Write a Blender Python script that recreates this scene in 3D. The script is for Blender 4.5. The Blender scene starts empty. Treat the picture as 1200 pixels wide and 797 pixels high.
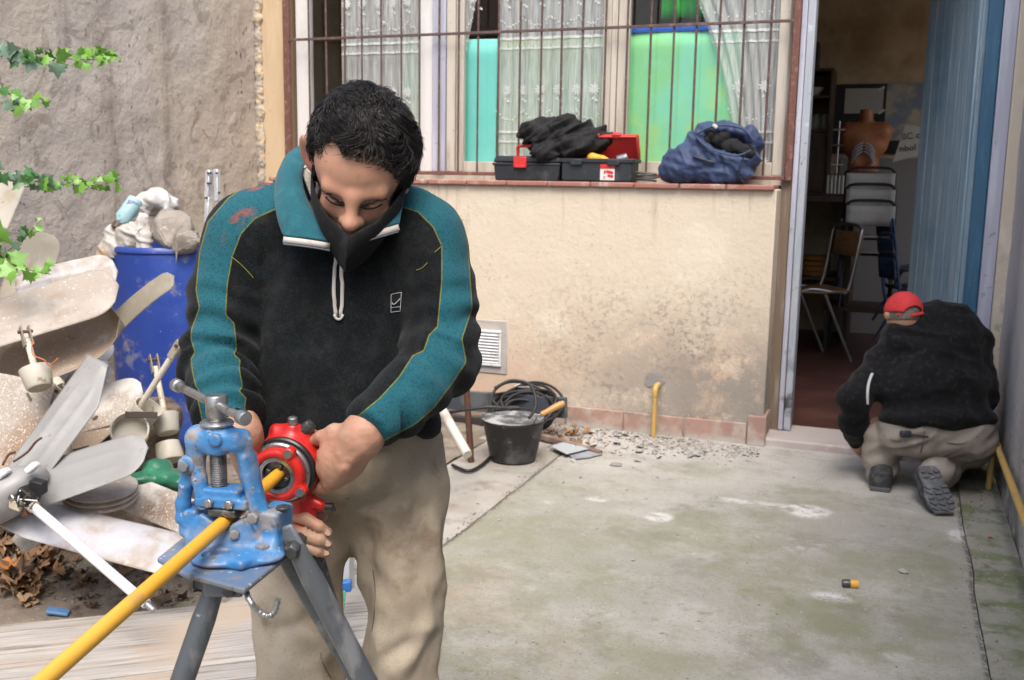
import bpy, math, random
import numpy as np
from mathutils import Vector, Matrix
from mathutils.bvhtree import BVHTree
random.seed(7); RNG = np.random.default_rng(11)
S = bpy.context.scene
COL = S.collection
# ------------------------------------------------------------------ camera
H = 1.42
FPX, YAW, PITCH, ROLL = 1178.98, math.radians(20.886), math.radians(9.196), math.radians(-0.927)
def _axes():
    f = np.array([-math.sin(YAW)*math.cos(PITCH), math.cos(YAW)*math.cos(PITCH), -math.sin(PITCH)])
    r = np.array([math.cos(YAW), math.sin(YAW), 0.0]); d = np.cross(f, r)
    return np.array([r*math.cos(ROLL)+d*math.sin(ROLL), d*math.cos(ROLL)-r*math.sin(ROLL), f])
AX = _axes(); EYE = np.array([0, 0, H])
camd = bpy.data.cameras.new('camera'); cam = bpy.data.objects.new('camera', camd); COL.objects.link(cam)
camd.sensor_width = 36; camd.lens = FPX/1200*36; camd.clip_start = .05; camd.clip_end = 500
mw = Matrix.Identity(4)
for i in range(3):
    mw[i][0] = AX[0][i]; mw[i][1] = -AX[1][i]; mw[i][2] = -AX[2][i]; mw[i][3] = EYE[i]
cam.matrix_world = mw; S.camera = cam
camd.dof.use_dof = True; camd.dof.focus_distance = 1.75; camd.dof.aperture_fstop = 11.0
# ------------------------------------------------------------------ light
w = bpy.data.worlds.new('World'); S.world = w; w.use_nodes = True
SUN_EL, SUN_AZ = math.radians(58), math.radians(156)   # azimuth clockwise from +Y (north)
sky = w.node_tree.nodes.new('ShaderNodeTexSky'); sky.sky_type = 'NISHITA'; sky.sun_disc = False
sky.sun_elevation = SUN_EL; sky.sun_rotation = SUN_AZ; sky.air_density = 1.0; sky.dust_density = 4.0; sky.ozone_density = 1.0
bg = w.node_tree.nodes['Background']; bg.inputs[1].default_value = 0.13
w.node_tree.links.new(sky.outputs[0], bg.inputs[0])
sd = bpy.data.lights.new('sun', 'SUN'); sun = bpy.data.objects.new('sun', sd); COL.objects.link(sun)
sd.energy = 1.5; sd.angle = math.radians(36); sd.color = (1, .95, .88)
sv = Vector((math.sin(SUN_AZ)*math.cos(SUN_EL), math.cos(SUN_AZ)*math.cos(SUN_EL), math.sin(SUN_EL)))
sun.rotation_euler = sv.to_track_quat('Z', 'Y').to_euler()
S.view_settings.view_transform = 'Standard'; S.view_settings.look = 'None'; S.view_settings.gamma = 1
S.view_settings.exposure = 1.04
S.render.engine = 'CYCLES'
S.cycles.use_denoising = True; S.cycles.max_bounces = 8; S.cycles.diffuse_bounces = 4; S.cycles.transparent_max_bounces = 12
S.cycles.caustics_reflective = False; S.cycles.caustics_refractive = False
# ------------------------------------------------------------------ geometry helpers
def ray(px, py): return AX.T @ np.array([(px-600)/FPX, (py-398.5)/FPX, 1.0])
def at(px, py, D): return EYE + ray(px, py)*D
def gnd(px, py, z=0.0):
    r = ray(px, py); return EYE + r*((z-H)/r[2])
def onY(px, py, Y):
    r = ray(px, py); return EYE + r*(Y/r[1])
def onX(px, py, X):
    r = ray(px, py); return EYE + r*(X/r[0])
def project(V):
    c = (np.asarray(V)-EYE) @ AX.T
    return np.stack([600+FPX*c[:, 0]/c[:, 2], 398.5+FPX*c[:, 1]/c[:, 2], c[:, 2]], 1)
def rotm(rx=0, ry=0, rz=0):
    return np.array((Matrix.Rotation(rz, 3, 'Z') @ Matrix.Rotation(ry, 3, 'Y') @ Matrix.Rotation(rx, 3, 'X')))
def basis(zdir, up=(0, 0, 1)):
    """columns x,y,z with z along zdir"""
    z = np.array(zdir, float); z /= np.linalg.norm(z)
    u = np.array(up, float)
    if abs(u @ z) > .98: u = np.array([1., 0, 0])
    x = np.cross(u, z); x /= np.linalg.norm(x); y = np.cross(z, x)
    return np.stack([x, y, z], 1)
def catmull(pts, n=8, closed=False):
    P = [np.array(p, float) for p in pts]; out = []
    m = len(P)
    rng = range(m if closed else m-1)
    for i in rng:
        if closed: a, b, c, d = P[(i-1) % m], P[i], P[(i+1) % m], P[(i+2) % m]
        else: a, b, c, d = P[max(i-1, 0)], P[i], P[i+1], P[min(i+2, m-1)]
        for k in range(n):
            t = k/n
            out.append(.5*((2*b)+(-a+c)*t+(2*a-5*b+4*c-d)*t*t+(-a+3*b-3*c+d)*t**3))
    if not closed: out.append(P[-1])
    return out
class MB:
    """collects shapes, links them as ONE mesh object"""
    def __init__(s): s.v = []; s.f = []; s.m = []
    def add(s, V, F, mi=0):
        o = len(s.v); s.v.extend([tuple(map(float, p)) for p in V])
        s.f.extend([tuple(i+o for i in f) for f in F]); s.m.extend([mi]*len(F)); return s
    def box(s, c, size, rot=None, mi=0, taper=1.0):
        h = np.array(size)/2; V = []
        for z in (-1, 1):
            for y in (-1, 1):
                for x in (-1, 1):
                    k = taper if z > 0 else 1
                    V.append(np.array([x*h[0]*k, y*h[1]*k, z*h[2]]))
        V = np.array(V)
        if rot is not None: V = V @ np.array(rot).T
        return s.add(V+np.array(c), [(0, 2, 3, 1), (4, 5, 7, 6), (0, 1, 5, 4), (2, 6, 7, 3), (0, 4, 6, 2), (1, 3, 7, 5)], mi)
    def boxx(s, x0, x1, y0, y1, z0, z1, mi=0):
        return s.box(((x0+x1)/2, (y0+y1)/2, (z0+z1)/2), (x1-x0, y1-y0, z1-z0), mi=mi)
    def tube(s, path, r, n=10, caps=True, closed=False, mi=0, flat=None):
        P = np.array(path, float); m = len(P)
        R = np.full(m, r, float) if np.isscalar(r) else np.array(r, float)
        T = np.gradient(P, axis=0) if not closed else np.roll(P, -1, 0)-np.roll(P, 1, 0)
        T /= np.linalg.norm(T, axis=1)[:, None]+1e-12
        B = basis(T[0]); x = B[:, 0]; V = []
        for i in range(m):
            x = x-T[i]*(x @ T[i]); x /= np.linalg.norm(x)+1e-12; y = np.cross(T[i], x)
            for k in range(n):
                a = 2*math.pi*k/n
                V.append(P[i]+R[i]*(math.cos(a)*x+math.sin(a)*y*(flat or 1)))
        F = []
        for i in range(m if closed else m-1):
            j = (i+1) % m
            for k in range(n):
                l = (k+1) % n; F.append((i*n+k, i*n+l, j*n+l, j*n+k))
        if caps and not closed:
            F.append(tuple(range(n-1, -1, -1))); F.append(tuple(range((m-1)*n, m*n)))
        return s.add(V, F, mi)
    def cyl(s, a, b, r, r2=None, n=16, mi=0):
        return s.tube([a, b], [r, r if r2 is None else r2], n, mi=mi)
    def lathe(s, prof, c=(0, 0, 0), rot=None, n=24, mi=0, capends=True):
        V = []; m = len(prof)
        for (r, z) in prof:
            for k in range(n):
                a = 2*math.pi*k/n; V.append((r*math.cos(a), r*math.sin(a), z))
        V = np.array(V)
        if rot is not None: V = V @ np.array(rot).T
        F = [(i*n+k, i*n+(k+1) % n, (i+1)*n+(k+1) % n, (i+1)*n+k) for i in range(m-1) for k in range(n)]
        if capends:
            if prof[0][0] > 1e-5: F.append(tuple(range(n-1, -1, -1)))
            if prof[-1][0] > 1e-5: F.append(tuple(range((m-1)*n, m*n)))
        return s.add(V+np.array(c), F, mi)
    def prism(s, outline, h, c=(0, 0, 0), rot=None, mi=0):
        """outline in local xy (ccw), extruded z 0..h"""
        n = len(outline)
        V = np.array([(x, y, 0) for x, y in outline]+[(x, y, h) for x, y in outline], float)
        if rot is not None: V = V @ np.array(rot).T
        F = [tuple(range(n-1, -1, -1)), tuple(range(n, 2*n))]+[(i, (i+1) % n, n+(i+1) % n, n+i) for i in range(n)]
        return s.add(V+np.array(c), F, mi)
    def grid(s, fn, nu, nv, mi=0, closeu=False):
        V = [fn(i/(nu if closeu else nu-1), j/(nv-1)) for j in range(nv) for i in range(nu)]
        F = []
        for j in range(nv-1):
            for i in range(nu if closeu else nu-1):
                k = (i+1) % nu; F.append((j*nu+i, j*nu+k, (j+1)*nu+k, (j+1)*nu+i))
        return s.add(V, F, mi)
    def build(s, name, mats, parent=None, smooth=None, bevel=0, solid=0, seg=2, sub=0):
        me = bpy.data.meshes.new(name); me.from_pydata(s.v, [], s.f); me.validate(); me.update()
        o = bpy.data.objects.new(name, me); COL.objects.link(o)
        for m_ in (mats if isinstance(mats, (list, tuple)) else [mats]): me.materials.append(m_)
        if any(s.m): me.polygons.foreach_set('material_index', s.m[:len(me.polygons)])
        if smooth is not None:
            me.polygons.foreach_set('use_smooth', [True]*len(me.polygons))
            if smooth < 179: me.set_sharp_from_angle(angle=math.radians(smooth))
        if solid:
            md = o.modifiers.new('solid', 'SOLIDIFY'); md.thickness = solid; md.offset = 0
        if sub:
            md = o.modifiers.new('sub', 'SUBSURF'); md.levels = sub; md.render_levels = sub
        if bevel:
            md = o.modifiers.new('bevel', 'BEVEL'); md.width = bevel; md.segments = seg; md.limit_method = 'ANGLE'; md.angle_limit = math.radians(35)
            me.polygons.foreach_set('use_smooth', [True]*len(me.polygons)); md.harden_normals = False
            me.set_sharp_from_angle(angle=math.radians(50))
        if parent: o.parent = parent
        return o
def tag(o, label=None, cat=None, group=None, kind=None):
    if label: o['label'] = label
    if cat: o['category'] = cat
    if group: o['group'] = group
    if kind: o['kind'] = kind
    return o
def thing(name, label, cat, loc=(0, 0, 0), rot=(0, 0, 0), group=None):
    o = bpy.data.objects.new(name, None); COL.objects.link(o); o.location = Vector([float(x) for x in loc]); o.rotation_euler = rot
    o.empty_display_size = .05
    return tag(o, label, cat, group)
def sub(name, parent, loc=(0, 0, 0), rot=(0, 0, 0)):
    o = bpy.data.objects.new(name, None); COL.objects.link(o); o.location = Vector([float(x) for x in loc]); o.rotation_euler = rot; o.parent = parent; o.empty_display_size = .05; return o
def text(name, s, size, m, parent=None):
    cu = bpy.data.curves.new(name, 'FONT'); cu.body = s; cu.size = size; cu.resolution_u = 3; t = bpy.data.objects.new(name, cu); COL.objects.link(t); bpy.context.view_layer.update()
    me = bpy.data.meshes.new_from_object(t.evaluated_get(bpy.context.evaluated_depsgraph_get())); bpy.data.objects.remove(t); o = bpy.data.objects.new(name, me); COL.objects.link(o); me.materials.clear(); me.materials.append(m)
    if parent: o.parent = parent
    return o
def kids(o): return [c for c in bpy.data.objects if c.parent == o]
def copy_tree(o, parent=None):
    c = o.copy(); COL.objects.link(c)
    if parent: c.parent = parent
    for ch in kids(o): copy_tree(ch, c)
    return c
# ------------------------------------------------------------------ numpy noise
_perm = RNG.permutation(4096)
def _h(ix, iy, iz): return _perm[(_perm[(_perm[ix & 4095]+iy) & 4095]+iz) & 4095]/4095.0*2-1
def vnoise(P):
    P = np.asarray(P, float); i = np.floor(P).astype(int); f = P-i; u = f*f*f*(f*(f*6-15)+10)
    x, y, z = i.T; r = 0
    for dx in (0, 1):
        for dy in (0, 1):
            for dz in (0, 1):
                wgt = (u[:, 0] if dx else 1-u[:, 0])*(u[:, 1] if dy else 1-u[:, 1])*(u[:, 2] if dz else 1-u[:, 2])
                r = r+wgt*_h(x+dx, y+dy, z+dz)
    return r
def fbm(P, oct=3):
    P = np.asarray(P, float); r = 0; a = 1; t = 0
    for k in range(oct): r = r+a*vnoise(P*2**k+17.3*k); t += a; a *= .5
    return r/t
# ------------------------------------------------------------------ SDF modelling (smooth unions meshed with surface nets)
class SDF:
    def __init__(s): s.p = []
    def _a(s, c, R, fn, k, sub): s.p.append((np.array(c, float), float(R), fn, k, sub)); return s
    def cap(s, a, b, ra, rb=None, k=.01, sub=False):
        a = np.array(a, float); b = np.array(b, float); rb = ra if rb is None else rb
        ba = b-a; L = max(float(ba @ ba), 1e-12)
        def fn(p):
            h = np.clip((p-a) @ ba/L, 0, 1)
            return np.linalg.norm(p-a-h[:, None]*ba, axis=1)-(ra+(rb-ra)*h)
        return s._a((a+b)/2, np.linalg.norm(ba)/2+max(ra, rb), fn, k, sub)
    def chain(s, pts, rs, k=.01, k0=None):
        for i in range(len(pts)-1):
            s.cap(pts[i], pts[i+1], rs[i], rs[i+1], k=k if (i or k0 is None) else k0)
        return s
    def ell(s, c, r, rot=None, k=.01, sub=False):
        c = np.array(c, float); r = np.array(r, float); M = np.eye(3) if rot is None else np.array(rot)
        def fn(p):
            q = (p-c) @ M; k0 = np.linalg.norm(q/r, axis=1); k1 = np.linalg.norm(q/(r*r), axis=1)
            return k0*(k0-1)/(k1+1e-9)
        return s._a(c, r.max(), fn, k, sub)
    def box(s, c, half, rot=None, rnd=.003, k=.003, sub=False):
        c = np.array(c, float); h = np.array(half, float)-rnd; M = np.eye(3) if rot is None else np.array(rot)
        def fn(p):
            q = np.abs((p-c) @ M)-h
            return np.linalg.norm(np.maximum(q, 0), axis=1)+np.minimum(q.max(1), 0)-rnd
        return s._a(c, np.linalg.norm(half), fn, k, sub)
    def cyl(s, a, b, r, rnd=.002, k=.003, sub=False):
        a = np.array(a, float); b = np.array(b, float); L = np.linalg.norm(b-a); u = (b-a)/L; c = (a+b)/2
        def fn(p):
            q = p-c; t = q @ u; d = np.stack([np.linalg.norm(q-t[:, None]*u, axis=1)-r+rnd, np.abs(t)-L/2+rnd], 1)
            return np.linalg.norm(np.maximum(d, 0), axis=1)+np.minimum(d.max(1), 0)-rnd
        return s._a(c, math.hypot(L/2, r), fn, k, sub)
    def custom(s, c, R, fn, k=.01, sub=False): return s._a(c, R, fn, k, sub)
    def eval(s, P, c=None, rad=None):
        d = np.full(len(P), 1e3)
        if getattr(s, '_n', -1) != len(s.p):
            s._n = len(s.p); s._c = np.array([q[0] for q in s.p]); s._r = np.array([q[1]+q[3]*1.5+.03 for q in s.p])
        idx = range(len(s.p)) if c is None else np.nonzero(np.linalg.norm(s._c-c, axis=1)-s._r <= rad)[0]
        for i_ in idx:
            (pc, R, fn, k, sub) = s.p[i_]
            e = fn(P)
            if sub:
                e = -e
                if k > 0:
                    h = np.clip(.5-.5*(d-e)/k, 0, 1); d = d*(1-h)+e*h+k*h*(1-h)
                else: d = np.maximum(d, e)
            else:
                if k > 0:
                    h = np.clip(.5+.5*(d-e)/k, 0, 1); d = d*(1-h)+e*h-k*h*(1-h)
                else: d = np.minimum(d, e)
        return d
    def mesh(s, res, disp=None, pad=.02, B=12):
        lo = np.min([c-R for c, R, f, k, sub in s.p if not sub], 0)-pad; hi = np.max([c+R for c, R, f, k, sub in s.p if not sub], 0)+pad
        nb = np.ceil((hi-lo)/(res*B)).astype(int); n = nb*B
        G = np.full(n, 1.0, np.float32)
        off = np.stack(np.meshgrid(*[np.arange(B)]*3, indexing='ij'), -1).reshape(-1, 3)*res
        rad = B*res*.87
        for bi in np.ndindex(*nb):
            o = lo+np.array(bi)*B*res; c = o+B*res/2
            dc = s.eval(c[None], c, rad)[0]
            sl = tuple(slice(b*B, b*B+B) for b in bi)
            if dc > rad*1.25+.01: continue
            if dc < -rad*1.25-.01: G[sl] = -1; continue
            G[sl] = s.eval(o+off, c, rad).reshape(B, B, B)
        return nets(G, lo, res)
def nets(G, lo, res):
    I = G < 0
    n = np.array(G.shape)-1
    cnt = np.zeros(n, np.int8)
    for dx in (0, 1):
        for dy in (0, 1):
            for dz in (0, 1): cnt += I[dx:n[0]+dx, dy:n[1]+dy, dz:n[2]+dz]
    act = (cnt > 0) & (cnt < 8)
    cells = np.argwhere(act); idx = -np.ones(n, np.int64); idx[act] = np.arange(len(cells))
    cor = [(a, b, c) for a in (0, 1) for b in (0, 1) for c in (0, 1)]
    vals = {c: G[cells[:, 0]+c[0], cells[:, 1]+c[1], cells[:, 2]+c[2]] for c in cor}
    acc = np.zeros((len(cells), 3)); wsum = np.zeros(len(cells))
    for a in cor:
        for ax in range(3):
            if a[ax]: continue
            b = list(a); b[ax] = 1; b = tuple(b); va, vb = vals[a], vals[b]; m = (va < 0) != (vb < 0)
            t = np.where(m, va/np.where(m, va-vb, 1), 0)
            p = np.array(a, float)[None]+np.zeros((len(cells), 1)); p[:, ax] = t
            acc += p*m[:, None]; wsum += m
    V = lo+(cells+acc/wsum[:, None])*res
    F = []
    for ax in range(3):
        u, v = [(1, 2), (2, 0), (0, 1)][ax]
        sl0 = [slice(1, k) for k in n]; sl0[ax] = slice(0, n[ax])
        sl1 = list(sl0); sl1[ax] = slice(1, n[ax]+1)
        A = I[tuple(sl0)]; Bm = I[tuple(sl1)]; e = np.argwhere(A != Bm)
        if not len(e): continue
        inside = A[tuple(e.T)]
        e = e+np.array([0 if k == ax else 1 for k in range(3)])
        def cell(du, dv):
            q = e.copy(); q[:, u] -= du; q[:, v] -= dv; return idx[tuple(q.T)]
        q = np.stack([cell(1, 1), cell(0, 1), cell(0, 0), cell(1, 0)], 1)
        q[~inside] = q[~inside][:, ::-1]
        F.append(q)
    return V, np.concatenate(F)
def normals(V, F):
    n = np.cross(V[F[:, 2]]-V[F[:, 0]], V[F[:, 3]]-V[F[:, 1]]); N = np.zeros_like(V)
    for k in range(4): np.add.at(N, F[:, k], n)
    return N/(np.linalg.norm(N, axis=1)[:, None]+1e-12)
def relax(V, F, it=2, lam=.5):
    n = len(V)
    for _ in range(it):
        A = np.zeros_like(V); c = np.zeros(n)
        for k in range(4):
            a, b = F[:, k], F[:, (k+1) % 4]
            np.add.at(A, a, V[b]); np.add.at(c, a, 1); np.add.at(A, b, V[a]); np.add.at(c, b, 1)
        V = V+lam*(A/c[:, None]-V)
    return V
def qmesh(name, V, F, mats, parent=None, attrs=None, smooth=True):
    me = bpy.data.meshes.new(name); me.from_pydata(V.tolist(), [], F.tolist()); me.update()
    me.polygons.foreach_set('use_smooth', [smooth]*len(me.polygons))
    for m_ in (mats if isinstance(mats, (list, tuple)) else [mats]): me.materials.append(m_)
    for k, a in (attrs or {}).items():
        at_ = me.attributes.new(k, 'FLOAT', 'POINT'); at_.data.foreach_set('value', np.asarray(a, np.float32))
    o = bpy.data.objects.new(name, me); COL.objects.link(o)
    if parent: o.parent = parent
    return o
def sdf_obj(name, sdf, res, m_, parent=None, it=1, dfn=None, attrs=None):
    V, F = sdf.mesh(res); V = relax(V, F, it)
    if dfn is not None:
        N = normals(V, F); V = V+N*dfn(V)[:, None]
    return qmesh(name, V, F, m_, parent, attrs)
# ------------------------------------------------------------------ procedural materials
def rgb(c): return (*c, 1) if len(c) == 3 else c
def mat(name, base, rough=.6, layers=(), bump=(), metal=0.0, spec=.5, rvar=0, sheen=0, coat=0, sss=0, attr=None, point=None, trans=0, alpha=1, subcol=None):
    """layers: (colour, scale, lo, hi[, opts]) noise-masked colours; bump: list of (scale, strength, opts)"""
    m = bpy.data.materials.new(name); m.use_nodes = True; nt = m.node_tree; N = nt.nodes; Lk = nt.links
    bs = N['Principled BSDF']
    tc = N.new('ShaderNodeTexCoord')
    def mapped(opts):
        mp = N.new('ShaderNodeMapping'); mp.inputs['Scale'].default_value = opts.get('stretch', (1, 1, 1)); mp.inputs['Location'].default_value = opts.get('loc', (0, 0, 0)); mp.inputs['Rotation'].default_value = opts.get('rot', (0, 0, 0))
        Lk.new(tc.outputs['Object'], mp.inputs[0]); return mp.outputs[0]
    def tex(scale, opts):
        t = opts.get('type', 'noise')
        if t == 'noise':
            n = N.new('ShaderNodeTexNoise'); n.inputs['Scale'].default_value = scale; n.inputs['Detail'].default_value = opts.get('detail', 6); n.inputs['Roughness'].default_value = opts.get('rough', .6); n.inputs['Distortion'].default_value = opts.get('dist', 0)
            out = n.outputs[0]
        elif t == 'voronoi':
            n = N.new('ShaderNodeTexVoronoi'); n.inputs['Scale'].default_value = scale; n.feature = opts.get('feature', 'F1'); out = n.outputs[0]
        elif t == 'wave':
            n = N.new('ShaderNodeTexWave'); n.inputs['Scale'].default_value = scale; n.inputs['Distortion'].default_value = opts.get('dist', 2); n.inputs['Detail'].default_value = 3; n.inputs['Detail Scale'].default_value = opts.get('dscale', 1.5); n.bands_direction = opts.get('dir', 'X'); out = n.outputs['Fac']
        Lk.new(mapped(opts), n.inputs[0]); return out
    def rangef(out, lo, hi):
        mr = N.new('ShaderNodeMapRange'); mr.inputs[1].default_value = lo; mr.inputs[2].default_value = hi; mr.interpolation_type = 'SMOOTHSTEP'
        Lk.new(out, mr.inputs[0]); return mr.outputs[0]
    def mul(a, b):
        q = N.new('ShaderNodeMath'); q.operation = 'MULTIPLY'; q.use_clamp = True
        for i, x in enumerate((a, b)):
            if isinstance(x, (int, float)): q.inputs[i].default_value = x
            else: Lk.new(x, q.inputs[i])
        return q.outputs[0]
    col = None
    def mix(fac, c):
        nonlocal col
        mx = N.new('ShaderNodeMix'); mx.data_type = 'RGBA'
        Lk.new(fac, mx.inputs['Factor'])
        if col is None: mx.inputs['A'].default_value = rgb(base)
        else: Lk.new(col, mx.inputs['A'])
        mx.inputs['B'].default_value = rgb(c); col = mx.outputs['Result']
    for L_ in layers:
        c, sc, lo, hi = L_[:4]; o = L_[4] if len(L_) > 4 else {}
        if o.get('attr'):
            an = N.new('ShaderNodeAttribute'); an.attribute_name = o['attr']; fac = rangef(an.outputs['Fac'], lo, hi)
            if o.get('band') is not None: 
                an2 = rangef(an.outputs['Fac'], o['band'][0], o['band'][1]); inv = N.new('ShaderNodeMath'); inv.operation = 'SUBTRACT'; inv.inputs[0].default_value = 1; Lk.new(an2, inv.inputs[1]); fac = mul(fac, inv.outputs[0])
        elif o.get('point'):
            g = N.new('ShaderNodeNewGeometry'); fac = rangef(g.outputs['Pointiness'], lo, hi)
        elif o.get('nz'):
            g = N.new('ShaderNodeNewGeometry'); sx = N.new('ShaderNodeSeparateXYZ'); Lk.new(g.outputs['Normal'], sx.inputs[0]); fac = rangef(sx.outputs[2], lo, hi)
        else: fac = rangef(tex(sc, o), lo, hi)
        for (ax, a, b) in o.get('fade', ()):
            sx = N.new('ShaderNodeSeparateXYZ'); Lk.new(tc.outputs['Object'], sx.inputs[0]); q = sx.outputs['XYZ'.index(ax)]
            if o.get('wob'):
                wn = N.new('ShaderNodeTexNoise'); wn.inputs['Scale'].default_value = o['wob'][0]; Lk.new(tc.outputs['Object'], wn.inputs[0])
                ma = N.new('ShaderNodeMath'); ma.operation = 'MULTIPLY_ADD'; Lk.new(wn.outputs[0], ma.inputs[0]); ma.inputs[1].default_value = o['wob'][1]; Lk.new(q, ma.inputs[2]); q = ma.outputs[0]
            fac = mul(fac, rangef(q, a, b))
        if o.get('mulnoise'):
            s2, l2, h2 = o['mulnoise']; fac = mul(fac, rangef(tex(s2, {'loc': (3.1, 7.7, 1.3)}), l2, h2))
        fac = mul(fac, o.get('amt', 1.0)); mix(fac, c)
    if col is None: bs.inputs['Base Color'].default_value = rgb(base)
    else: Lk.new(col, bs.inputs['Base Color'])
    bs.inputs['Roughness'].default_value = rough
    if rvar:
        t = tex(14, {}); mr = N.new('ShaderNodeMapRange'); mr.inputs[1].default_value = .3; mr.inputs[2].default_value = .7; mr.inputs[3].default_value = max(rough-rvar, .05); mr.inputs[4].default_value = min(rough+rvar, 1); Lk.new(t, mr.inputs[0]); Lk.new(mr.outputs[0], bs.inputs['Roughness'])
    bs.inputs['Metallic'].default_value = metal; bs.inputs['Specular IOR Level'].default_value = spec
    if sheen: bs.inputs['Sheen Weight'].default_value = sheen; bs.inputs['Sheen Roughness'].default_value = .5
    if coat: bs.inputs['Coat Weight'].default_value = coat; bs.inputs['Coat Roughness'].default_value = .15
    if sss:
        bs.inputs['Subsurface Weight'].default_value = sss; bs.inputs['Subsurface Radius'].default_value = (.012, .004, .002); bs.inputs['Subsurface Scale'].default_value = 1
    if trans: bs.inputs['Transmission Weight'].default_value = trans
    if alpha < 1: bs.inputs['Alpha'].default_value = alpha
    prev = None
    for b_ in bump:
        sc, st = b_[:2]; o = b_[2] if len(b_) > 2 else {}
        bn = N.new('ShaderNodeBump'); bn.inputs['Strength'].default_value = st; bn.inputs['Distance'].default_value = o.get('d', .004)
        src = tex(sc, o)
        if 'lo' in o: src = rangef(src, o['lo'], o['hi'])
        Lk.new(src, bn.inputs['Height'])
        if prev is not None: Lk.new(prev, bn.inputs['Normal'])
        prev = bn.outputs[0]
    if prev is not None: Lk.new(prev, bs.inputs['Normal'])
    return m
# ================================================================== materials of the place
Y0, YG, XL, XR = 5.463, 5.663, -3.95, .525
M = {}
M['plaster'] = mat('cream_plaster', (.66, .575, .455), .88, [
    ((.57, .41, .295), 1.5, .36, .56, {'fade': [('Z', 1.25, .50)], 'amt': .85, 'wob': (3, .6), 'detail': 8}),
    ((.72, .64, .52), 1.9, .5, .66, {'amt': .8, 'detail': 9}),
    ((.50, .35, .235), 3.2, .50, .66, {'fade': [('Z', 1.05, .3)], 'amt': .75, 'detail': 12, 'rough': .75}),
    ((.26, .24, .215), 3.4, .37, .54, {'fade': [('X', -2.0, -.8), ('Z', 1.10, .40)], 'detail': 12, 'rough': .8, 'amt': .9, 'wob': (2, .35)}),
    ((.22, .20, .175), 30, .49, .60, {'fade': [('X', -2.4, -1.0), ('Z', 1.05, .5)], 'amt': .8, 'detail': 6, 'mulnoise': (2.4, .40, .58)}),
    ((.40, .37, .31), 7, .46, .64, {'fade': [('Z', .46, .12)], 'detail': 12, 'rough': .75, 'amt': .85, 'wob': (4, .25)}),
    ((.34, .28, .21), 55, .60, .67, {'amt': .7, 'mulnoise': (2.5, .45, .6)}),
    ((.74, .68, .58), 26, .64, .69, {'amt': .7}),
    ((.36, .29, .21), 6, .54, .70, {'stretch': (2.5, 2.5, .22), 'fade': [('Z', .95, 1.4)], 'amt': .75, 'detail': 9})],
    [(7, .3, {'d': .025, 'detail': 10}), (45, .35, {'d': .008, 'detail': 8}), (160, .3, {'d': .003})])
M['strip_plaster'] = mat('ochre_plaster', (.60, .46, .30), .85, [((.52, .38, .23), 2, .45, .65, {'stretch': (3, 3, .5)}), ((.55, .36, .12), 5, .66, .74), ((.35, .28, .2), 40, .66, .72)], [(30, .2, {'d': .005})])
M['render'] = mat('grey_render', (.50, .435, .355), .92, [
    ((.48, .43, .38), 1.1, .4, .62, {'stretch': (1, 1, .45)}),
    ((.19, .15, .12), 1.5, .5, .72, {'stretch': (2.4, 2.4, .28), 'amt': .75, 'detail': 8}),
    ((.44, .40, .37), 3, .55, .75, {'amt': .5, 'detail': 9}),
    ((.13, .11, .09), 24, .60, .67, {'stretch': (1, 1, .55), 'amt': .85, 'mulnoise': (1.6, .42, .58), 'detail': 7}), ((.5, .46, .41), 40, .64, .70, {'amt': .5}), ((.16, .13, .10), 3.2, .595, .61, {'dist': 2.5, 'detail': 3, 'amt': .35})],
    [(5, .35, {'d': .04, 'detail': 9}), (32, .6, {'d': .012, 'detail': 7}), (120, .4, {'d': .004})])
M['mortar'] = mat('rough_mortar', (.40, .36, .31), .95, [((.58, .47, .32), 14, .45, .6), ((.22, .19, .16), 20, .56, .68)], [(60, .6, {'d': .006})])
M['sidewall'] = mat('pale_side_wall', (.46, .45, .45), .9, [
    ((.62, .56, .46), 1.5, .5, .7, {'fade': [('Y', 5.2, 5.9)]}), ((.34, .33, .34), 2, .45, .7, {'stretch': (1, 1, .4)}),
    ((.13, .125, .11), 4, .40, .62, {'fade': [('Z', .75, .1)], 'detail': 10, 'wob': (5, .4)}), ((.10, .10, .08), 30, .58, .68, {'fade': [('Z', .9, .3)]}),
    ((.55, .53, .5), 25, .66, .72, {'amt': .7})], [(12, .3, {'d': .015, 'detail': 8}), (80, .3, {'d': .005})])
M['cream_pier'] = mat('flaking_cream_pier', (.60, .53, .42), .9, [((.30, .28, .25), 28, .54, .64, {'fade': [('Z', 1.4, .2)], 'detail': 5}), ((.18, .17, .15), 6, .42, .6, {'fade': [('Z', .6, .2)]}), ((.68, .62, .52), 5, .5, .7)], [(40, .4, {'d': .008})])
M['tile'] = mat('terracotta_tile', (.34, .215, .175), .78, [((.47, .41, .35), 9, .44, .66, {'detail': 10, 'amt': .85}), ((.44, .27, .22), 3, .4, .7), ((.24, .20, .17), 22, .56, .7), ((.43, .40, .36), 5, .30, .5, {'fade': [('Z', .085, .05)], 'wob': (7, .09), 'detail': 9, 'amt': .9}), ((.45, .42, .38), 5, .36, .52, {'fade': [('X', -1.3, -.8), ('Z', .11, .05)], 'wob': (6, .1), 'amt': .8})], [(40, .2)])
M['sill_tile'] = mat('red_sill_tile', (.36, .165, .13), .55, [((.52, .40, .33), 12, .50, .70, {'detail': 9}), ((.25, .17, .14), 26, .56, .7), ((.34, .13, .10), 4, .45, .7)], [(60, .15)])
M['grout'] = mat('dusty_grout', (.42, .37, .31), .95, [((.30, .27, .23), 12, .45, .65)], [(50, .4)])
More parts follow.
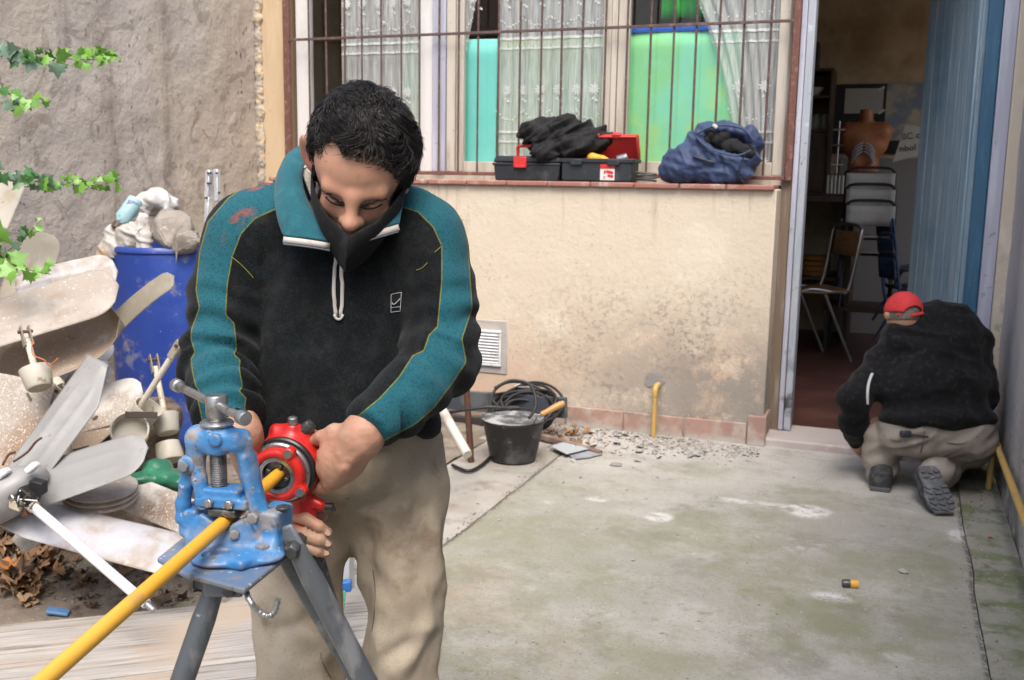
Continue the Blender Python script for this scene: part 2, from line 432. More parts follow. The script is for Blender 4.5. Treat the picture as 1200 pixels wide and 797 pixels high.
M['concrete'] = mat('mossy_concrete', (.335, .325, .285), .88, [
    ((.45, .435, .405), 3, .3, .6, {'attr': 'dust', 'mulnoise': (3, .34, .6), 'amt': .9}), ((.20, .21, .115), 3, .25, .8, {'attr': 'moss', 'mulnoise': (5, .38, .62), 'amt': .75}), ((.46, .29, .20), 3, .2, .9, {'attr': 'ruddy', 'mulnoise': (4, .36, .6), 'amt': .6}),
    ((.42, .405, .37), 1.3, .42, .60, {'detail': 10, 'rough': .7}),
    ((.25, .25, .165), 1.0, .43, .60, {'detail': 12, 'amt': .75, 'rough': .78, 'fade': [('Y', 5.5, 4.4)]}),
    ((.22, .21, .175), 2.3, .50, .66, {'detail': 12, 'rough': .8, 'amt': .7}),
    ((.20, .215, .11), 9, .52, .64, {'detail': 10, 'rough': .8, 'amt': .65, 'mulnoise': (1.4, .42, .6)}),
    ((.58, .575, .56), 1.7, .60, .70, {'detail': 12, 'rough': .78, 'amt': .85}),
    ((.42, .28, .19), .9, .55, .70, {'fade': [('X', -.6, -1.3), ('Y', 3.5, 2.4)], 'amt': .5, 'loc': (2, 3.3, 0)}),
    ((.47, .45, .42), 2.2, .40, .6, {'fade': [('Y', 4.5, 5.2)], 'amt': .8, 'wob': (2, .5)}),
    ((.68, .67, .65), 3, .25, .7, {'attr': 'powder', 'mulnoise': (16, .36, .58), 'amt': .9}), ((.10, .10, .085), 3, .3, .8, {'attr': 'joint', 'mulnoise': (40, .40, .55), 'amt': .85}),
    ((.56, .545, .52), 70, .61, .70, {'amt': .4, 'detail': 3, 'mulnoise': (3, .40, .62)}), ((.15, .14, .12), 95, .60, .68, {'amt': .65, 'detail': 3}),
    ((.58, .57, .55), 22, .67, .72, {'amt': .6, 'detail': 5, 'mulnoise': (2, .42, .6)}), ((.12, .115, .09), 30, .665, .71, {'amt': .8, 'detail': 6})],
    [(6, .25, {'d': .015, 'detail': 9}), (55, .7, {'d': .004, 'detail': 7}), (200, .5, {'d': .0018})])
M['concrete2'] = mat('dusty_concrete', (.32, .30, .265), .92, [((.41, .385, .35), 2, .42, .6), ((.42, .30, .22), 1.2, .5, .66, {'amt': .4}), ((.22, .18, .15), 5, .52, .7, {'detail': 9}), ((.5, .47, .43), 40, .62, .72)], [(10, .3, {'d': .01}), (70, .5, {'d': .004})])
M['concrete3'] = mat('dark_mossy_concrete', (.30, .29, .24), .9, [((.16, .19, .09), 5, .45, .62, {'detail': 9}), ((.12, .12, .09), 9, .55, .7), ((.42, .41, .38), 3, .55, .7, {'amt': .6}), ((.55, .54, .52), 50, .64, .72)], [(10, .3, {'d': .01}), (70, .5, {'d': .004})])
M['soil'] = mat('dry_soil', (.18, .145, .115), .95, [((.26, .22, .18), 4, .42, .62), ((.09, .07, .055), 9, .52, .7, {'detail': 9}), ((.20, .20, .13), 2.5, .58, .7), ((.34, .30, .25), 60, .62, .7)], [(14, .6, {'d': .02, 'detail': 9}), (90, .7, {'d': .005})])
M['roomfloor'] = mat('red_tile_floor', (.075, .032, .026), .42, [((.11, .05, .04), 3, .45, .65), ((.2, .15, .12), 60, .68, .74)], [(30, .1)])
M['roomwall'] = mat('ochre_room_wall', (.56, .44, .30), .9, [((.30, .21, .13), 1.5, .4, .7)])
M['ceil'] = mat('room_ceiling', (.5, .47, .42), .9)
M['rust'] = mat('rusty_red_iron', (.16, .068, .052), .7, [((.27, .15, .115), 24, .52, .66, {'detail': 8}), ((.11, .045, .03), 30, .52, .7), ((.42, .28, .22), 70, .66, .7)], [(80, .3, {'d': .002})])
M['barrust'] = mat('brown_iron_bar', (.10, .062, .052), .65, [((.19, .12, .095), 30, .5, .66), ((.09, .05, .04), 45, .55, .7)], [(90, .3, {'d': .001})])
M['whiteframe'] = mat('white_window_paint', (.74, .73, .71), .5, [((.55, .53, .49), 6, .55, .75, {'stretch': (1, 1, .3)}), ((.4, .36, .3), 40, .68, .74)], [(40, .1)])
M['creamframe'] = mat('beige_window_paint', (.58, .53, .45), .55, [((.44, .39, .32), 6, .5, .7, {'stretch': (3, 3, .3)}), ((.30, .25, .2), 50, .66, .72)], [(40, .15)])
M['lavframe'] = mat('lavender_paint', (.42, .43, .52), .5, [((.52, .54, .62), 5, .45, .65, {'stretch': (4, 4, .3)}), ((.30, .29, .30), 22, .60, .7, {'detail': 9}), ((.10, .09, .08), 8, .52, .64, {'fade': [('Z', .5, .12)], 'detail': 9})], [(40, .2)])
M['bluejamb'] = mat('pale_blue_paint', (.40, .43, .48), .55, [((.32, .38, .45), 8, .5, .66, {'stretch': (4, 4, .4)}), ((.16, .15, .14), 30, .62, .7), ((.05, .05, .05), 9, .46, .6, {'fade': [('Z', .6, .15)], 'detail': 9}), ((.55, .60, .66), 12, .6, .7)], [(50, .3, {'d': .003})])
M['doorblue'] = mat('weathered_blue_boards', (.24, .345, .42), .62, [
    ((.36, .45, .50), 5, .44, .66, {'stretch': (9, 9, .35), 'detail': 8}), ((.09, .18, .26), 6, .54, .68, {'stretch': (14, 14, .3), 'detail': 9}),
    ((.40, .47, .52), 9, .60, .74, {'stretch': (10, 10, .5), 'detail': 9}), ((.07, .07, .07), 14, .70, .75, {'stretch': (4, 4, .8), 'detail': 9}), ((.14, .24, .34), 1.2, .5, .7)], [(20, .4, {'stretch': (10, 10, .3), 'd': .004, 'detail': 9})])
M['darkblue'] = mat('dark_blue_gloss_paint', (.035, .115, .20), .38, [((.06, .17, .28), 8, .5, .7, {'stretch': (4, 4, .4)}), ((.5, .5, .5), 60, .70, .73)], [(60, .1)])
M['paper_cyan'] = mat('cyan_paper', (.20, .72, .64), .7, [((.26, .76, .70), 3, .4, .7)], [(8, .2, {'d': .01})])
M['paper_green'] = mat('green_paper', (.26, .70, .30), .7, [((.24, .74, .50), 2.2, .42, .64), ((.44, .76, .24), 3, .50, .70), ((.3, .8, .45), 9, .5, .7, {'amt': .5})], [(8, .2, {'d': .01})])
M['paper_lime'] = mat('pale_green_paper', (.30, .58, .26), .7, [((.26, .56, .40), 2, .42, .64), ((.42, .62, .24), 3, .5, .7)], [(8, .2, {'d': .01})])
M['cloth_green'] = mat('bright_green_cloth', (.03, .50, .05), .7, [((.02, .30, .04), 5, .5, .7, {'stretch': (3, 1, .5)})])
M['cloth_blue'] = mat('blue_tape', (.03, .12, .55), .5)
M['dark'] = mat('near_black', (.012, .012, .013), .6)
def glassmat():
    m = bpy.data.materials.new('window_glass'); m.use_nodes = True; nt = m.node_tree; nt.nodes.remove(nt.nodes['Principled BSDF'])
    out = nt.nodes['Material Output']; t = nt.nodes.new('ShaderNodeBsdfTransparent'); t.inputs[0].default_value = (.93, .95, .94, 1)
    g = nt.nodes.new('ShaderNodeBsdfGlossy'); g.inputs[1].default_value = .02
    lw_ = nt.nodes.new('ShaderNodeLayerWeight'); pw = nt.nodes.new('ShaderNodeMath'); pw.operation = 'POWER'; pw.inputs[1].default_value = 4.5; nt.links.new(lw_.outputs['Facing'], pw.inputs[0])
    f = nt.nodes.new('ShaderNodeMath'); f.operation = 'MULTIPLY_ADD'; f.inputs[1].default_value = .8; f.inputs[2].default_value = .05; nt.links.new(pw.outputs[0], f.inputs[0]); mx = nt.nodes.new('ShaderNodeMixShader')
    nt.links.new(f.outputs[0], mx.inputs[0]); nt.links.new(t.outputs[0], mx.inputs[1]); nt.links.new(g.outputs[0], mx.inputs[2]); nt.links.new(mx.outputs[0], out.inputs[0]); return m
M['glass'] = glassmat()
def lacemat():
    m = bpy.data.materials.new('sheer_net'); m.use_nodes = True; nt = m.node_tree; bs = nt.nodes['Principled BSDF']
    bs.inputs['Base Color'].default_value = (.8, .8, .8, 1); bs.inputs['Roughness'].default_value = .9
    t = nt.nodes.new('ShaderNodeBsdfTransparent'); mx = nt.nodes.new('ShaderNodeMixShader')
    tc = nt.nodes.new('ShaderNodeTexCoord'); mp = nt.nodes.new('ShaderNodeMapping'); mp.inputs['Scale'].default_value = (90, 1, 6); nz = nt.nodes.new('ShaderNodeTexNoise'); nz.inputs['Scale'].default_value = 1
    nt.links.new(tc.outputs['Object'], mp.inputs[0]); nt.links.new(mp.outputs[0], nz.inputs[0])
    mr = nt.nodes.new('ShaderNodeMapRange'); mr.inputs[1].default_value = .3; mr.inputs[2].default_value = .7; mr.inputs[3].default_value = .38; mr.inputs[4].default_value = .75
    nt.links.new(nz.outputs[0], mr.inputs[0]); nt.links.new(mr.outputs[0], mx.inputs[0])
    nt.links.new(t.outputs[0], mx.inputs[1]); nt.links.new(bs.outputs[0], mx.inputs[2]); nt.links.new(mx.outputs[0], nt.nodes['Material Output'].inputs[0]); return m
M['net'] = lacemat()
M['lace'] = mat('white_lace', (.82, .82, .82), .9)
# ================================================================== ground
def sheet(name, fn, x0, x1, y0, y1, nx, ny, m, kind='structure'):
    X, Y = np.meshgrid(np.linspace(x0, x1, nx), np.linspace(y0, y1, ny)); V = np.stack([X.ravel(), Y.ravel(), fn(X.ravel(), Y.ravel())], 1)
    F = np.array([(j*nx+i, j*nx+i+1, (j+1)*nx+i+1, (j+1)*nx+i) for j in range(ny-1) for i in range(nx-1)])
    o = qmesh(name, V, F, m); o['kind'] = kind; return o
BX = -1.575
g0 = MB(); g0.add([(-60, -60, -.03), (60, -60, -.03), (60, 60, -.03), (-60, 60, -.03)], [(0, 1, 2, 3)])
tag(g0.build('ground', M['soil']), kind='structure')
def soilz(x, y):
    P = np.stack([x, y, 0*x], 1)
    z = .004+.012*fbm(P*3, 3)+.006*fbm(P*14, 2)
    k = np.clip((-2.35-x)/1.2, 0, 1)*np.clip((y-1.9)/.6, 0, 1); return z+k*.10*(.7+.4*vnoise(P*1.5))
tag(sheet('soil_bed', soilz, -3.95, -2.02, -1, 5.66, 110, 340, M['soil']), kind='structure')
def slab(name, outline, m, top=0.0):
    b = MB(); b.prism(outline, .05, (0, 0, top-.05)); o = b.build(name, m, bevel=.004, seg=2); o['kind'] = 'structure'; return o
def jag(x, ya, yb, amp, sc, s0, n=90):
    t = np.linspace(ya, yb, n); d = fbm(np.stack([t*sc, 0*t+s0, 0*t], 1), 3)*amp; return [(x+float(a), float(b)) for a, b in zip(d, t)]
def patio():
    ny, nx = 300, 90; yy = np.linspace(-1.5, 5.46, ny); la = [p[0] for p in jag(BX+.002, -1.5, 5.46, .016, 3, 5.1, ny)]; ra = [p[0] for p in jag(.342, -1.5, 5.46, .010, 3, 1.3, ny)]
    V = []; 
    for j in range(ny):
        for i in range(nx): V.append((la[j]+(ra[j]-la[j])*i/(nx-1), yy[j], 0))
    V = np.array(V); P = np.stack([V[:, 0], V[:, 1], 0*V[:, 0]], 1); ed = np.minimum(V[:, 0]-np.repeat(la, nx), np.repeat(ra, nx)-V[:, 0]); V[:, 2] = .002*fbm(P*2.5, 2)+.0012*fbm(P*11, 2)-.006*np.exp(-ed/.006)
    G = lambda px, py, sx, sy: np.exp(-((V[:, 0]-gnd(px, py)[0])/sx)**2-((V[:, 1]-gnd(px, py)[1])/sy)**2)
    pw = G(948, 600, .10, .10)+.9*G(772, 606, .07, .07)+.9*G(1124, 628, .05, .10)+.7*G(700, 585, .08, .05)+.7*G(975, 700, .1, .06)+.6*G(870, 588, .25, .06)+.5*G(640, 590, .06, .1)+.5*G(1050, 770, .08, .05)+.45*G(620, 690, .05, .08)
    ms = .9*G(980, 730, .35, .35)+.8*G(1085, 660, .16, .5)+.7*G(800, 640, .4, .25)+.7*G(880, 780, .5, .2)+.5*G(640, 650, .15, .3)+.5*G(690, 560, .2, .15)
    ds = np.clip((V[:, 1]-4.2)/1.0, 0, 1); rd = G(545, 680, .16, .25)+.8*G(570, 770, .3, .2)+.4*G(700, 760, .3, .15)
    jn = np.exp(-ed/.02)
    F_ = np.array([(j*nx+i, j*nx+i+1, (j+1)*nx+i+1, (j+1)*nx+i) for j in range(ny-1) for i in range(nx-1)])
    o = qmesh('patio_slab', V, F_, M['concrete'], None, {'powder': pw, 'moss': ms, 'dust': ds, 'ruddy': rd, 'joint': jn}); o['kind'] = 'structure'
patio()
slab('side_slab', [(x-.003, y) for x, y in jag(BX, -1.5, 5.46, .016, 3, 5.1)]+[(x, y) for x, y in reversed(jag(-2.06, -1.5, 5.46, .05, 2, 9.1))], M['concrete2'], -.003)
slab('edge_slab', [(XR, -1.5), (XR, 5.46)]+[(x+.004, y) for x, y in reversed(jag(.342, -1.5, 5.46, .010, 3, 1.3))], M['concrete3'], -.002)
# ================================================================== the house
house = thing('house', 'cream plastered house front with barred window and open blue door', 'house', (0, 0, 0))
ZS = 1.40
b = MB(); b.boxx(-3.72, -.615, Y0, 5.9, -.1, ZS-.022); b.build('front_wall', M['plaster'], house, bevel=.006)
b = MB(); b.boxx(XL-.3, -3.745, YG-.004, 5.9, -.1, 3.3); b.build('side_strip', M['strip_plaster'], house, bevel=.004)
b = MB(); b.boxx(XL-.3, .9, YG, 5.9, 2.72, 3.3); b.build('lintel', M['plaster'], house)
b = MB(); b.boxx(.47, .9, YG-.01, 5.95, -.1, 2.72); b.build('door_pier', M['cream_pier'], house, bevel=.006)
# sill tiles and skirting tiles, one by one
def jb(name, x0, x1, y0, y1, z0, z1, m, parent, bev=.003, j=.0012):
    b = MB(); b.box(((x0+x1)/2+random.uniform(-j, j), (y0+y1)/2+random.uniform(-j, j), (z0+z1)/2+random.uniform(-j, j)), (x1-x0, y1-y0, z1-z0), rotm(0, random.uniform(-.004, .004), random.uniform(-.004, .004)))
    return b.build(name, m, parent, bevel=bev)
b = MB(); b.boxx(-3.715, -.632, Y0-.006, YG+.05, ZS-.034, ZS-.004); b.build('sill_bed', M['grout'], house)
x = -.625; wd = .25
while x > -3.70:
    x0 = max(x-wd, -3.735); jb('sill_tile', x0+.0025, x-.0025, Y0-.028, YG+.02, ZS-.028, ZS, M['sill_tile'], house, .006); x = x0
b = MB(); b.boxx(-3.715, -.70, Y0-.006, Y0+.01, -.05, .108); b.build('skirting_bed', M['grout'], house)
x = -.70; wd = .345
while x > -3.70:
    x0 = max(x-wd, -3.735); jb('skirting_tile', x0+.004, x-.004, Y0-.020, Y0-.001, -.04, .112, M['tile'], house, .004, .003); x = x0
jb('skirting_tile', -.697, -.600, Y0-.034, Y0-.004, .0, .165, M['tile'], house, .005)
jb('skirting_tile', -.622, -.600, Y0-.003, YG-.03, .045, .165, M['tile'], house, .005)
# step and floor
b = MB(); b.boxx(-.672, .47, Y0-.012, 5.83, -.02, .045); st = b.build('door_step', mat('worn_step', (.44, .39, .37), .8, [((.36, .27, .25), 3, .45, .65), ((.55, .52, .49), 6, .5, .7), ((.2, .18, .16), 8, .6, .72)], [(20, .4, {'d': .006}), (90, .3)]), house, bevel=.012, seg=3)
b = MB(); b.boxx(-4.4, 2.2, 5.83, 10.2, -.1, .048); b.build('room_floor', M['roomfloor'], house)
RB = 9.75
b = MB(); b.boxx(-4.4, 2.2, RB, RB+.15, .04, 3.4); b.build('room_back_wall', M['roomwall'], house)
b = MB(); b.boxx(-4.5, -4.36, 5.9, RB, .04, 3.4); b.build('room_side_wall', M['roomwall'], house)
for (a_, c_, e_, g_) in ((5.9, 6.4, .04, 3.3), (9.5, RB, .04, 3.3), (6.4, 9.5, .04, .85), (6.4, 9.5, 2.9, 3.3)):     # unseen window opening in the far side, added to brighten the room
    b = MB(); b.boxx(1.5, 1.64, a_, c_, e_, g_); b.build('room_side_wall', M['roomwall'], house)
b = MB(); b.boxx(-4.5, 2.2, 5.9, RB+.15, 3.3, 3.4); b.build('room_ceiling', M['ceil'], house)
for a_, c_ in ((.9, 1.6), (-4.5, XL)):
    b = MB(); b.boxx(a_, c_, 5.86, 5.95, .04, 3.3); b.build('room_front_wall', M['roomwall'], house)
# window frames
def zpx(px, py, Y): return float(onY(px, py, Y)[2])
YF = YG+.035
WB, WT = 1.43, 2.70
win = MB(); win.boxx(-3.72, -.60, YF, YF+.07, WT, WT+.08); win.boxx(-3.72, -.60, YF, YF+.07, 1.395, WB+.02)
wo = win.build('window', M['creamframe'], house, bevel=.004)
def frame(name, x0, x1, m, y0=YF-.008, y1=YF+.05, z0=WB+.018, z1=WT): 
    b = MB(); b.boxx(x0, x1, y0, y1, z0, z1); return b.build(name, m, wo, bevel=.004)
def sash(x0, x1, m, sw=.05, y0=YF, bot=.06):
    b = MB(); b.boxx(x0, x0+sw, y0, y0+.04, WB+.02, WT-.004); b.boxx(x1-sw, x1, y0, y0+.04, WB+.02, WT-.004); b.boxx(x0+sw, x1-sw, y0+.003, y0+.037, WB+.02, WB+.02+bot)
    s_ = b.build('sash_frame', m, wo, bevel=.004)
    b = MB(); ya = y0+.02; b.add([(x0+sw*.8, ya, WB+.05), (x1-sw*.8, ya, WB+.05), (x1-sw*.8, ya, WT-.01), (x0+sw*.8, ya, WT-.01)], [(0, 1, 2, 3)]); b.build('pane', M['glass'], wo); return s_
sash(-3.69, -2.715, M['whiteframe'], .105, YF+.01, .05)
frame('mullion', -2.712, -2.625, M['lavframe'], YF-.02)
frame('mullion', -2.622, -2.565, M['creamframe'], YF-.008)
sash(-2.562, -1.60, M['creamframe'], .05, YF, .06)
frame('mullion', -1.597, -1.565, M['creamframe'], YF-.012)
sash(-1.562, -.612, M['creamframe'], .065, YF, .07)
# grille
gr = MB(); zbar = 2.253
gr.boxx(-3.735, -3.690, YG-.035, YG-.008, 1.424, 2.75); gl = gr.build('window_grille', M['rust'], house, bevel=.003)
b = MB(); b.boxx(-.598, -.562, YG-.035, YG-.008, 1.424, 2.75); b.build('grille_stile', M['rust'], gl, bevel=.003)
b = MB(); b.boxx(-3.688, -.600, YG-.033, YG-.010, 1.427, 1.448); b.build('grille_rail', M['rust'], gl, bevel=.003)
xa, xb_ = float(onY(363, 100, YG-.02)[0]), float(onY(898, 100, YG-.02)[0]); nb_ = 23; me0 = None
for i in range(nb_):
    xx = xa+(xb_-xa)*i/(nb_-1)
    if me0 is None:
        b = MB(); b.cyl((0, 0, 1.447), (0, 0, 2.75), .0065, n=8); o = b.build('grille_bar', M['barrust'], gl, smooth=50); me0 = o.data
    else:
        o = bpy.data.objects.new('grille_bar', me0); COL.objects.link(o); o.parent = gl
    o.location = (xx+random.uniform(-.004, .004), YG-.018, 0); o.rotation_euler = (0, random.uniform(-.003, .003), random.uniform(0, 6))
b = MB(); b.boxx(-3.695, -.595, YG-.036, YG-.027, zbar-.008, zbar+.008); b.build('grille_crossbar', M['barrust'], gl, bevel=.002)
# vent
vt = sub('air_vent', house)
c0 = onY(572, 408, Y0-.01); vx, vz = float(c0[0])-.02, float(c0[2])
b = MB(); b.boxx(vx-.15, vx+.14, Y0-.006, Y0+.01, vz-.155, vz+.17); b.build('vent_patch', mat('grey_cement_patch', (.40, .38, .36), .95, [((.5, .44, .38), 8, .45, .65)], [(30, .5, {'d': .01})]), vt, bevel=.008)
mw_ = mat('white_enamel', (.72, .73, .74), .4, [((.55, .53, .5), 15, .58, .7)])
fx0, fx1, fz0, fz1 = vx-.11, vx+.105, vz-.105, vz+.11
for (a, b_, c, d) in ((fx0, fx1, fz1-.016, fz1), (fx0, fx1, fz0, fz0+.016), (fx0, fx0+.014, fz0+.017, fz1-.017), (fx1-.014, fx1, fz0+.017, fz1-.017)):
    q = MB(); q.boxx(a, b_, Y0-.022, Y0-.008, c, d); q.build('vent_rim', mw_, vt, bevel=.003)
b = MB(); b.boxx(fx0+.01, fx1-.01, Y0-.0075, Y0-.006, fz0+.01, fz1-.01); b.build('vent_back', M['dark'], vt)
for i in range(10):
    z = fz0+.026+i*(fz1-fz0-.052)/9
    q = MB(); q.box((vx-.003, Y0-.015, z), (fx1-fx0-.03, .020, .0035), rotm(math.radians(38))); q.build('vent_slat', mw_, vt)
# door frame, jambs
df = sub('door_frame', house)
b = MB(); b.boxx(-.560, -.532, YG-.012, YG+.10, .05, 2.72); b.build('jamb', M['lavframe'], df, bevel=.004)
b = MB(); b.boxx(-.530, -.490, YG-.004, YG+.12, .047, 2.72); b.build('jamb', M['bluejamb'], df, bevel=.005)
b = MB(); b.boxx(-.618, -.562, YG+.002, YG+.16, .0, 2.72); b.build('jamb_lining', mat('brown_old_wood', (.20, .15, .11), .8, [((.32, .28, .24), 6, .5, .7, {'stretch': (6, 6, .4)})], [(40, .4, {'stretch': (6, 6, .4)})]), df, bevel=.003)
b = MB(); b.boxx(.402, .468, YG-.006, YG+.10, .047, 2.72); b.build('jamb', M['lavframe'], df, bevel=.005)
b = MB(); b.boxx(.335, .400, YG+.02, YG+.11, .047, 2.72); b.build('jamb', M['darkblue'], df, bevel=.006)
# door leaf: boards
dr = sub('door', house, (.325, YG+.09, .06))
ang = math.atan2(6.50-5.75, .085-.325); dr.rotation_euler = (0, 0, ang); L = .80
nbd = 6; wd = L/nbd
for i in range(nbd):
    b = MB(); b.box((wd*(i+.5), random.uniform(-.001, .001), 1.32), (wd-.0015, .028, 2.62)); b.build('door_board', M['doorblue'], dr, bevel=.0022, seg=2)
for z in (.25, 1.3, 2.4):
    b = MB(); b.box((L/2, -.029, z), (L-.03, .026, .12)); b.build('door_batten', M['doorblue'], dr, bevel=.004)
b = MB(); b.box((.028, .022, 1.31), (.056, .014, 2.6)); b.build('door_stile', M['doorblue'], dr, bevel=.004)
# side walls
lw = thing('boundary_wall', 'rough grey rendered side wall with dark streaks behind the rubbish heap', 'wall', (XL, 3, 0))
def lfn(Yv, Zv):
    P = np.stack([0*Yv, Yv, Zv], 1); return .012*fbm(P*2.2, 3)+.006*fbm(P*11, 3)+.003*vnoise(P*40)
ny, nz = 260, 130
Yv, Zv = np.meshgrid(np.linspace(-4, 2.64, ny), np.linspace(-.1, 3.3, nz)); Yv = Yv.ravel(); Zv = Zv.ravel()
V = np.stack([lfn(Yv, Zv), Yv, Zv], 1); F = np.array([(j*ny+i, j*ny+i+1, (j+1)*ny+i+1, (j+1)*ny+i) for j in range(nz-1) for i in range(ny-1)])
qmesh('render_coat', V, F, M['render'], lw)
b = MB(); b.boxx(-.3, -.03, -4, 2.62, -.1, 3.3); b.build('wall_core', M['render'], lw)
s = SDF(); rr = random.Random(3)
for i in range(150):
    z = 1.35+1.95*rr.random(); s.ell((.004+rr.random()*.02, YG-3-.006-rr.random()*.012, z), (.012+.022*rr.random(), .010+.012*rr.random(), .018+.04*rr.random()), k=.012)
for i in range(40): s.cap((.012, YG-3-.004, 1.3+i*.05), (.012, YG-3-.004, 1.35+i*.05), .016+.006*rr.random(), k=.01)
sdf_obj('corner_mortar', s, .006, M['mortar'], lw, dfn=lambda V: .006*fbm(V*60, 2))
rw = thing('side_wall', 'pale lavender grey plastered side wall stained dark along its foot', 'wall', (XR, 2, 0))
ny, nz = 160, 90
Yv, Zv = np.meshgrid(np.linspace(-4, 3.70, ny), np.linspace(-.1, 3.3, nz)); Yv = Yv.ravel(); Zv = Zv.ravel()
P = np.stack([0*Yv+9, Yv, Zv], 1); V = np.stack([-.007*fbm(P*2.5, 3)-.003*fbm(P*14, 2), Yv, Zv], 1)
F = np.array([(j*ny+i, (j+1)*ny+i, (j+1)*ny+i+1, j*ny+i+1) for j in range(nz-1) for i in range(ny-1)])
o = qmesh('plaster_coat', V, F, M['sidewall'], rw)
b = MB(); b.boxx(.02, .25, -4, 3.70, -.1, 3.3); b.build('wall_core', M['sidewall'], rw)
# ================================================================== pipe vise on its tripod, pipe, ratchet threader
M['visepaint'] = mat('chipped_blue_enamel', (.045, .20, .46), .42, [
    ((.07, .27, .55), 14, .45, .65), ((.03, .13, .34), 22, .55, .7),
    ((.30, .28, .26), 22, .53, .63, {'detail': 9, 'amt': .85}),
    ((.17, .165, .16), 0, .515, .56, {'point': 1, 'amt': .9}),
    ((.50, .53, .56), 70, .63, .68, {'detail': 4, 'amt': .8}), ((.10, .095, .09), 36, .60, .66, {'detail': 7}),
    ((.33, .29, .25), 8, .48, .66, {'detail': 9, 'amt': .7})], [(45, .25, {'d': .003}), (160, .2, {'d': .001})], rvar=.12)
M['steel'] = mat('worn_bright_steel', (.42, .42, .42), .34, [((.22, .21, .20), 40, .5, .68), ((.5, .5, .5), 90, .6, .7)], [(120, .15, {'d': .001})], metal=.85, rvar=.1)
M['greasy'] = mat('greasy_dark_steel', (.10, .10, .10), .42, [((.25, .24, .23), 50, .52, .7)], [(120, .3, {'d': .001})], metal=.7)
M['leggrey'] = mat('scuffed_grey_steel_tube', (.13, .145, .16), .42, [((.28, .29, .30), 18, .52, .68, {'stretch': (1, 1, .4)}), ((.45, .46, .46), 60, .66, .72), ((.10, .075, .06), 12, .56, .68, {'detail': 9}), ((.05, .05, .055), 5, .55, .7)], [(60, .2, {'d': .002})], metal=.35, rvar=.12)
M['pipe'] = mat('yellow_coated_pipe', (.76, .39, .035), .38, [((.80, .44, .06), 6, .4, .65), ((.55, .36, .13), 60, .68, .74, {'amt': .7}), ((.48, .30, .10), 9, .62, .72, {'detail': 9, 'amt': .6})], [(90, .06, {'d': .001})])
M['redpaint'] = mat('glossy_red_enamel', (.60, .022, .018), .28, [((.42, .015, .015), 12, .5, .7), ((.20, .19, .18), 0, .53, .58, {'point': 1, 'amt': .8}), ((.12, .05, .045), 40, .62, .70, {'amt': .8})], [(70, .12, {'d': .002})], rvar=.08)
A_ = at(268, 607, 1.5); B_ = at(60, 790, 1.10); U_ = (A_-B_)/np.linalg.norm(A_-B_)
RZ = math.atan2(-U_[0], U_[1])
vise = thing('pipe_vise', 'blue enamelled yoke vise on a grey tripod gripping the yellow pipe', 'vise', A_, (0, 0, RZ))
RL = rotm(0, 0, RZ)
def vl(p): return RL.T @ (np.asarray(p, float)-A_)      # world -> vise space
def vz_(px, py, z):
    r = ray(px, py); return vl(EYE+r*((A_[2]+z-H)/r[2]))
def vy_(px, py, y):
    yh = RL[:, 1]; r = ray(px, py); return vl(EYE+r*(((A_-EYE) @ yh+y)/(r @ yh)))
# table plate
s = SDF()
pl = [(-.100, .070), (-.090, -.050), (-.024, -.092), (.085, -.127), (.092, .063), (.03, .115), (-.06, .115)]
b = MB(); b.prism(pl, .009, (0, 0, -.060)); b.build('table_plate', M['visepaint'], vise, bevel=.003, seg=3)
# base casting
s = SDF()
s.ell((.004, -.050, -.044), (.038, .030, .0085), k=.006); s.box((.030, -.030, -.043), (.040, .034, .008), rotm(0, 0, -.35), .007, .012); s.ell((.066, -.022, -.044), (.030, .030, .0085), k=.012)
s.box((.010, .018, -.036), (.074, .040, .014), None, .008, .010); s.box((0, .010, -.024), (.05, .026, .014), None, .006, .01)
s.box((.066, .016, -.008), (.017, .030, .026), rotm(0, .08, 0), .006, .008); s.box((-.060, .014, -.010), (.016, .028, .022), None, .006, .008)
s.box((.030, -.008, -.014), (.018, .012, .018), rotm(0, -.5, 0), .004, .006); s.box((-.030, -.008, -.014), (.018, .012, .018), rotm(0, .5, 0), .004, .006)
s.cap((.0, -.04, -.0), (.0, .08, .003), .012, k=.004, sub=True)
s.box((.004, -.050, -.034), (.020, .009, .012), rotm(0, 0, .3), .008, .003, True)
sdf_obj('base_casting', s, .0022, M['visepaint'], vise, 1, lambda V: .0006*fbm(V*160, 2))
# yoke
s = SDF()
s.box((-.012, 0, .121), (.044, .022, .0145), None, .011, .01); s.cap((-.045, 0, .120), (-.050, 0, .092), .017, .014, k=.014); s.cyl((-.014, 0, .10), (-.014, 0, .143), .021, .004, .01)
s.chain([(.026, 0, .116), (.034, 0, .07), (.050, 0, .012)], [.014, .0115, .0150], k=.010)
s.box((.040, .002, .058), (.006, .020, .044), rotm(0, -.17, 0), .006, .008)
s.chain([(-.046, -.004, .10), (-.040, -.010, .060), (-.033, -.012, .026)], [.012, .0100, .0125], k=.008)
s.cyl((-.033, -.04, .026), (-.033, .03, .026), .0065, .001, .002, True)
s.box((0, -.042, .09), (.2, .020, .2), None, .002, .004, True); s.box((0, .045, .09), (.2, .021, .2), None, .002, .004, True)
s.cyl((-.005, -.027, .125), (-.005, -.021, .125), .010, .003, .004)
sdf_obj('yoke', s, .002, M['visepaint'], vise, 1, lambda V: .0006*fbm(V*170, 2))
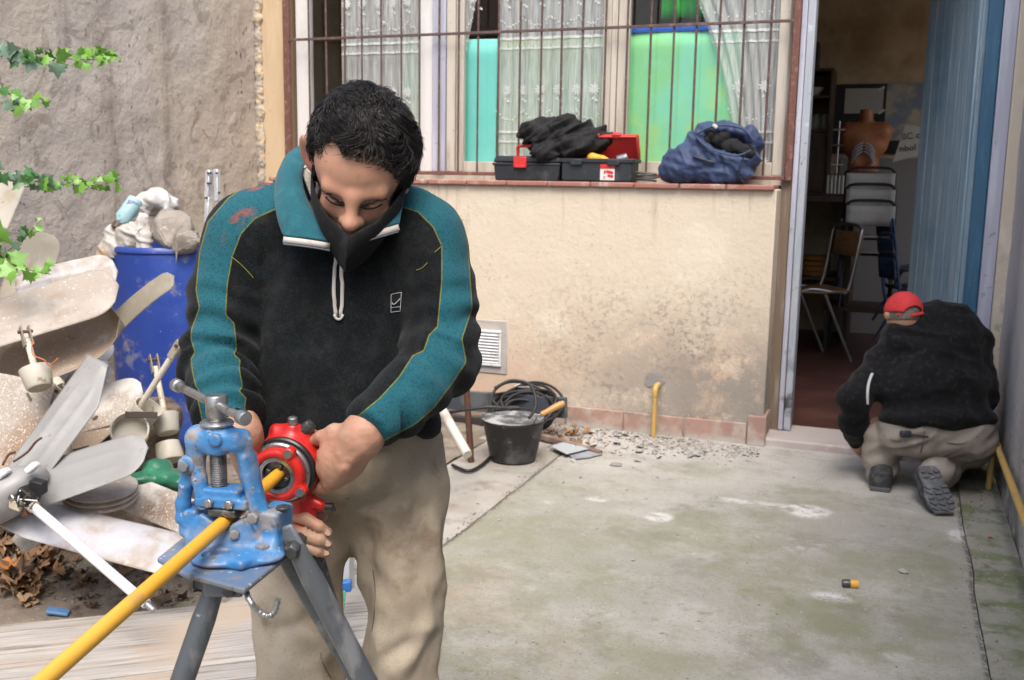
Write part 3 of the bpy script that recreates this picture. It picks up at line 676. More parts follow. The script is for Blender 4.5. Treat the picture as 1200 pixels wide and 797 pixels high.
# hook latch on the left
s = SDF(); s.chain([(-.056, -.006, .082), (-.063, -.006, .05), (-.071, -.004, .018), (-.072, -.004, -.004), (-.063, -.004, -.015), (-.053, -.004, -.010)], [.012, .0105, .0105, .0105, .0095, .008], k=.006)
s.cyl((-.056, -.022, .082), (-.056, .012, .082), .014, .003, .004); s.box((0, -.040, 0), (.2, .020, .2), None, .002, .003, True)
sdf_obj('hook_latch', s, .0022, M['visepaint'], vise, 1, lambda V: .0005*fbm(V*170, 2))
# screw, head, handle
b = MB(); pr = [(.0125, .038)]
z = .040
while z < .142: pr += [(.0105, z), (.0128, z+.0017)]; z += .0034
pr += [(.0105, .143), (.0135, .152), (.0155, .156), (.016, .184), (.0145, .1865), (.0, .1872)]
b.lathe(pr, (-.014, 0, 0), n=24); b.build('screw', M['steel'], vise, smooth=35)
b = MB(); b.lathe([(.024, .142), (.025, .145), (.022, .148), (.013, .149)], (-.014, 0, 0), n=28); b.build('screw_collar', M['steel'], vise, smooth=40)
b = MB(); h0 = vz_(193, 452, .172); h1 = vz_(274, 493, .172); hd = h1-h0; hd /= np.linalg.norm(hd); mid = np.array([-.014, 0, .172]); t0 = (h0-mid) @ hd; t1 = (h1-mid) @ hd
e0, e1 = mid+hd*t0, mid+hd*t1
b.tube([e0+hd*.01, e1-hd*.01], .0066, 14); hb = b.build('handle', M['steel'], vise, smooth=40)
for e, d in ((e0, hd), (e1, -hd)):
    b = MB(); b.lathe([(.0, -.002), (.0085, -.001), (.0105, .002), (.0105, .016), (.008, .019)], e, basis(d), 18); b.build('handle_end', M['steel'], hb, smooth=35)
# upper jaw block, bolts
s = SDF(); s.box((-.004, 0, .040), (.030, .020, .009), None, .004); s.box((-.002, -.006, .028), (.042, .016, .008), None, .004, .005); s.cap((0, -.05, .0), (0, .05, .0), .0135, k=.002, sub=True)
sdf_obj('jaw', s, .002, M['visepaint'], vise, 1, lambda V: .0007*fbm(V*170, 2))
s = SDF(); s.box((0, -.006, .014), (.022, .018, .006), None, .002); s.cap((0, -.05, .0), (0, .05, .0), .0108, k=.0, sub=True); sdf_obj('jaw_tooth_block', s, .002, M['greasy'], vise)
def hexbolt(c, ax, r, h, m=M['steel'], parent=vise, rot=.3):
    b = MB(); b.lathe([(r, 0), (r, h*.8), (r*.8, h), (0, h)], c, basis(ax) @ rotm(0, 0, rot), 6); return b.build('bolt', m, parent, bevel=.001)
for c in ((-.018, -.023, .030), (.014, -.023, .030)):
    hexbolt(c, (0, -1, 0), .0075, .007)
hexbolt((.053, -.026, .014), (0, -1, 0), .0095, .008, M['visepaint']); hexbolt((-.056, -.024, .082), (0, -1, 0), .009, .006, M['visepaint'])
hexbolt((.064, -.022, -.036), (0, 0, 1), .012, .010, M['visepaint']); hexbolt((.02, -.022, -.016), (.3, -1, .1), .008, .006, M['visepaint'])
hexbolt((.083, .010, .018), (0, 0, 1), .012, .004, M['greasy'])
# rebar hook under the table
pts = [vz_(287, 688, -.066), vy_(292, 703, -.118), vy_(303, 716, -.115), vy_(314, 722, -.112), vy_(322, 716, -.11), vy_(326, 702, -.11)]
path = catmull(pts, 8); b = MB(); b.tube(path, [.0042+.0007*math.sin(i*1.9) for i in range(len(path))], 8); b.build('rebar_hook', M['steel'], vise, smooth=60)
# legs
def leg(p0, p1, r=.0175):
    p0, p1 = vl(p0), vl(p1); d = (p1-p0)/np.linalg.norm(p1-p0); n_ = 16
    b = MB(); b.tube([p0+(p1-p0)*i/n_ for i in range(n_+1)], [r*(.8 if i == 0 else 1) for i in range(n_+1)], 16); l_ = b.build('leg', M['leggrey'], vise, smooth=50)
    b = MB(); b.box(p0-d*.008, (.030, .010, .055), basis(-d, (0, 1, 0)), taper=.8); b.build('leg_bracket', M['visepaint'], l_, bevel=.004)
    b = MB(); q = basis(-d, (0, 1, 0)); b.lathe([(.012, -.022), (.013, -.018), (.013, .018), (.010, .022)], p0, q @ rotm(math.pi/2), 6); b.build('leg_bolt', M['greasy'], l_, bevel=.001)
def foot(p0, px, py, D):
    q = at(px, py, D); d = q-p0; return p0+d*((.0-p0[2]+.01)/d[2])
L0 = at(253, 684, 1.47); leg(L0, foot(L0, 214, 797, 1.47))
L1 = at(346, 640, 1.50); leg(L1, foot(L1, 428, 797, 1.555))
L2 = at(322, 628, 1.56); leg(L2, foot(L2, 420, 797, 1.66), .015)
b = MB(); bc = vz_(262, 686, -.075); b.box(bc, (.055, .012, .034), rotm(0, 0, .2)); b.build('bracket', M['visepaint'], vise, bevel=.004); hexbolt(bc+np.array([.012, -.006, -.004]), (.2, -1, 0), .0095, .008, M['greasy'])
# the pipe
b = MB(); b.tube([A_+U_*.235-U_*i*.06 for i in range(24)], .0104, 24); tag(b.build('gas_pipe', M['pipe'], smooth=50), 'long yellow coated gas pipe clamped in the blue vise', 'pipe')
# ratchet threader
TH = A_+U_*.172; TB = basis(U_)                                      # local z along the pipe, away from the vise
thr = thing('pipe_threader', 'red ratchet pipe threader with black handle held on the pipe end', 'threading tool', TH)
def rot_from(Bm):
    m = Matrix([list(map(float, r)) for r in Bm]); return m.to_euler()
thr.rotation_euler = rot_from(TB)
TLx = lambda p: TB.T @ (np.asarray(p, float)-TH)
def ring(name, r0, r1, z0, z1, m, n=48, bev=.0025):
    b = MB(); b.lathe([(r0, z0), (r1-bev, z0), (r1, z0+bev), (r1, z1-bev), (r1-bev, z1), (r0, z1), (r0, z0)], n=n, capends=False); return b.build(name, m, thr, smooth=40)
s = SDF()
def torus(c, R, r, L):
    def fn(p):
        q = np.stack([np.hypot(p[:, 0]-c[0], p[:, 1]-c[1])-R, np.maximum(np.abs(p[:, 2]-c[2])-L, 0)], 1); return np.linalg.norm(q, axis=1)-r
    return fn
s.custom((0, 0, .004), .062, torus((0, 0, .004), .039, .0075, .003), .004)
lug = []
for a in (.55, 2.1, 3.65, 5.25):
    c = (.048*math.cos(a), .048*math.sin(a), .002); s.cyl((c[0], c[1], -.006), (c[0], c[1], .012), .0095, .002, .006); lug.append(c)
sdf_obj('face_ring', s, .002, M['redpaint'], thr)
for c in lug: 
    b = MB(); b.lathe([(.0075, -.0105), (.0075, -.0065), (.0062, -.006)], c, None, 12); b.build('bolt', M['steel'], thr, smooth=40)
ring('die_ring', .025, .034, -.002, .012, M['steel']); ring('bore', .0125, .0255, .006, .03, M['greasy'])
for a in range(4):
    b = MB(); q = a*math.pi/2+.4; b.box((.0165*math.cos(q), .0165*math.sin(q), .004), (.008, .006, .008), rotm(0, 0, q)); b.build('die', M['greasy'], thr, bevel=.001)
ring('cam_plate', .03, .052, .012, .022, M['steel']); ring('black_ring', .03, .0575, .0225, .034, mat('black_ring', (.02, .02, .02), .35))
# ratchet body with neck
upv = TB.T @ np.array([0, 0, 1.]); upv[2] = 0; upv /= np.linalg.norm(upv); rt = np.cross(upv, [0, 0, 1.]); rt = rt if (TB @ rt)[0] > 0 else -rt
tt = math.radians(14); hdir = -upv*math.cos(tt)+rt*math.sin(tt)
s = SDF(); cb = np.array([0, 0, .052])
s.custom(cb, .085, torus(cb, .045, .0135, .014), .004)
s.chain([cb+hdir*.050, cb+hdir*.075, cb+hdir*.098], [.023, .018, .0170], k=.016); s.cap(cb+hdir*.092, cb+hdir*.103, .0195, k=.006)
s.cap(cb+upv*.050+rt*.008, cb+upv*.066+rt*.010, .013, .010, k=.014); s.cap(cb+hdir*.062+rt*.012, cb+hdir*.072+rt*.036, .012, .010, k=.008)
s.cap(cb+upv*.055+rt*.030+np.array([0, 0, .01]), cb+upv*.060-rt*.02, .012, k=.014)
sdf_obj('ratchet_body', s, .0022, M['redpaint'], thr)
b = MB(); q = cb+upv*.074+rt*.011; b.lathe([(.0085, 0), (.0085, .010), (.006, .012), (0, .012)], q, basis(upv), 16); b.build('knob', M['steel'], thr, smooth=40)
b = MB(); q = cb+upv*.058+rt*.026+np.array([0, 0, .006]); b.lathe([(.004, 0), (.011, .004), (.012, .014), (.009, .022), (0, .024)], q, basis(rt*.6+upv*.6), 10); b.build('pawl_knob', M['greasy'], thr, smooth=30)
b = MB(); q = cb+hdir*.073+rt*.046; b.tube([q-rt*.004, q+rt*.012], .006, 8); b.tube([q+rt*.011+hdir*-.006, q+rt*.011+hdir*.008], .0035, 8); b.build('pawl_spring', M['greasy'], thr, smooth=50)
HB0, HB1 = cb+hdir*.10, cb+hdir*.36
b = MB(); b.tube([HB0+(HB1-HB0)*i/8 for i in range(9)], [.0122]*8+[.0112], 12); b.build('handle', M['greasy'], thr, smooth=50)
thw = lambda p: TH+TB @ np.asarray(p, float)
# ================================================================== standing man
CR = AX.T                                            # columns: right, down, forward
M['skin'] = mat('tanned_skin', (.50, .275, .18), .48, [((.53, .25, .17), 16, .45, .65, {'amt': .6}), ((.38, .19, .12), 60, .55, .7, {'amt': .5}), ((.55, .19, .14), 0, .2, 1.0, {'attr': 'flush', 'amt': .8}), ((.20, .11, .075), 0, .2, 1.0, {'attr': 'dark', 'amt': .85})], [(260, .12, {'d': .001}), (70, .08, {'d': .002})], sss=.12, rvar=.06)
M['handskin'] = mat('dusty_hand_skin', (.43, .235, .155), .58, [((.50, .26, .18), 26, .45, .65), ((.40, .30, .21), 14, .52, .68, {'detail': 8}), ((.33, .20, .13), 9, .55, .7, {'amt': .6})], [(90, .45, {'d': .0018}), (260, .35, {'d': .0008})], sss=.08)
M['fleece'] = mat('black_teal_fleece', (.0075, .0075, .008), .95, [
    ((.017, .0165, .016), 30, .45, .7), ((.018, .105, .135), 0, -.6, .6, {'attr': 'teal'}), ((.02, .155, .20), 26, .48, .7, {'attr': 'teal2', 'amt': 0}),
    ((.20, .21, .04), 0, -1.3, -.6, {'attr': 'teal', 'band': (.1, .7), 'amt': .8}),
    ((.32, .085, .06), 26, .50, .62, {'attr2': 1, 'stretch': (1, 1, 1.6), 'amt': 0}),
    ((.30, .075, .05), 0, .35, .75, {'attr': 'smudge', 'mulnoise': (42, .44, .6), 'amt': .85}),
    ((.13, .13, .125), 190, .70, .74, {'amt': .7}), ((.004, .03, .04), 240, .50, .66, {'attr2': 1, 'amt': .45, 'detail': 2})],
    [(420, .55, {'d': .003, 'detail': 3}), (60, .25, {'d': .006})], sheen=.07, spec=.15)
M['tealfleece'] = mat('teal_fleece', (.018, .105, .135), .95, [((.024, .13, .165), 40, .45, .65)], [(420, .5, {'d': .003, 'detail': 3})], sheen=.15, spec=.2)
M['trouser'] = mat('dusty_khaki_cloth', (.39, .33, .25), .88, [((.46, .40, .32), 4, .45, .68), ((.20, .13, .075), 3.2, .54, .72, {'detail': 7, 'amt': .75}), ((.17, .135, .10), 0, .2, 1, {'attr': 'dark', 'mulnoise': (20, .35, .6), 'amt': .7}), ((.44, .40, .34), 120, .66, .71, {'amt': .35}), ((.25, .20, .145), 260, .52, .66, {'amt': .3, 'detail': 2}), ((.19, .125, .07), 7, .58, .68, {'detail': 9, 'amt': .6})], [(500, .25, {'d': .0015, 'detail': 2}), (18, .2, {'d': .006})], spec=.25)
M['hair'] = mat('black_hair', (.010, .0085, .008), .55, [((.022, .016, .013), 60, .5, .7)], [(200, .3, {'d': .002})], spec=.5)
M['maskcloth'] = mat('black_mask_cloth', (.011, .011, .012), .85, [((.022, .021, .02), 60, .5, .7)], [(700, .3, {'d': .001, 'detail': 2})], sheen=.03, spec=.2)
M['zipwhite'] = mat('white_zip_tape', (.50, .475, .43), .8, [((.45, .42, .38), 50, .55, .7)], [(300, .3, {'d': .001})])
M['zipteeth'] = mat('grey_zip_teeth', (.16, .18, .21), .5)
M['shoe'] = mat('dark_work_boot', (.03, .03, .033), .7, [((.11, .10, .09), 14, .5, .7)], [(60, .3, {'d': .002})])
man = thing('person', 'man standing in black and teal fleece and khaki trousers, working a red tool', 'person', (at(405, 600, 1.9)[0], at(405, 600, 1.9)[1], 0))
MO = np.array(man.location)
def polysd(P2, poly):
    poly = np.array(poly, float); a = poly; b = np.roll(poly, -1, 0); best = np.full(len(P2), 1e9); ins = np.zeros(len(P2), bool)
    for (x1, y1), (x2, y2) in zip(a, b):
        e = np.array([x2-x1, y2-y1]); q = P2-np.array([x1, y1]); t = np.clip((q @ e)/(e @ e+1e-9), 0, 1); best = np.minimum(best, np.linalg.norm(q-t[:, None]*e, axis=1))
        c = ((y1 > P2[:, 1]) != (y2 > P2[:, 1])); ins ^= c & (P2[:, 0] < (x2-x1)*(P2[:, 1]-y1)/(y2-y1+1e-12)+x1)
    return np.where(ins, best, -best)
def polyline_coord(V, pts):
    best = np.full(len(V), 1e9); S_ = np.zeros(len(V)); acc = 0
    for a, b in zip(pts[:-1], pts[1:]):
        e = b-a; L = np.linalg.norm(e); q = V-a; t = np.clip((q @ e)/(L*L), 0, 1); d = np.linalg.norm(q-t[:, None]*e, axis=1); m = d < best
        best = np.where(m, d, best); S_ = np.where(m, acc+t*L, S_); acc += L
    return S_, best
class Surf:
    def __init__(s, o): s.t = BVHTree.FromPolygons([v.co for v in o.data.vertices], [list(p.vertices) for p in o.data.polygons])
    def hit(s, px, py, off=.002):
        d = Vector(ray(px, py)).normalized(); h = s.t.ray_cast(Vector(EYE), d)
        return None if h[0] is None else np.array(h[0]+h[1]*off)
def relobj(o, root):
    """keep world placed mesh where it is under a moved parent"""
    o.parent = root; o.matrix_parent_inverse = Matrix.Translation(-root.location); return o
# ---- head frame
HB = np.stack([AX[0], AX[2], -AX[1]], 1)
HR = HB @ rotm(0, math.radians(7), 0) @ rotm(0, 0, math.radians(5)) @ rotm(math.radians(41))
HC = at(414, 237, 1.675)-HR @ np.array([0, -.086, -.008])
def hd_(p): return HC+HR @ np.array(p, float)
body = SDF()
def E(c, r, k=.012, sub=False, rot=None): body.ell(hd_(c), r, HR if rot is None else HR @ rot, k, sub)
def Cp(a, b, ra, rb=None, k=.01, sub=False): body.cap(hd_(a), hd_(b), ra, rb, k, sub)
E((0, .014, .036), (.074, .095, .088)); E((0, -.030, -.035), (.060, .065, .086), .02); E((0, -.022, .030), (.0730, .0725, .062), .02)
Cp((.050, .005, -.062), (.016, -.066, -.104), .022, .019, .02); Cp((-.050, .005, -.062), (-.016, -.066, -.104), .022, .019, .02); E((0, -.074, -.103), (.022, .017, .018), .014)
Cp((-.042, -.078, .012), (0, -.089, .006), .012, .012, .014); Cp((.042, -.078, .012), (0, -.089, .006), .012, .012, .014)
for sx in (-1, 1):
    E((sx*.031, -.100, -.011), (.019, .016, .011), .014, True); E((sx*.031, -.0785, -.011), (.0140, .0115, .0105), .006)
    E((sx*.038, -.066, -.032), (.019, .016, .014), .018)
    Cp((sx*.0115, -.101, -.036), (sx*.0130, -.098, -.040), .0095, .0095, .006)
    body.ell(hd_((sx*(.090 if sx < 0 else .082), .014, .010)), (.009, .026, .040 if sx < 0 else .033), HR @ rotm(0, sx*.20, sx*-.75), .006); body.ell(hd_((sx*(.095 if sx < 0 else .088), .003, .014)), (.008, .014, .024), HR @ rotm(0, sx*.2, sx*-.75), .006, True)
    Cp((sx*.078, .006, -.030), (sx*.079, .010, -.034), .0075, k=.006)
Cp((0, -.092, .006), (0, -.114, -.031), .0092, .0105, .014); E((0, -.115, -.033), (.0120, .011, .0105), .008)
E((0, -.092, -.066), (.026, .012, .010), .01); E((0, -.088, -.079), (.022, .012, .008), .008)
NB = at(408, 262, 1.86)
body.cap(hd_((0, .030, -.06)), NB, .056, .062, .03)
# ---- arms (skin)
SHL, ELL, WRL = at(286, 279, 1.83), at(256, 425, 1.80), at(282, 506, 1.665)
SHR, ELR, WRR = at(500, 280, 1.83), at(518, 418, 1.79), at(428, 506, 1.655)
PEL = at(411, 530, 1.93)
body.cap(NB, at(400, 400, 1.88), .07, .10, .04); body.cap(at(400, 400, 1.88), PEL, .10, .08, .04)
body.cap(at(330, 270, 1.85), at(470, 270, 1.85), .05, k=.03)
body.chain([SHL, ELL], [.045, .040], .02); body.chain([SHR, ELR], [.045, .040], .02)
hp0, hp1 = thw(HB0), thw(HB1)
Q = lambda px, py, D: at(px, py, D)
def hand_chain(pts, rs, k=.004, k0=.012): body.chain([Q(*p) for p in pts], rs, k, k0)
# right hand (left in the photograph) gripping the threader's handle
DH = float(project([hp0+(hp1-hp0)*.10])[0, 2])
dz = DH-1.680
W0 = Q(306, 572, 1.69+dz)
body.chain([ELL, WRL, W0], [.038, .031, .028], .02)
body.ell(Q(322, 604, 1.693+dz), (.026, .036, .019), CR @ rotm(0, .5, .25), .02); body.cap(W0, Q(322, 606, 1.69+dz), .025, .026, .02)
hand_chain([(312, 600, 1.69+dz), (334, 601, 1.680+dz), (357, 607, 1.655+dz), (374, 617, 1.650+dz), (384, 624, 1.660+dz)], [.014, .0125, .0110, .0098, .0085])
hand_chain([(312, 608, 1.69+dz), (333, 617, 1.678+dz), (357, 626, 1.653+dz), (374, 633, 1.649+dz), (384, 638, 1.660+dz)], [.014, .0125, .0110, .0098, .0085], .0025)
hand_chain([(314, 616, 1.69+dz), (334, 632, 1.680+dz), (355, 641, 1.656+dz), (372, 646, 1.653+dz), (381, 649, 1.664+dz)], [.014, .0120, .0103, .0092, .0080], .0025)
hand_chain([(316, 622, 1.695+dz), (337, 645, 1.688+dz), (351, 651, 1.668+dz), (361, 655, 1.668+dz), (366, 657, 1.676+dz)], [.013, .0108, .0090, .0080, .0070], .0025)
hand_chain([(312, 588, 1.70+dz), (338, 588, 1.716+dz), (362, 598, 1.716+dz), (378, 606, 1.706+dz)], [.017, .0140, .0115, .0095], .004)
# left hand (right in the photograph) steadying the ratchet body
body.chain([ELR, WRR], [.038, .032], .02)
W1 = Q(421, 516, 1.655); body.cap(WRR, W1, .031, .030, .02)
for (x0_, y0_, x1_, y1_) in ((424, 508, 384, 514), (424, 514, 382, 532), (424, 520, 382, 551), (424, 526, 386, 568)): body.chain([Q(x0_, y0_, 1.630), Q((x0_+x1_)/2, (y0_+y1_)/2+1, 1.640), Q(x1_, y1_, 1.672)], [.004, .0045, .0060], .010)
for (x_, y_) in ((383, 515), (381, 533), (381, 551), (385, 567)): body.ell(Q(x_, y_, 1.677), (.011, .010, .011), CR, .010)
body.ell(Q(404, 538, 1.672), (.038, .040, .022), CR @ rotm(0, -.35, .6), .022); body.cap(W1, Q(395, 545, 1.675), .029, .026, .02)
for i, (y0, y1, dd) in enumerate(((512, 508, 0), (530, 528, .003), (549, 549, .006), (566, 570, .012))):
    hand_chain([(402, 528+i*8, 1.672), (384, y0+4, 1.690+dd*.4), (366, y1+3, 1.716+dd), (354, y1+6, 1.742+dd), (346, y1+8, 1.752)], [.016, .0125, .0110, .0098, .0085], .003)
hand_chain([(412, 512, 1.665), (392, 506, 1.668), (377, 512, 1.684), (368, 517, 1.70)], [.019, .0135, .0115, .0095], .005)
# ---- legs and feet
HL, HR2 = at(362, 580, 1.92), at(462, 580, 1.92)
KL, KR = at(350, 815, 1.88), at(470, 815, 1.90)
AL = np.array([KL[0]-.01, KL[1]+.05, .09]); AR = np.array([KR[0]+.01, KR[1]+.05, .09])
for a, k_, an in ((HL, KL, AL), (HR2, KR, AR)): body.chain([PEL, a, k_, an], [.08, .055, .045, .04], .02); body.cap(an, an+np.array([.02, -.13, -.05]), .035, .03, .02)
V, F = body.mesh(.0032); V = relax(V, F, 1); N_ = normals(V, F); hm = (V[:, 2] < 1.15)[:, None]; V = V+N_*hm*(.0011*fbm(V*55, 2)+.0007*fbm(V*140, 2))[:, None]
loc = (V-HC) @ HR
def gs(p, r): return np.exp(-((loc-np.array(p))**2).sum(1)/(2*r*r))
flush = np.clip(gs((0, -.120, -.044), .013)*.8+gs((.045, -.08, -.035), .016)*.5+gs((-.045, -.08, -.035), .016)*.5+gs((-.085, .012, .0), .022)*.9, 0, 1)
dark = np.clip(gs((.031, -.090, -.020), .008)*.3+gs((-.031, -.090, -.020), .008)*.3, 0, 1)  # soft shade below the eyes, painted into the skin colour
ishand = (V[:, 2] < 1.15)
o = qmesh('body', V, F, [M['skin'], M['handskin']], None, {'flush': flush, 'dark': dark})
o.data.polygons.foreach_set('material_index', ishand[F[:, 0]].astype(int))
relobj(o, man); SKIN = Surf(o)
# fingernails
def nail(px, py, rz, w=.0058):
    h = SKIN.hit(px, py, .0006)
    if h is None: return
    b = MB(); B = basis(-ray(px, py)); b.prism([(w*math.cos(a)*1.25, w*.8*math.sin(a)) for a in np.linspace(0, 2*math.pi, 10, endpoint=False)], .0012, h, CR @ rotm(0, 0, rz) @ rotm(math.pi, 0, 0)); relobj(b.build('fingernail', M['nail'], bevel=.0004), man)
M['nail'] = mat('dusty_fingernail', (.50, .33, .26), .4)
nail(383, 624, .6); nail(383, 637, .4); nail(381, 648, .2); nail(376, 605, .4)
# brows, lashes, mouth line is under the mask
def strokes(name, pts, n, ln, r, m, dirv, jit=.003):
    b = MB(); rr = random.Random(5)
    P = catmull(pts, 10)
    for i in range(n):
        q = P[int(rr.random()*(len(P)-1))]+np.array([rr.gauss(0, .0015), -.002, rr.gauss(0, jit)]); e = q+np.array(dirv)*ln*(.6+.6*rr.random())+np.array([rr.gauss(0, .001), 0, rr.gauss(0, .001)])
        b.tube([hd_(q), hd_((q+e)/2+np.array([0, -.0008, 0])), hd_(e)], [r, r*.8, r*.2], 4, caps=False)
    o = b.build(name, m); return relobj(o, man)
for sx in (-1, 1):
    o = strokes('eyebrow', [(sx*.012, -.0995, -.005), (sx*.028, -.0960, .003), (sx*.048, -.0785, .004)], 120, .009, .00042, M['hair'], (sx*.9, .2, .15), .0018)
    lash = catmull([(sx*.016, -.0880, -.0165), (sx*.025, -.0912, -.0140), (sx*.036, -.0898, -.0115), (sx*.047, -.0800, -.0085)], 6)
    b = MB(); b.tube([hd_(p) for p in lash], [.0006]+[.0015]*(len(lash)-2)+[.0005], 5); relobj(b.build('eyelash', M['hair'], smooth=60), man)
# hair
s = SDF(); s.ell(hd_((0, .016, .042)), (.083, .104, .094), HR, .01); s.ell(hd_((0, .045, .0)), (.080, .075, .085), HR, .02)
s.ell(hd_((0, -.135, -.02)), (.13, .105, .124), HR, .010, True); s.ell(hd_((.075, -.056, -.012)), (.034, .043, .052), HR, .01, True); s.ell(hd_((-.074, -.058, .004)), (.034, .044, .064), HR, .01, True); s.ell(hd_((-.042, -.085, .070)), (.026, .044, .026), HR, .012, True); s.box(hd_((0, -.06, -.075)), (.12, .075, .06), HR, .01, .015, True)
s.ell(hd_((-.100, .006, .0)), (.036, .038, .050), HR, .006, True); s.ell(hd_((.066, .016, .034)), (.022, .055, .045), HR, .02)
HV, HF = s.mesh(.004); HV = relax(HV, HF, 1); HN = normals(HV, HF); HL_ = (HV-HC) @ HR
HV = HV+HN*(.0065*fbm(HL_*48, 2)+.004*fbm(HL_*120, 2))[:, None]
hair = relobj(qmesh('hair', HV, HF, M['hair']), man)
hn = (HN @ HR); hl = (HV-HC) @ HR
ok = np.nonzero((hn[:, 1] < .9) & (hl[:, 2] > -.06))[0]
b = MB(); nst = 7500
pick = RNG.choice(ok, nst)
whorl = np.array([.012, .06, .12])
for i in pick:
    p = HL_[i]+hn[i]*.002; n = hn[i]
    d = p-whorl; d = d-n*(d @ n); d /= np.linalg.norm(d)+1e-9
    nz = np.array([float(x) for x in RNG.normal(size=3)])*.35
    cl = vnoise(np.array([p*28, p*28+50]));  side = np.cross(n, d)
    d = d+side*cl[0]*2.4+nz*.6; d = d-n*(d @ n); d /= np.linalg.norm(d)+1e-9
    L = .013+.014*float(RNG.random()); up = .55+.45*float(RNG.random())
    c1 = p+d*L*.4+n*L*.34*up; c2 = p+d*L*.8+n*L*.40*up+side*L*.35*cl[1]; c3 = p+d*L*1.0+n*L*(.10+.25*float(RNG.random()))*up+side*L*1.1*cl[1]
    P = [hd_(q) for q in (p, c1, c2, c3)]
    b.tube(P, [.0006, .0007, .00055, .00015], 3, caps=False)
st = b.build('hair_strands', M['hair'], smooth=180); relobj(st, man); st['kind'] = 'stuff'
# mask
def mk(u, v):
    a = abs(u*2-1); sgn = -1 if u < .5 else 1
    top = catmull([(0, -.1285, -.046), (.019, -.117, -.038), (.047, -.096, -.024), (.073, -.048, -.008), (.082, .004, .0)], 12)
    mid = catmull([(0, -.150, -.088), (.018, -.126, -.078), (.049, -.098, -.064), (.075, -.044, -.044), (.080, .002, -.026)], 12)
    bot = catmull([(0, -.118, -.134), (.020, -.097, -.128), (.047, -.058, -.108), (.068, -.016, -.082), (.079, .005, -.046)], 12)
    f = a*(len(top)-1); i = min(int(f), len(top)-2); w_ = f-i
    T, Mi, Bt = [c[i]*(1-w_)+c[i+1]*w_ for c in (top, mid, bot)]
    q = T*(1-v)**2+2*v*(1-v)*(Mi*2-(T+Bt)/2)+Bt*v*v
    q = q.copy(); q[0] *= sgn; q[1] += .0012*math.sin(a*26+v*9)*a
    return hd_(q)
b = MB(); b.grid(mk, 41, 14); mo = relobj(b.build('face_mask', M['maskcloth'], smooth=180, solid=.0018), man)
for sx in (-1, 1):
    P = catmull([(sx*.076, .003, -.026), (sx*.085, .012, .012), (sx*.086, .030, .022), (sx*.084, .034, -.020), (sx*.077, .006, -.052)], 8)
    b = MB(); b.tube([hd_(p) for p in P], .0013, 6); relobj(b.build('ear_loop', M['maskcloth'], smooth=180), man)
P = [mk(.5, v)-HR @ np.array([0, .0016, 0]) for v in np.linspace(0, 1, 10)]; b = MB(); b.tube(P, .0009, 5); relobj(b.build('mask_seam', M['maskcloth'], smooth=180), man)
# ---- fleece
fl = SDF()
def FE(px, py, D, r, k=.03, rot=None): fl.ell(at(px, py, D), r, CR if rot is None else CR @ rot, k)
fl.cap(at(322, 266, 1.865), at(472, 266, 1.865), .076, k=.03); FE(398, 335, 1.895, (.185, .20, .130)); FE(400, 430, 1.895, (.180, .17, .135), .05); FE(404, 500, 1.905, (.182, .075, .135), .05)
fl.cap(at(400, 235, 1.88), at(400, 330, 1.89), .09, .13, .05)
armL = [SHL, at(268, 345, 1.825), ELL, at(266, 470, 1.71), at(273, 499, 1.66)]; armR = [SHR, at(512, 345, 1.82), ELR, at(478, 465, 1.71), at(437, 500, 1.655)]
fl.chain(armL, [.074, .067, .062, .053, .043], .02, .045); fl.chain(armR, [.074, .068, .064, .054, .044], .02, .045)
for W, A0 in ((at(273, 499, 1.66), at(266, 470, 1.71)), (at(437, 500, 1.655), at(478, 465, 1.71))):
    d = (W-A0)/np.linalg.norm(W-A0); fl.cap(W-d*.012, W-d*.002, .0455, .0445, .004); fl.box(W+d*.058, (.06, .06, .05), basis(d), .002, .004, True)
fl.box(at(405, 640, 1.9), (.40, (640-514)/1179*1.9, .40), CR, .01, .012, True)
fl.box(at(405, 575, 1.9), (.155, .12, .105), CR, .05, .02, True)
fl.cap(at(400, 262, 1.80), at(400, 150, 1.86), .052, .07, .02, True)
FV, FF = fl.mesh(.0055); FV = relax(FV, FF, 2); FN = normals(FV, FF)
sL, dL = polyline_coord(FV, armL); sR, dR = polyline_coord(FV, armR)
isL = dL < np.minimum(dR, .11); isR = (dR < .11) & ~isL; pp = project(FV)
armness = np.where(isL, np.clip((pp[:, 0] < 305)*1., 0, 1), np.where(isR, (pp[:, 0] > 470)*1., 0))
disp = .006*fbm(FV*9, 2)+.0025*fbm(FV*24, 2)
camc = (FV-EYE) @ AX.T
ring_ = lambda s_, lam, ph, nzs: np.sin(2*math.pi*s_/lam+ph+5.5*fbm(FV*6+nzs, 2))*np.clip(.75+1.1*fbm(FV*11+nzs*2, 2), 0, 1.3)
prof = np.interp(sL, [.0, .10, .20, .26, .40, .47], [.0, .002, .007, .010, .0115, .003])
sharp = lambda q: np.sign(q)*np.abs(q)**.8
disp = disp+np.where(isL, armness*prof*sharp(ring_(sL, .047, .6, 3)), 0)
prof = np.interp(sR, [.0, .10, .18, .26, .40, .47], [.0, .002, .006, .008, .008, .004])
dirR = (FV-ELR) @ (CR @ np.array([.72, .69, 0]))
disp = disp+np.where(isR, armness*prof*ring_(sR, .062, 1.2, 9), 0)
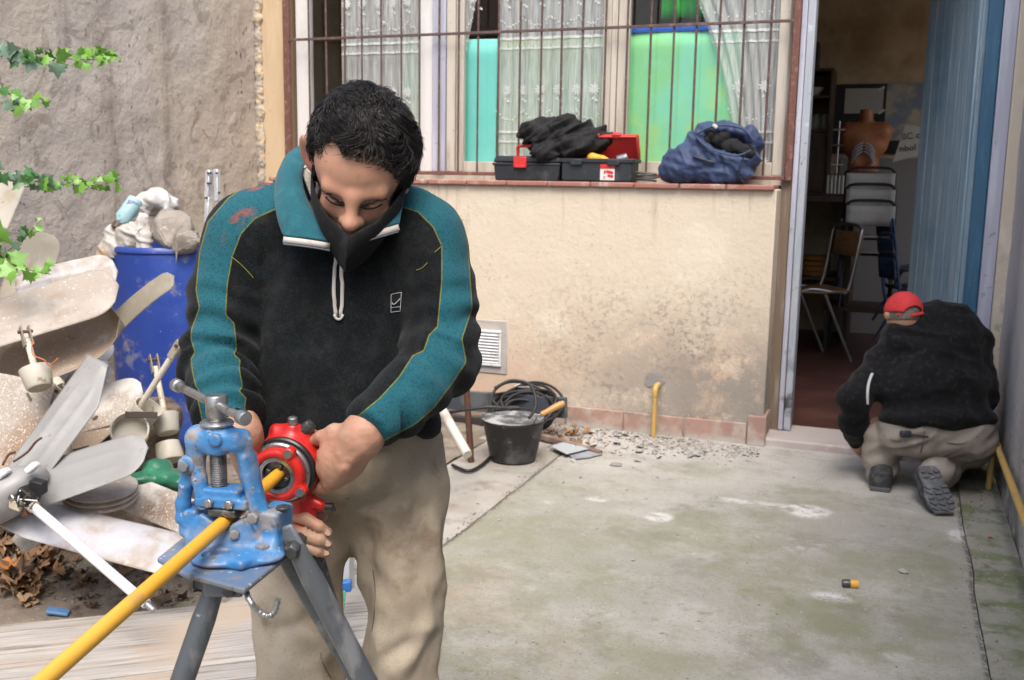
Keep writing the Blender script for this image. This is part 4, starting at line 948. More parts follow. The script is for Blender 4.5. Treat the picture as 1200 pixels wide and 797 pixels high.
# torso drape folds
tor = np.clip(1-armness, 0, 1); q2 = np.stack([camc[:, 0]*9+camc[:, 1]*4, camc[:, 1]*2.2-camc[:, 0]*1.0, camc[:, 2]*1.5], 1)
disp = disp+tor*(.011*fbm(q2*1.3+4, 2)+.007*(1-2*np.abs(fbm(q2*1.1+14, 2))))
FV = FV+FN*disp[:, None]; FV = relax(FV, FF, 1); FN = normals(FV, FF); pp = project(FV)
tealL = [(330, 258), (324, 244), (298, 256), (282, 274), (272, 300), (266, 333), (264, 369), (274, 379), (277, 409), (273, 415), (281, 422), (280, 432), (284, 453), (280, 458), (288, 467), (286, 479), (290, 484), (275, 505), (240, 505), (234, 477), (231, 462), (234, 458), (230, 453), (226, 437), (224, 421), (229, 413), (224, 397), (225, 385), (234, 361), (230, 340), (234, 296), (244, 260), (268, 232), (292, 216), (322, 196), (360, 175), (380, 200), (370, 260)]
tealR = [(455, 236), (468, 241), (490, 248), (508, 266), (518, 288), (518, 329), (513, 383), (503, 393), (497, 411), (484, 417), (468, 442), (445, 467), (418, 489), (428, 520), (445, 519), (486, 497), (508, 478), (531, 447), (546, 424), (541, 397), (553, 361), (550, 316), (546, 270), (531, 239), (499, 218), (468, 200), (440, 185), (430, 215)]
sdt = np.maximum(polysd(pp[:, :2], tealL), polysd(pp[:, :2], tealR))
vd = ((FV-EYE)*FN).sum(1); sdt = np.where(vd > .12*np.linalg.norm(FV-EYE, axis=1), -9, np.clip(sdt, -9, 9))
def g2(cx, cy, sx, sy, a=0):
    x = pp[:, 0]-cx; y = pp[:, 1]-cy; u = x*math.cos(a)+y*math.sin(a); v = -x*math.sin(a)+y*math.cos(a); return np.exp(-(u/sx)**2-(v/sy)**2)
smud = np.clip(g2(305, 214, 24, 7, -.35)*1.3+g2(285, 255, 26, 14, -.5)*.75+g2(262, 285, 14, 16)*.4, 0, 1)*(vd < 0)
fo = qmesh('fleece_jumper', FV, FF, M['fleece'], None, {'teal': sdt, 'smudge': smud}); relobj(fo, man); FS = Surf(fo)
# stray seams of lime stitching
def seam(name, pix, r, m, parent, off=.0015, surf=None):
    P = [h for h in ((surf or FS).hit(*q, off) for q in pix) if h is not None]
    b = MB(); b.tube(catmull(P, 5), r, 5); return relobj(b.build(name, m, smooth=180), man)
M['lime'] = mat('lime_stitching', (.20, .21, .04), .8)
seam('stitched_seam', [(271, 301), (280, 308), (290, 318), (297, 326)], .0008, M['lime'], man); seam('stitched_seam', [(488, 317), (495, 314), (501, 308)], .0008, M['lime'], man); seam('stitched_seam', [(509, 296), (517, 289)], .0008, M['lime'], man)
# collar
def pts3(L_): return catmull([at(*q) for q in L_], 8)
Nc = pts3([(394, 286, 1.712), (376, 264, 1.715), (357, 230, 1.745), (354, 200, 1.79), (368, 186, 1.85), (410, 178, 1.91), (452, 192, 1.85), (457, 222, 1.785), (446, 254, 1.735), (402, 285, 1.712)])
Rc = pts3([(333, 277, 1.705), (325, 250, 1.725), (323, 226, 1.755), (329, 200, 1.795), (350, 173, 1.85), (410, 158, 1.93), (463, 188, 1.85), (471, 214, 1.795), (471, 240, 1.755), (468, 264, 1.715)])
def colf(u, v):
    f = u*(len(Nc)-1); i = min(int(f), len(Nc)-2); w_ = f-i; a = Nc[i]*(1-w_)+Nc[i+1]*w_; b_ = Rc[i]*(1-w_)+Rc[i+1]*w_
    return a*(1-v)+b_*v-AX[2]*(.016*math.sin(math.pi*min(v*1.05, 1)))+AX[1]*.002*math.sin(u*30)*v
b = MB(); b.grid(colf, 60, 9); relobj(b.build('collar', M['tealfleece'], smooth=180, solid=.009), man)
def strip(name, P, w, m, th=.002):
    P = np.array(P); V = []; n = len(P); T = np.gradient(P, axis=0); 
    b = MB()
    for i in range(n):
        t = T[i]/np.linalg.norm(T[i]); c = np.cross(t, AX[2]); c /= np.linalg.norm(c); 
        for q in (-w/2, w/2): V.append(P[i]+c*q)
    b.add(V, [(2*i, 2*i+1, 2*i+3, 2*i+2) for i in range(n-1)]); return relobj(b.build(name, m, smooth=180, solid=th), man)
for u in (0.0, 1.0):
    P = [colf(u, v)+AX[1]*.006-AX[2]*.006 for v in np.linspace(.10, 1.0, 9)]; strip('zip_tape', P, .0100, M['zipwhite'])
    Pt = [p+AX[1]*.0075-AX[2]*.002 for p in P]; bt = MB()
    for p, q in zip(np.array(catmull(Pt, 4))[:-1], np.array(catmull(Pt, 4))[1:]): bt.tube([p, p+(q-p)*.6], .0016, 5)
    o = relobj(bt.build('zip_teeth', M['zipteeth']), man); o['kind'] = 'stuff'
for x0, x1 in ((394, 393.5), (400, 399.5)):
    P = [FS.hit(x0+(x1-x0)*t+(math.copysign(1.2, x0-397) if .3 < t < .9 else 0), 287+84*t, .0035) for t in np.linspace(0, 1, 14)]; strip('zip_tape', P, .0062, M['zipwhite'])
P = [FS.hit(397+4.6*math.cos(a), 368+6*math.sin(a), .004) for a in np.linspace(math.pi, 0, 9)]; b = MB(); b.tube(P, .0026, 6); relobj(b.build('zip_end', M['zipwhite'], smooth=180), man)
# chest logo: thin outlined square with a tick
lg = [(458.5, 344), (471, 342), (470.5, 352), (469.5, 364), (458, 366), (458.5, 344)]
M['logo'] = mat('white_embroidery', (.55, .55, .55), .8)
seam('chest_logo', [(458.5, 345), (464.5, 343.6), (470.8, 342.6)], .0005, M['logo'], man); seam('chest_logo', [(470.8, 342.6), (470.2, 353), (469.4, 364.6)], .0005, M['logo'], man); seam('chest_logo', [(458.5, 345), (458.2, 355), (457.9, 366)], .0005, M['logo'], man); seam('chest_logo', [(457.9, 366), (463, 365.2), (469.4, 364.6)], .0005, M['logo'], man)
seam('chest_logo', [(459.5, 354.5), (460.6, 356.4), (462.6, 356.2), (466, 353.3), (469.6, 349.6)], .0008, M['logo'], man); seam('chest_logo', [(458.1, 360.5), (463, 360), (469.6, 359.4)], .0004, M['logo'], man)
# checked shirt showing inside the collar
b = MB(); b.grid(lambda u, v: at(*(np.array([353, 200, 1.80])*(1-u)+np.array([374, 255, 1.735])*u+np.array([16, -6, .03])*v)), 8, 5); relobj(b.build('shirt_collar', mat('checked_shirt', (.42, .38, .31), .9, [((.20, .15, .10), 160, .4, .6, {'type': 'wave', 'dir': 'X'}), ((.6, .56, .48), 140, .5, .7, {'type': 'wave', 'dir': 'Z'})]), smooth=180, solid=.004), man)
# ---- trousers
tr = SDF()
tr.ell(at(412, 545, 1.92), (.172, .11, .125), CR, .03); tr.ell(at(411, 500, 1.915), (.165, .11, .118), CR, .04)
legLp = [at(356, 580, 1.915), at(348, 690, 1.885), KL+AX[1]*0, AL+np.array([0, 0, .0])]; legRp = [at(466, 580, 1.915), at(470, 690, 1.905), KR, AR]
tr.chain(legLp, [.093, .083, .075, .072], .02, .04); tr.chain(legRp, [.090, .077, .070, .070], .02, .04)
tr.chain([at(404, 612, 1.80), at(410, 700, 1.85), at(413, 920, 1.88)], [.004, .016, .042], .02); tr.p[-1] = tr.p[-1][:4]+(True,); tr.p[-2] = tr.p[-2][:4]+(True,)
TV, TF = tr.mesh(.0065); TV = relax(TV, TF, 2); TN = normals(TV, TF); cc = (TV-EYE) @ AX.T; pp = project(TV)
q1 = np.stack([cc[:, 0]*7+cc[:, 1]*5, cc[:, 1]*8-cc[:, 0]*6, cc[:, 2]*3], 1); q2 = np.stack([cc[:, 0]*11, cc[:, 1]*2.2, cc[:, 2]*4], 1)
low = np.clip((pp[:, 1]-560)/200, 0, 1)
ridg = lambda n: 1-np.abs(n)*2
q3 = np.stack([cc[:, 0]*16+cc[:, 1]*5, cc[:, 1]*4.5-cc[:, 0]*2, cc[:, 2]*6], 1); disp = .009*fbm(q2+3, 2)+.008*(ridg(fbm(q2*1.6+8, 2))-.5)+.009*(ridg(fbm(q3, 2))-.5)+low*.008*(ridg(fbm(q1*.9, 2))-.5)+.002*fbm(TV*40, 2)
for (x0, y0, x1, y1, wd, am) in ((408, 596, 470, 575, 9, -.010), (408, 598, 440, 650, 9, -.008), (402, 598, 365, 640, 9, -.007), (470, 790, 515, 700, 10, .012), (440, 780, 500, 740, 9, -.010), (330, 720, 395, 770, 12, .011), (320, 745, 385, 715, 9, -.009), (430, 660, 470, 720, 10, -.006), (500, 600, 518, 700, 8, .007)):
    e = np.array([x1-x0, y1-y0], float); L2 = e @ e; qq = pp[:, :2]-np.array([x0, y0]); t = np.clip((qq @ e)/L2, 0, 1); d = np.linalg.norm(qq-t[:, None]*e, axis=1)
    disp = disp+1.5*am*np.exp(-(d/wd)**2)*np.sin(math.pi*np.clip(t*.9+.08, 0, 1))*(((TV-EYE)*TN).sum(1) < 0)
TV = TV+TN*disp[:, None]; TV = relax(TV, TF, 1); pp = project(TV)
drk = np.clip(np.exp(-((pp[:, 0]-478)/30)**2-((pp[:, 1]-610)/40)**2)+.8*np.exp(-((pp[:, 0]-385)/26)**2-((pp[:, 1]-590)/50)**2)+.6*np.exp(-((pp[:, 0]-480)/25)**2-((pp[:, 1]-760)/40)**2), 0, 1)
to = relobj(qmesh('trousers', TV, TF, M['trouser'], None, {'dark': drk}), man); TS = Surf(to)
M['stitch'] = mat('dark_trouser_seam', (.13, .10, .075), .9)
seam('trouser_seam', [(405, 535), (406, 560), (407, 585)], .0012, M['stitch'], man, .0002, TS); seam('trouser_seam', [(437, 668), (440, 700), (436, 740)], .0008, M['stitch'], man, .0002, TS); seam('trouser_seam', [(382, 750), (376, 770), (388, 795)], .0008, M['stitch'], man, .0002, TS)
for an in (AL, AR):
    s = SDF(); s.chain([an+np.array([0, .03, -.04]), an+np.array([.01, -.07, -.05]), an+np.array([.02, -.17, -.055])], [.045, .043, .038], .02); s.cap(an, an+np.array([0, 0, .06]), .045, k=.02); s.box(an+np.array([0, 0, -.16]), (.4, .4, .07), None, .002, .004, True)
    relobj(sdf_obj('boot', s, .008, M['shoe']), man)
# ================================================================== behind the window: papers, curtains; the room
def wx(px, Y, py=100): return float(onY(px, py, Y)[0])
def paper(name, label, x0, x1, z0, z1, Y, m, cat='paper sheet'):
    b = MB(); b.grid(lambda u, v: (x0+(x1-x0)*u, Y+.006*math.sin(u*7+z0)+.004*math.sin(v*5+u*3), z0+(z1-z0)*v), 14, 10)
    return tag(b.build(name, m, smooth=180, solid=.0012), label, cat)
YP = 5.775
zt = zpx(560, 46, YP)
paper('paper_sheet', 'cyan paper sheet hung inside the middle window beside the lace', wx(538, YP), wx(582, YP), 1.40, zt, YP, M['paper_cyan'])
paper('paper_sheet', 'pale green paper sheet behind the lace of the middle window', wx(583, YP), wx(712, YP), 1.40, zpx(640, 42, YP), YP+.01, M['paper_lime'])
paper('paper_sheet', 'mottled green paper sheet in the right window with a blue taped top', wx(722, YP), wx(868, YP), 1.40, zpx(790, 36, YP), YP, M['paper_green'])
paper('paper_sheet', 'dull green paper sheet showing through the left window lace', wx(470, YP), wx(515, YP), 1.40, zpx(480, 46, YP), YP+.005, M['paper_lime'])
b = MB(); b.boxx(wx(736, YP), wx(845, YP), YP-.012, YP-.006, zpx(790, 37, YP), zpx(790, 30, YP)); tag(b.build('blue_tape_strip', M['cloth_blue']), 'blue strip along the top edge of the mottled green sheet', 'tape')
x0, x1 = wx(772, 5.90), wx(838, 5.90)
b = MB(); b.grid(lambda u, v: (x0+(x1-x0)*(u*(1-.62*v)+.0*v), 5.90+.03*math.sin(u*14), 2.33+.42*v), 24, 8); tag(b.build('green_cloth', M['cloth_green'], smooth=180, solid=.003), 'bright green cloth hanging high behind the right window', 'cloth')
def lace(label, edges, zb, zt_, Y, folds, seed, flowers=True, dens=1):
    """edges: fn(z)->(x0,x1)"""
    t = thing('lace_curtain', label, 'curtain', (0, Y, 0), group='lace curtains')
    def sp(u, z):
        a, c = edges(z); return np.array([a+(c-a)*u, .010*math.sin(u*folds*6.28+seed)+.003*math.sin(u*folds*15+2*seed), z])
    b = MB(); b.grid(lambda u, v: sp(u, zb+(zt_-zb)*v), 60, 24); b.build('net', M['net'], t, smooth=180)
    m = MB(); rr = random.Random(seed)
    W = abs(edges(1.8)[1]-edges(1.8)[0])
    def blob(u, z, l, w_, a):
        c = sp(u, z)+np.array([0, -.006, 0]); ca, sa = math.cos(a), math.sin(a)
        V = [c+np.array([ca*x-sa*y, 0, sa*x+ca*y]) for x, y in ((0, 0), (l*.35, w_), (l*.8, w_*.8), (l, 0), (l*.8, -w_*.8), (l*.35, -w_))]
        m.add(V, [(0, 1, 2, 3, 4, 5)])
    def flower(u, z, R):
        for k in range(9): blob(u, z, R, R*.16, k*.698+.1)
        for k in range(3): blob(u+(.012*math.sin(k))/W, z-R*1.35-k*.006, R*.5, R*.16, -1.57+(k-1)*.8)
    def band(z, h):
        for k in range(60):
            u0, u1 = k/60, (k+1)/60; f = .7+.3*abs(math.sin(u0*W*55))
            V = [sp(u0, z), sp(u1, z), sp(u1, z+h*f), sp(u0, z+h*f)]; m.add([p+np.array([0, -.005, 0]) for p in V], [(0, 1, 2, 3)])
    def swag(z, lam, dep):
        n = max(int(W/lam), 1)
        for k in range(n):
            for j in range(13):
                t_ = j/12; u = (k+t_)/n; zz = z-dep*math.sin(math.pi*t_); blob(u, zz, .011, .005, rr.random()*6)
                if j % 2 == 0: blob(u, zz-.018, .007, .0035, 0)
    for zz in (2.20, 1.66):
        band(zz+.02, .016); band(zz-.035, .012); swag(zz+.13+.02, .14, .05)
        n = max(int(W/.10), 2)
        for k in range(n): flower((k+.5)/n, zz+.27, .034)
        for k in range(n*3): blob((k+.5)/(n*3), zz-.01, .03, .003, -1.57)
    for k in range(max(int(W/.10), 2)): flower((k+.5)/max(int(W/.10), 2), 1.53, .03)
    o = m.build('lace_pattern', M['lace'], t); o['kind'] = 'stuff'
    return t
YC = 5.745
e1 = (wx(400, YC), wx(505, YC)); lace('greyish lace curtain behind the left window pane', lambda z: e1, 1.40, 2.75, YC, 7, 1)
e2 = (wx(583, YC), wx(708, YC)); lace('white lace curtain with flowers in the middle of the window', lambda z: e2, 1.40, 2.75, YC, 8, 2)
e3 = lambda z: (wx(862, YC)-.28*max(0, min(1, (z-1.6)/.9))**1.6, wx(912, YC)); lace('white lace curtain drawn aside at the right end of the window', e3, 1.40, 2.75, YC, 6, 3)
e4 = lambda z: (wx(538, YC), wx(541, YC)+.10*max(0, min(1, (z-2.0)/.5))); lace('narrow tail of lace curtain beside the cyan sheet', e4, 1.95, 2.75, YC, 2, 4)
b = MB(); P = catmull([onY(562, 14, 5.95), onY(558, 26, 5.95), onY(563, 33, 5.95), onY(567, 26, 5.95), onY(563, 14, 5.95), onY(562, -6, 5.95)], 6); b.tube(P, .006, 6); tag(b.build('cord_loop', M['dark'], smooth=180), 'dark cord loop hanging behind the middle window', 'cord')
# ---- the room beyond the door
M['oldwood'] = mat('dark_old_wood', (.085, .052, .030), .55, [((.05, .03, .018), 6, .45, .65, {'stretch': (6, 6, .6)})], [(30, .2, {'stretch': (6, 6, .6)})])
M['chairwood'] = mat('honey_plywood', (.34, .19, .085), .5, [((.24, .13, .055), 5, .45, .68, {'stretch': (2, 14, 14)})], [(60, .1)])
M['chrome'] = mat('dull_chrome_tube', (.5, .5, .5), .28, metal=.9)
M['blackmetal'] = mat('black_tube', (.018, .018, .02), .4)
M['bluemetal'] = mat('blue_tube', (.03, .06, .14), .4)
M['greyboard'] = mat('white_formica', (.62, .60, .56), .5, [((.5, .48, .44), 5, .45, .7)])
cab = thing('cabinet', 'dark wooden cupboard with open shelves against the far wall of the room', 'cabinet', (-.85, 9.45, .048))
ct = onY(950, 232, 9.0)[2]
cx0, cx1 = wx(928, 9.3, 150)-.5, wx(973, 9.3, 150); zA, zB, zC = zpx(950, 80, 9.3), zpx(950, 155, 9.3), zpx(950, 228, 9.3)
def cb_(name, a, b_, c, d, e, f, m=None): q = MB(); q.boxx(a+.85, b_+.85, c-9.45, d-9.45, e-.048, f-.048); return q.build(name, m or M['oldwood'], cab, bevel=.004)
cb_('side_panel', cx1-.025, cx1, 9.3, 9.72, zC, zA); cb_('side_panel', cx0, cx0+.025, 9.3, 9.72, zC, zA); cb_('back_panel', cx0+.026, cx1-.026, 9.70, 9.718, zC, zA)
for z in (zA-.024, (zA+zB)/2+.02, zB, zC): cb_('shelf', cx0+.026, cx1-.026, 9.305, 9.699, z, z+.022)
cb_('cupboard_door', cx0+.03, cx1-.03, 9.29, 9.304, zC+.024, zB-.004); cb_('cupboard_door_panel', cx0+.09, cx1-.09, 9.284, 9.2895, zC+.08, zB-.06)
tb = thing('counter', 'long dark wooden counter under the cupboard at the far wall', 'counter', (-.6, 9.2, .048))
q = MB(); q.boxx(-1.6, .25, -.45, .5, zC-.05-.048, zC-.004-.048); q.build('counter_top', M['oldwood'], tb, bevel=.004)
for xx in (-1.5, -.55, .2): q = MB(); q.boxx(xx, xx+.04, -.38, .48, 0, zC-.051-.048); q.build('counter_panel', M['oldwood'], tb)
q = MB(); q.boxx(-1.5, .2, -.3, .45, .55, .575); q.build('counter_shelf', M['oldwood'], tb)
M['ceramic'] = mat('white_ceramic', (.55, .55, .52), .3); M['amber'] = mat('amber_plastic', (.42, .20, .05), .4)
q = MB(); c = onY(953, 116, 9.4); q.lathe([(.03, 0), (.05, .01), (.085, .06), (.09, .07), (.082, .066), (.045, .016), (0, .014)], (c[0], c[1], (zA+zB)/2+.043), n=20); tag(q.build('bowl', M['ceramic'], smooth=50), 'small white bowl on the upper cupboard shelf', 'bowl')
for k, px in enumerate((947, 957, 966)):
    c = onY(px, 140, 9.42+.03*k); q = MB(); q.lathe([(.04, 0), (.046, .01), (.046, .10), (.032, .125), (.032, .14), (.028, .14), (.028, .12), (0, .12)], (c[0], c[1], zB+.0225), n=14); tag(q.build('glass_jar', M['ceramic_glass'] if 'ceramic_glass' in M else mat('greenish_glass', (.32, .36, .35), .12, spec=.8), smooth=50), 'glass jar crowded on the lower open cupboard shelf', 'jar', 'glass jars in the cupboard')
for k, (px, cc) in enumerate(((945, (.03, .05, .12)), (949, (.06, .045, .03)), (953, (.10, .075, .05)), (957, (.05, .05, .05)))):
    c = onY(px, 78, 9.45); q = MB(); q.box((c[0], c[1], zA+.11), (.034, .17, .21+.02*(k % 2))); tag(q.build('book', mat('book_cover', cc, .7), bevel=.003), ['dark blue book standing leftmost on top of the cupboard', 'brown book second from the left on the cupboard', 'tan book third from the left on the cupboard', 'grey book rightmost on top of the cupboard'][k], 'book')
for k in range(4):
    c = onY(960, 296, 9.1); q = MB(); q.lathe([(0, 0), (.10, 0), (.115, .004), (.12, .038), (.105, .042), (0, .042)], (c[0]-.02+random.uniform(-.008, .008), c[1]-.05, .624+.044*k), n=24); tag(q.build('amber_tray', M['amber'], smooth=40), 'round amber tray in a short stack beneath the counter', 'tray', 'amber trays under the counter')
bb = thing('pinboard', 'black pinboard on the far wall with a pale sheet and a poster', 'board', (0, RB-.02, 0))
p0, p1 = onY(972, 180, RB-.02), onY(1110, 97, RB-.02); q = MB(); q.boxx(p0[0], p1[0], -.012, .012, p0[2], p1[2]); q.build('board', M['dark'], bb, bevel=.003)
def bsheet(name, a, b_, m, off): q = MB(); u0, u1 = onY(*a, RB-.03), onY(*b_, RB-.03); q.boxx(u0[0], u1[0], -off-.0015, -off, u1[2], u0[2]); return q.build(name, m, bb)
bsheet('pinned_sheet', (991, 104), (1034, 133), mat('grey_sheet', (.40, .40, .38), .8), .016)
bsheet('poster', (1040, 98), (1086, 165), mat('cloud_poster', (.42, .38, .32), .7, [((.20, .24, .30), 4, .42, .6), ((.55, .42, .28), 6, .5, .65), ((.12, .14, .12), 5, .6, .7)]), .0165)
for (px, py, a) in ((1033, 104, .5), (1033, 131, .6)): c = onY(px, py, RB-.03); q = MB(); q.box((c[0], -.021, c[2]), (.06, .001, .02), rotm(0, -a, 0)); q.build('tape', M['ceramic'], bb)
wp = thing('wainscot', 'pale lower panel of the far wall behind the stacked chairs', 'panel', (0, RB-.012, 0)); u0, u1 = onY(975, 330, RB-.02), onY(1110, 186, RB-.02); q = MB(); q.boxx(u0[0], u1[0], -.01, .01, .05, u1[2]); q.build('panel', mat('grey_wall_paint', (.24, .225, .205), .8), wp)
# torso model
tm = thing('anatomy_torso', 'orange brown anatomical torso model with open ribs on the counter', 'torso model', onY(1011, 200, 9.15))
M['torso'] = mat('torso_plastic', (.40, .15, .06), .4, [((.30, .09, .04), 8, .45, .65)])
f = 1/ (FPX/9.0); s = SDF(); g = lambda x, z: np.array([x*f, 0, z*f])
s.cap(g(-18, 42), g(18, 42), .085, k=.03); s.ell(g(0, 30), (.19, .10, .15), None, .04); s.cap(g(0, 48), g(0, 66), .058, .055, .02); s.ell(g(0, 4), (.13, .09, .14), None, .05); s.cyl(g(0, 66.5), g(0, 80), .2, .001, .0, True)
s.ell(g(0, 14)+np.array([0, -.10, 0]), (.085, .05, .075), None, .01, True)
sdf_obj('torso', s, .012, M['torso'], tm)
q = MB()
for k in range(4):
    for sx in (-1, 1): q.tube(catmull([g(sx*1, 30-k*3)+np.array([0, -.115, 0]), g(sx*7, 27-k*3.5)+np.array([0, -.12, 0]), g(sx*12, 20-k*4)+np.array([0, -.09, 0])], 4), .006, 5)
o = q.build('rib', mat('pale_rib', (.45, .50, .55), .5), tm, smooth=60); o['kind'] = 'stuff'
q = MB(); q.lathe([(.14, -.05), (.15, -.045), (.15, -.02), (.13, -.012)], n=20); q.build('torso_base', M['blackmetal'], tm)
ls = thing('lab_stand', 'thin chrome laboratory stand with a rack on the counter', 'lab stand', (onY(978, 231, 9.0)[0], 9.0, zC-.003))
q = MB(); q.box((0, 0, .008), (.16, .12, .016)); q.build('stand_base', M['blackmetal'], ls, bevel=.003); q = MB(); q.cyl((0, .03, .017), (0, .03, .62), .007, n=8); q.build('stand_rod', M['chrome'], ls, smooth=60)
for z in (.18, .26, .42, .55): q = MB(); q.cyl((-.05, .02, z), (.05, .02, z), .009, n=6); q.build('stand_clamp', M['chrome'], ls, smooth=60)
for k in range(5): q = MB(); q.cyl((-.06+.03*k, -.03, .02), (-.06+.03*k, -.03, .17), .009, n=8); q.build('test_tube', M['ceramic'], ls, smooth=60)
sg = thing('lettered_sheet', 'creased white sheet with gothic lettering leaning by the pinboard', 'sheet', onY(1063, 192, 9.3))
u0, u1 = onY(1046, 190, 9.3)-onY(1063, 192, 9.3), onY(1082, 146, 9.3)-onY(1063, 192, 9.3)
q = MB(); q.add([(u0[0], 0, u0[2]+.0), (u1[0], 0, u0[2]+.06), (u1[0], .01, u1[2]-.02), (u0[0]+.08, .01, u1[2])], [(0, 1, 2, 3)]); q.build('sheet', mat('white_sheet', (.55, .53, .48), .8), sg, solid=.002)
for txt, dx, dz in (('ßC o T', .06, .20), ('nbol Ma', .05, .10)):
    o = text('lettering', txt, .075, M['dark'], sg); o.location = (u0[0]+dx, -.006, dz); o.rotation_euler = (math.pi/2, -.12, 0)
# school chairs
def chair(label, loc, rz, mseat, mback, mtube, group=None, kind='school'):
    t = thing('school_chair', label, 'chair', loc, (0, 0, rz), group)
    for sx in (-.19, .19):
        q = MB(); q.tube(catmull([(sx, -.20, .0), (sx*.98, -.17, .43), (sx*.95, .10, .445), (sx*.95, .19, .47), (sx*.95, .25, .80), (sx*.9, .255, .83)], 6), .0105, 8); q.build('side_frame', mtube, t, smooth=60)
        q = MB(); q.tube([(sx, .24, 0), (sx*.97, .02, .43)], .0105, 8); q.build('rear_leg', mtube, t, smooth=60)
    q = MB(); q.tube(catmull([(-.171, .255, .83), (-.12, .26, .86), (.12, .26, .86), (.171, .255, .83)], 5), .0105, 8); q.build('top_tube', mtube, t, smooth=60)
    q = MB(); q.tube([(-.186, .02, .425), (.186, .02, .425)], .009, 8); q.build('cross_tube', mtube, t, smooth=60)
    q = MB(); q.grid(lambda u, v: ((u-.5)*.40, -.20+.40*v, .455+.012*math.cos(v*3.14)*0-.012*math.sin(v*3.1)+.02*max(0, .12-v)*-3), 6, 10); q.build('seat', mseat, t, smooth=60, solid=.012)
    q = MB(); q.grid(lambda u, v: ((u-.5)*.36, .232+.02*v-.025*math.sin(u*3.14)+.02, .665+.155*v), 10, 4); q.build('backrest', mback, t, smooth=60, solid=.010)
    return t
cst = onY(1020, 198, 8.9)
base = (cst[0]+.02, 8.9)
for k in range(3):
    dz = (cst[2]-.86)-(k)*.125
    chair(['topmost white backed chair of the stack facing the far wall', 'middle white backed chair of the stack', 'lowest white backed chair of the tall stack'][k], (base[0]+.01*k, base[1]-.26-.012*k, dz), math.pi, M['greyboard'], M['greyboard'], M['blackmetal'], 'stacked white chairs')
tb2 = thing('low_table', 'dark low table under the stack of white chairs', 'table', (base[0], base[1], .048)); hh = cst[2]-.86-.25-.06
q = MB(); q.box((0, 0, hh-.02), (.6, .6, .03)); q.build('table_top', M['oldwood'], tb2, bevel=.004)
for sx in (-.27, .27):
    for sy in (-.27, .27): q = MB(); q.box((sx, sy, (hh-.036)/2), (.03, .03, hh-.036)); q.build('table_leg', M['blackmetal'], tb2)
for k in range(3):
    c = onY(1058+4*k, 330, 8.6-.25*k); chair(['blue framed chair half hidden behind the open door, farthest', 'blue framed chair behind the door, middle one', 'blue framed chair nearest to the crouching man'][k], (c[0]+.08, c[1], .048+.13*(2-k)), 1.9, M['blackmetal'], M['bluemetal'], M['bluemetal'], 'dark blue chairs behind the door')
c = gnd(962, 412, .048); s_ = 1.22
wc = chair('wooden seated chair with chrome legs just inside the doorway', (c[0]-.10, c[1]-.35, .048), -1.0, M['chairwood'], M['chairwood'], M['chrome']); wc.scale = (s_*.95, s_*.95, s_)
# ================================================================== on the sill, at the foot of the wall
M['toolblack'] = mat('black_tool_plastic', (.022, .026, .032), .5, [((.06, .065, .07), 12, .55, .7), ((.12, .12, .12), 50, .66, .72)], [(200, .15, {'d': .001})])
M['toolred'] = mat('red_tool_plastic', (.60, .035, .035), .4, [((.45, .03, .03), 10, .5, .7)])
M['navy'] = mat('navy_nylon', (.022, .042, .11), .6, [((.034, .062, .15), 6, .45, .65), ((.013, .026, .07), 9, .55, .7)], [(300, .2, {'d': .001}), (24, .5, {'d': .012, 'dist': 1.2})], sheen=.1)
M['blackcloth'] = mat('black_wool_cloth', (.012, .012, .013), .95, [((.03, .03, .03), 60, .55, .7)], [(250, .4, {'d': .002}), (26, .35, {'d': .01})])
YS = 5.46
def sx_(px, Y=YS): return float(onY(px, 205, Y)[0])
def sz_(py, px=650, Y=YS): return float(onY(px, py, Y)[2])
x0, x1 = sx_(578), sx_(656); W_ = x1-x0; hh = .150
t = thing('toolbox', 'closed black toolbox with red latch and handle on the window sill', 'toolbox', ((x0+x1)/2, YS+.075, ZS))
b = MB(); b.box((0, 0, .046), (W_*.95, .145, .090), taper=1.05); b.build('tub', M['toolblack'], t, bevel=.008)
b = MB(); b.box((0, 0, .094), (W_*1.03, .16, .014)); b.build('rim', M['toolblack'], t, bevel=.004)
b = MB(); b.box((0, 0, .122), (W_*1.02, .155, .038), taper=.93); b.build('lid', M['toolblack'], t, bevel=.010)
b = MB(); b.box((-.035, -.084, .105), (.078, .014, .062)); b.box((-.035, -.092, .080), (.062, .006, .014)); lt = b.build('latch', M['toolred'], t, bevel=.004)
b = MB(); P = catmull([(-.068, -.03, .142), (-.07, -.035, .185), (-.055, -.036, .196), (.0, -.036, .198), (.02, -.035, .19), (.022, -.03, .142)], 5); b.tube(P, .009, 8); b.build('handle', M['toolred'], t, smooth=60)
x0, x1 = sx_(657, 5.445), sx_(741, 5.445); W_ = x1-x0
t = thing('toolbox', 'open black toolbox with a raised red lid on the window sill', 'toolbox', ((x0+x1)/2, YS+.065, ZS))
b = MB()
for (c, sz) in (((0, -.075, .066), (W_*.97, .008, .115)), ((0, .075, .066), (W_*.97, .008, .115)), ((-W_*.482, 0, .066), (.008, .142, .115)), ((W_*.482, 0, .066), (.008, .142, .115)), ((0, 0, .006), (W_*.95, .14, .01))): 
    q = MB(); q.box(c, sz); q.build('tub_wall', M['toolblack'], t, bevel=.003)
for (c, sz) in (((0, -.082, .118), (W_*1.03, .010, .022)), ((-W_*.512, 0, .118), (.010, .152, .022)), ((W_*.512, 0, .118), (.010, .152, .022))): q = MB(); q.box(c, sz); q.build('rim', M['toolblack'], t, bevel=.003)
for sx in (-.115, .10): q = MB(); q.box((sx, -.090, .108), (.07, .010, .032)); q.build('catch', M['toolblack'], t, bevel=.004)
q = MB(); q.box((.065, -.0805, .055), (.082, .002, .086)); lb = q.build('label', mat('white_label', (.75, .73, .72), .5), t)
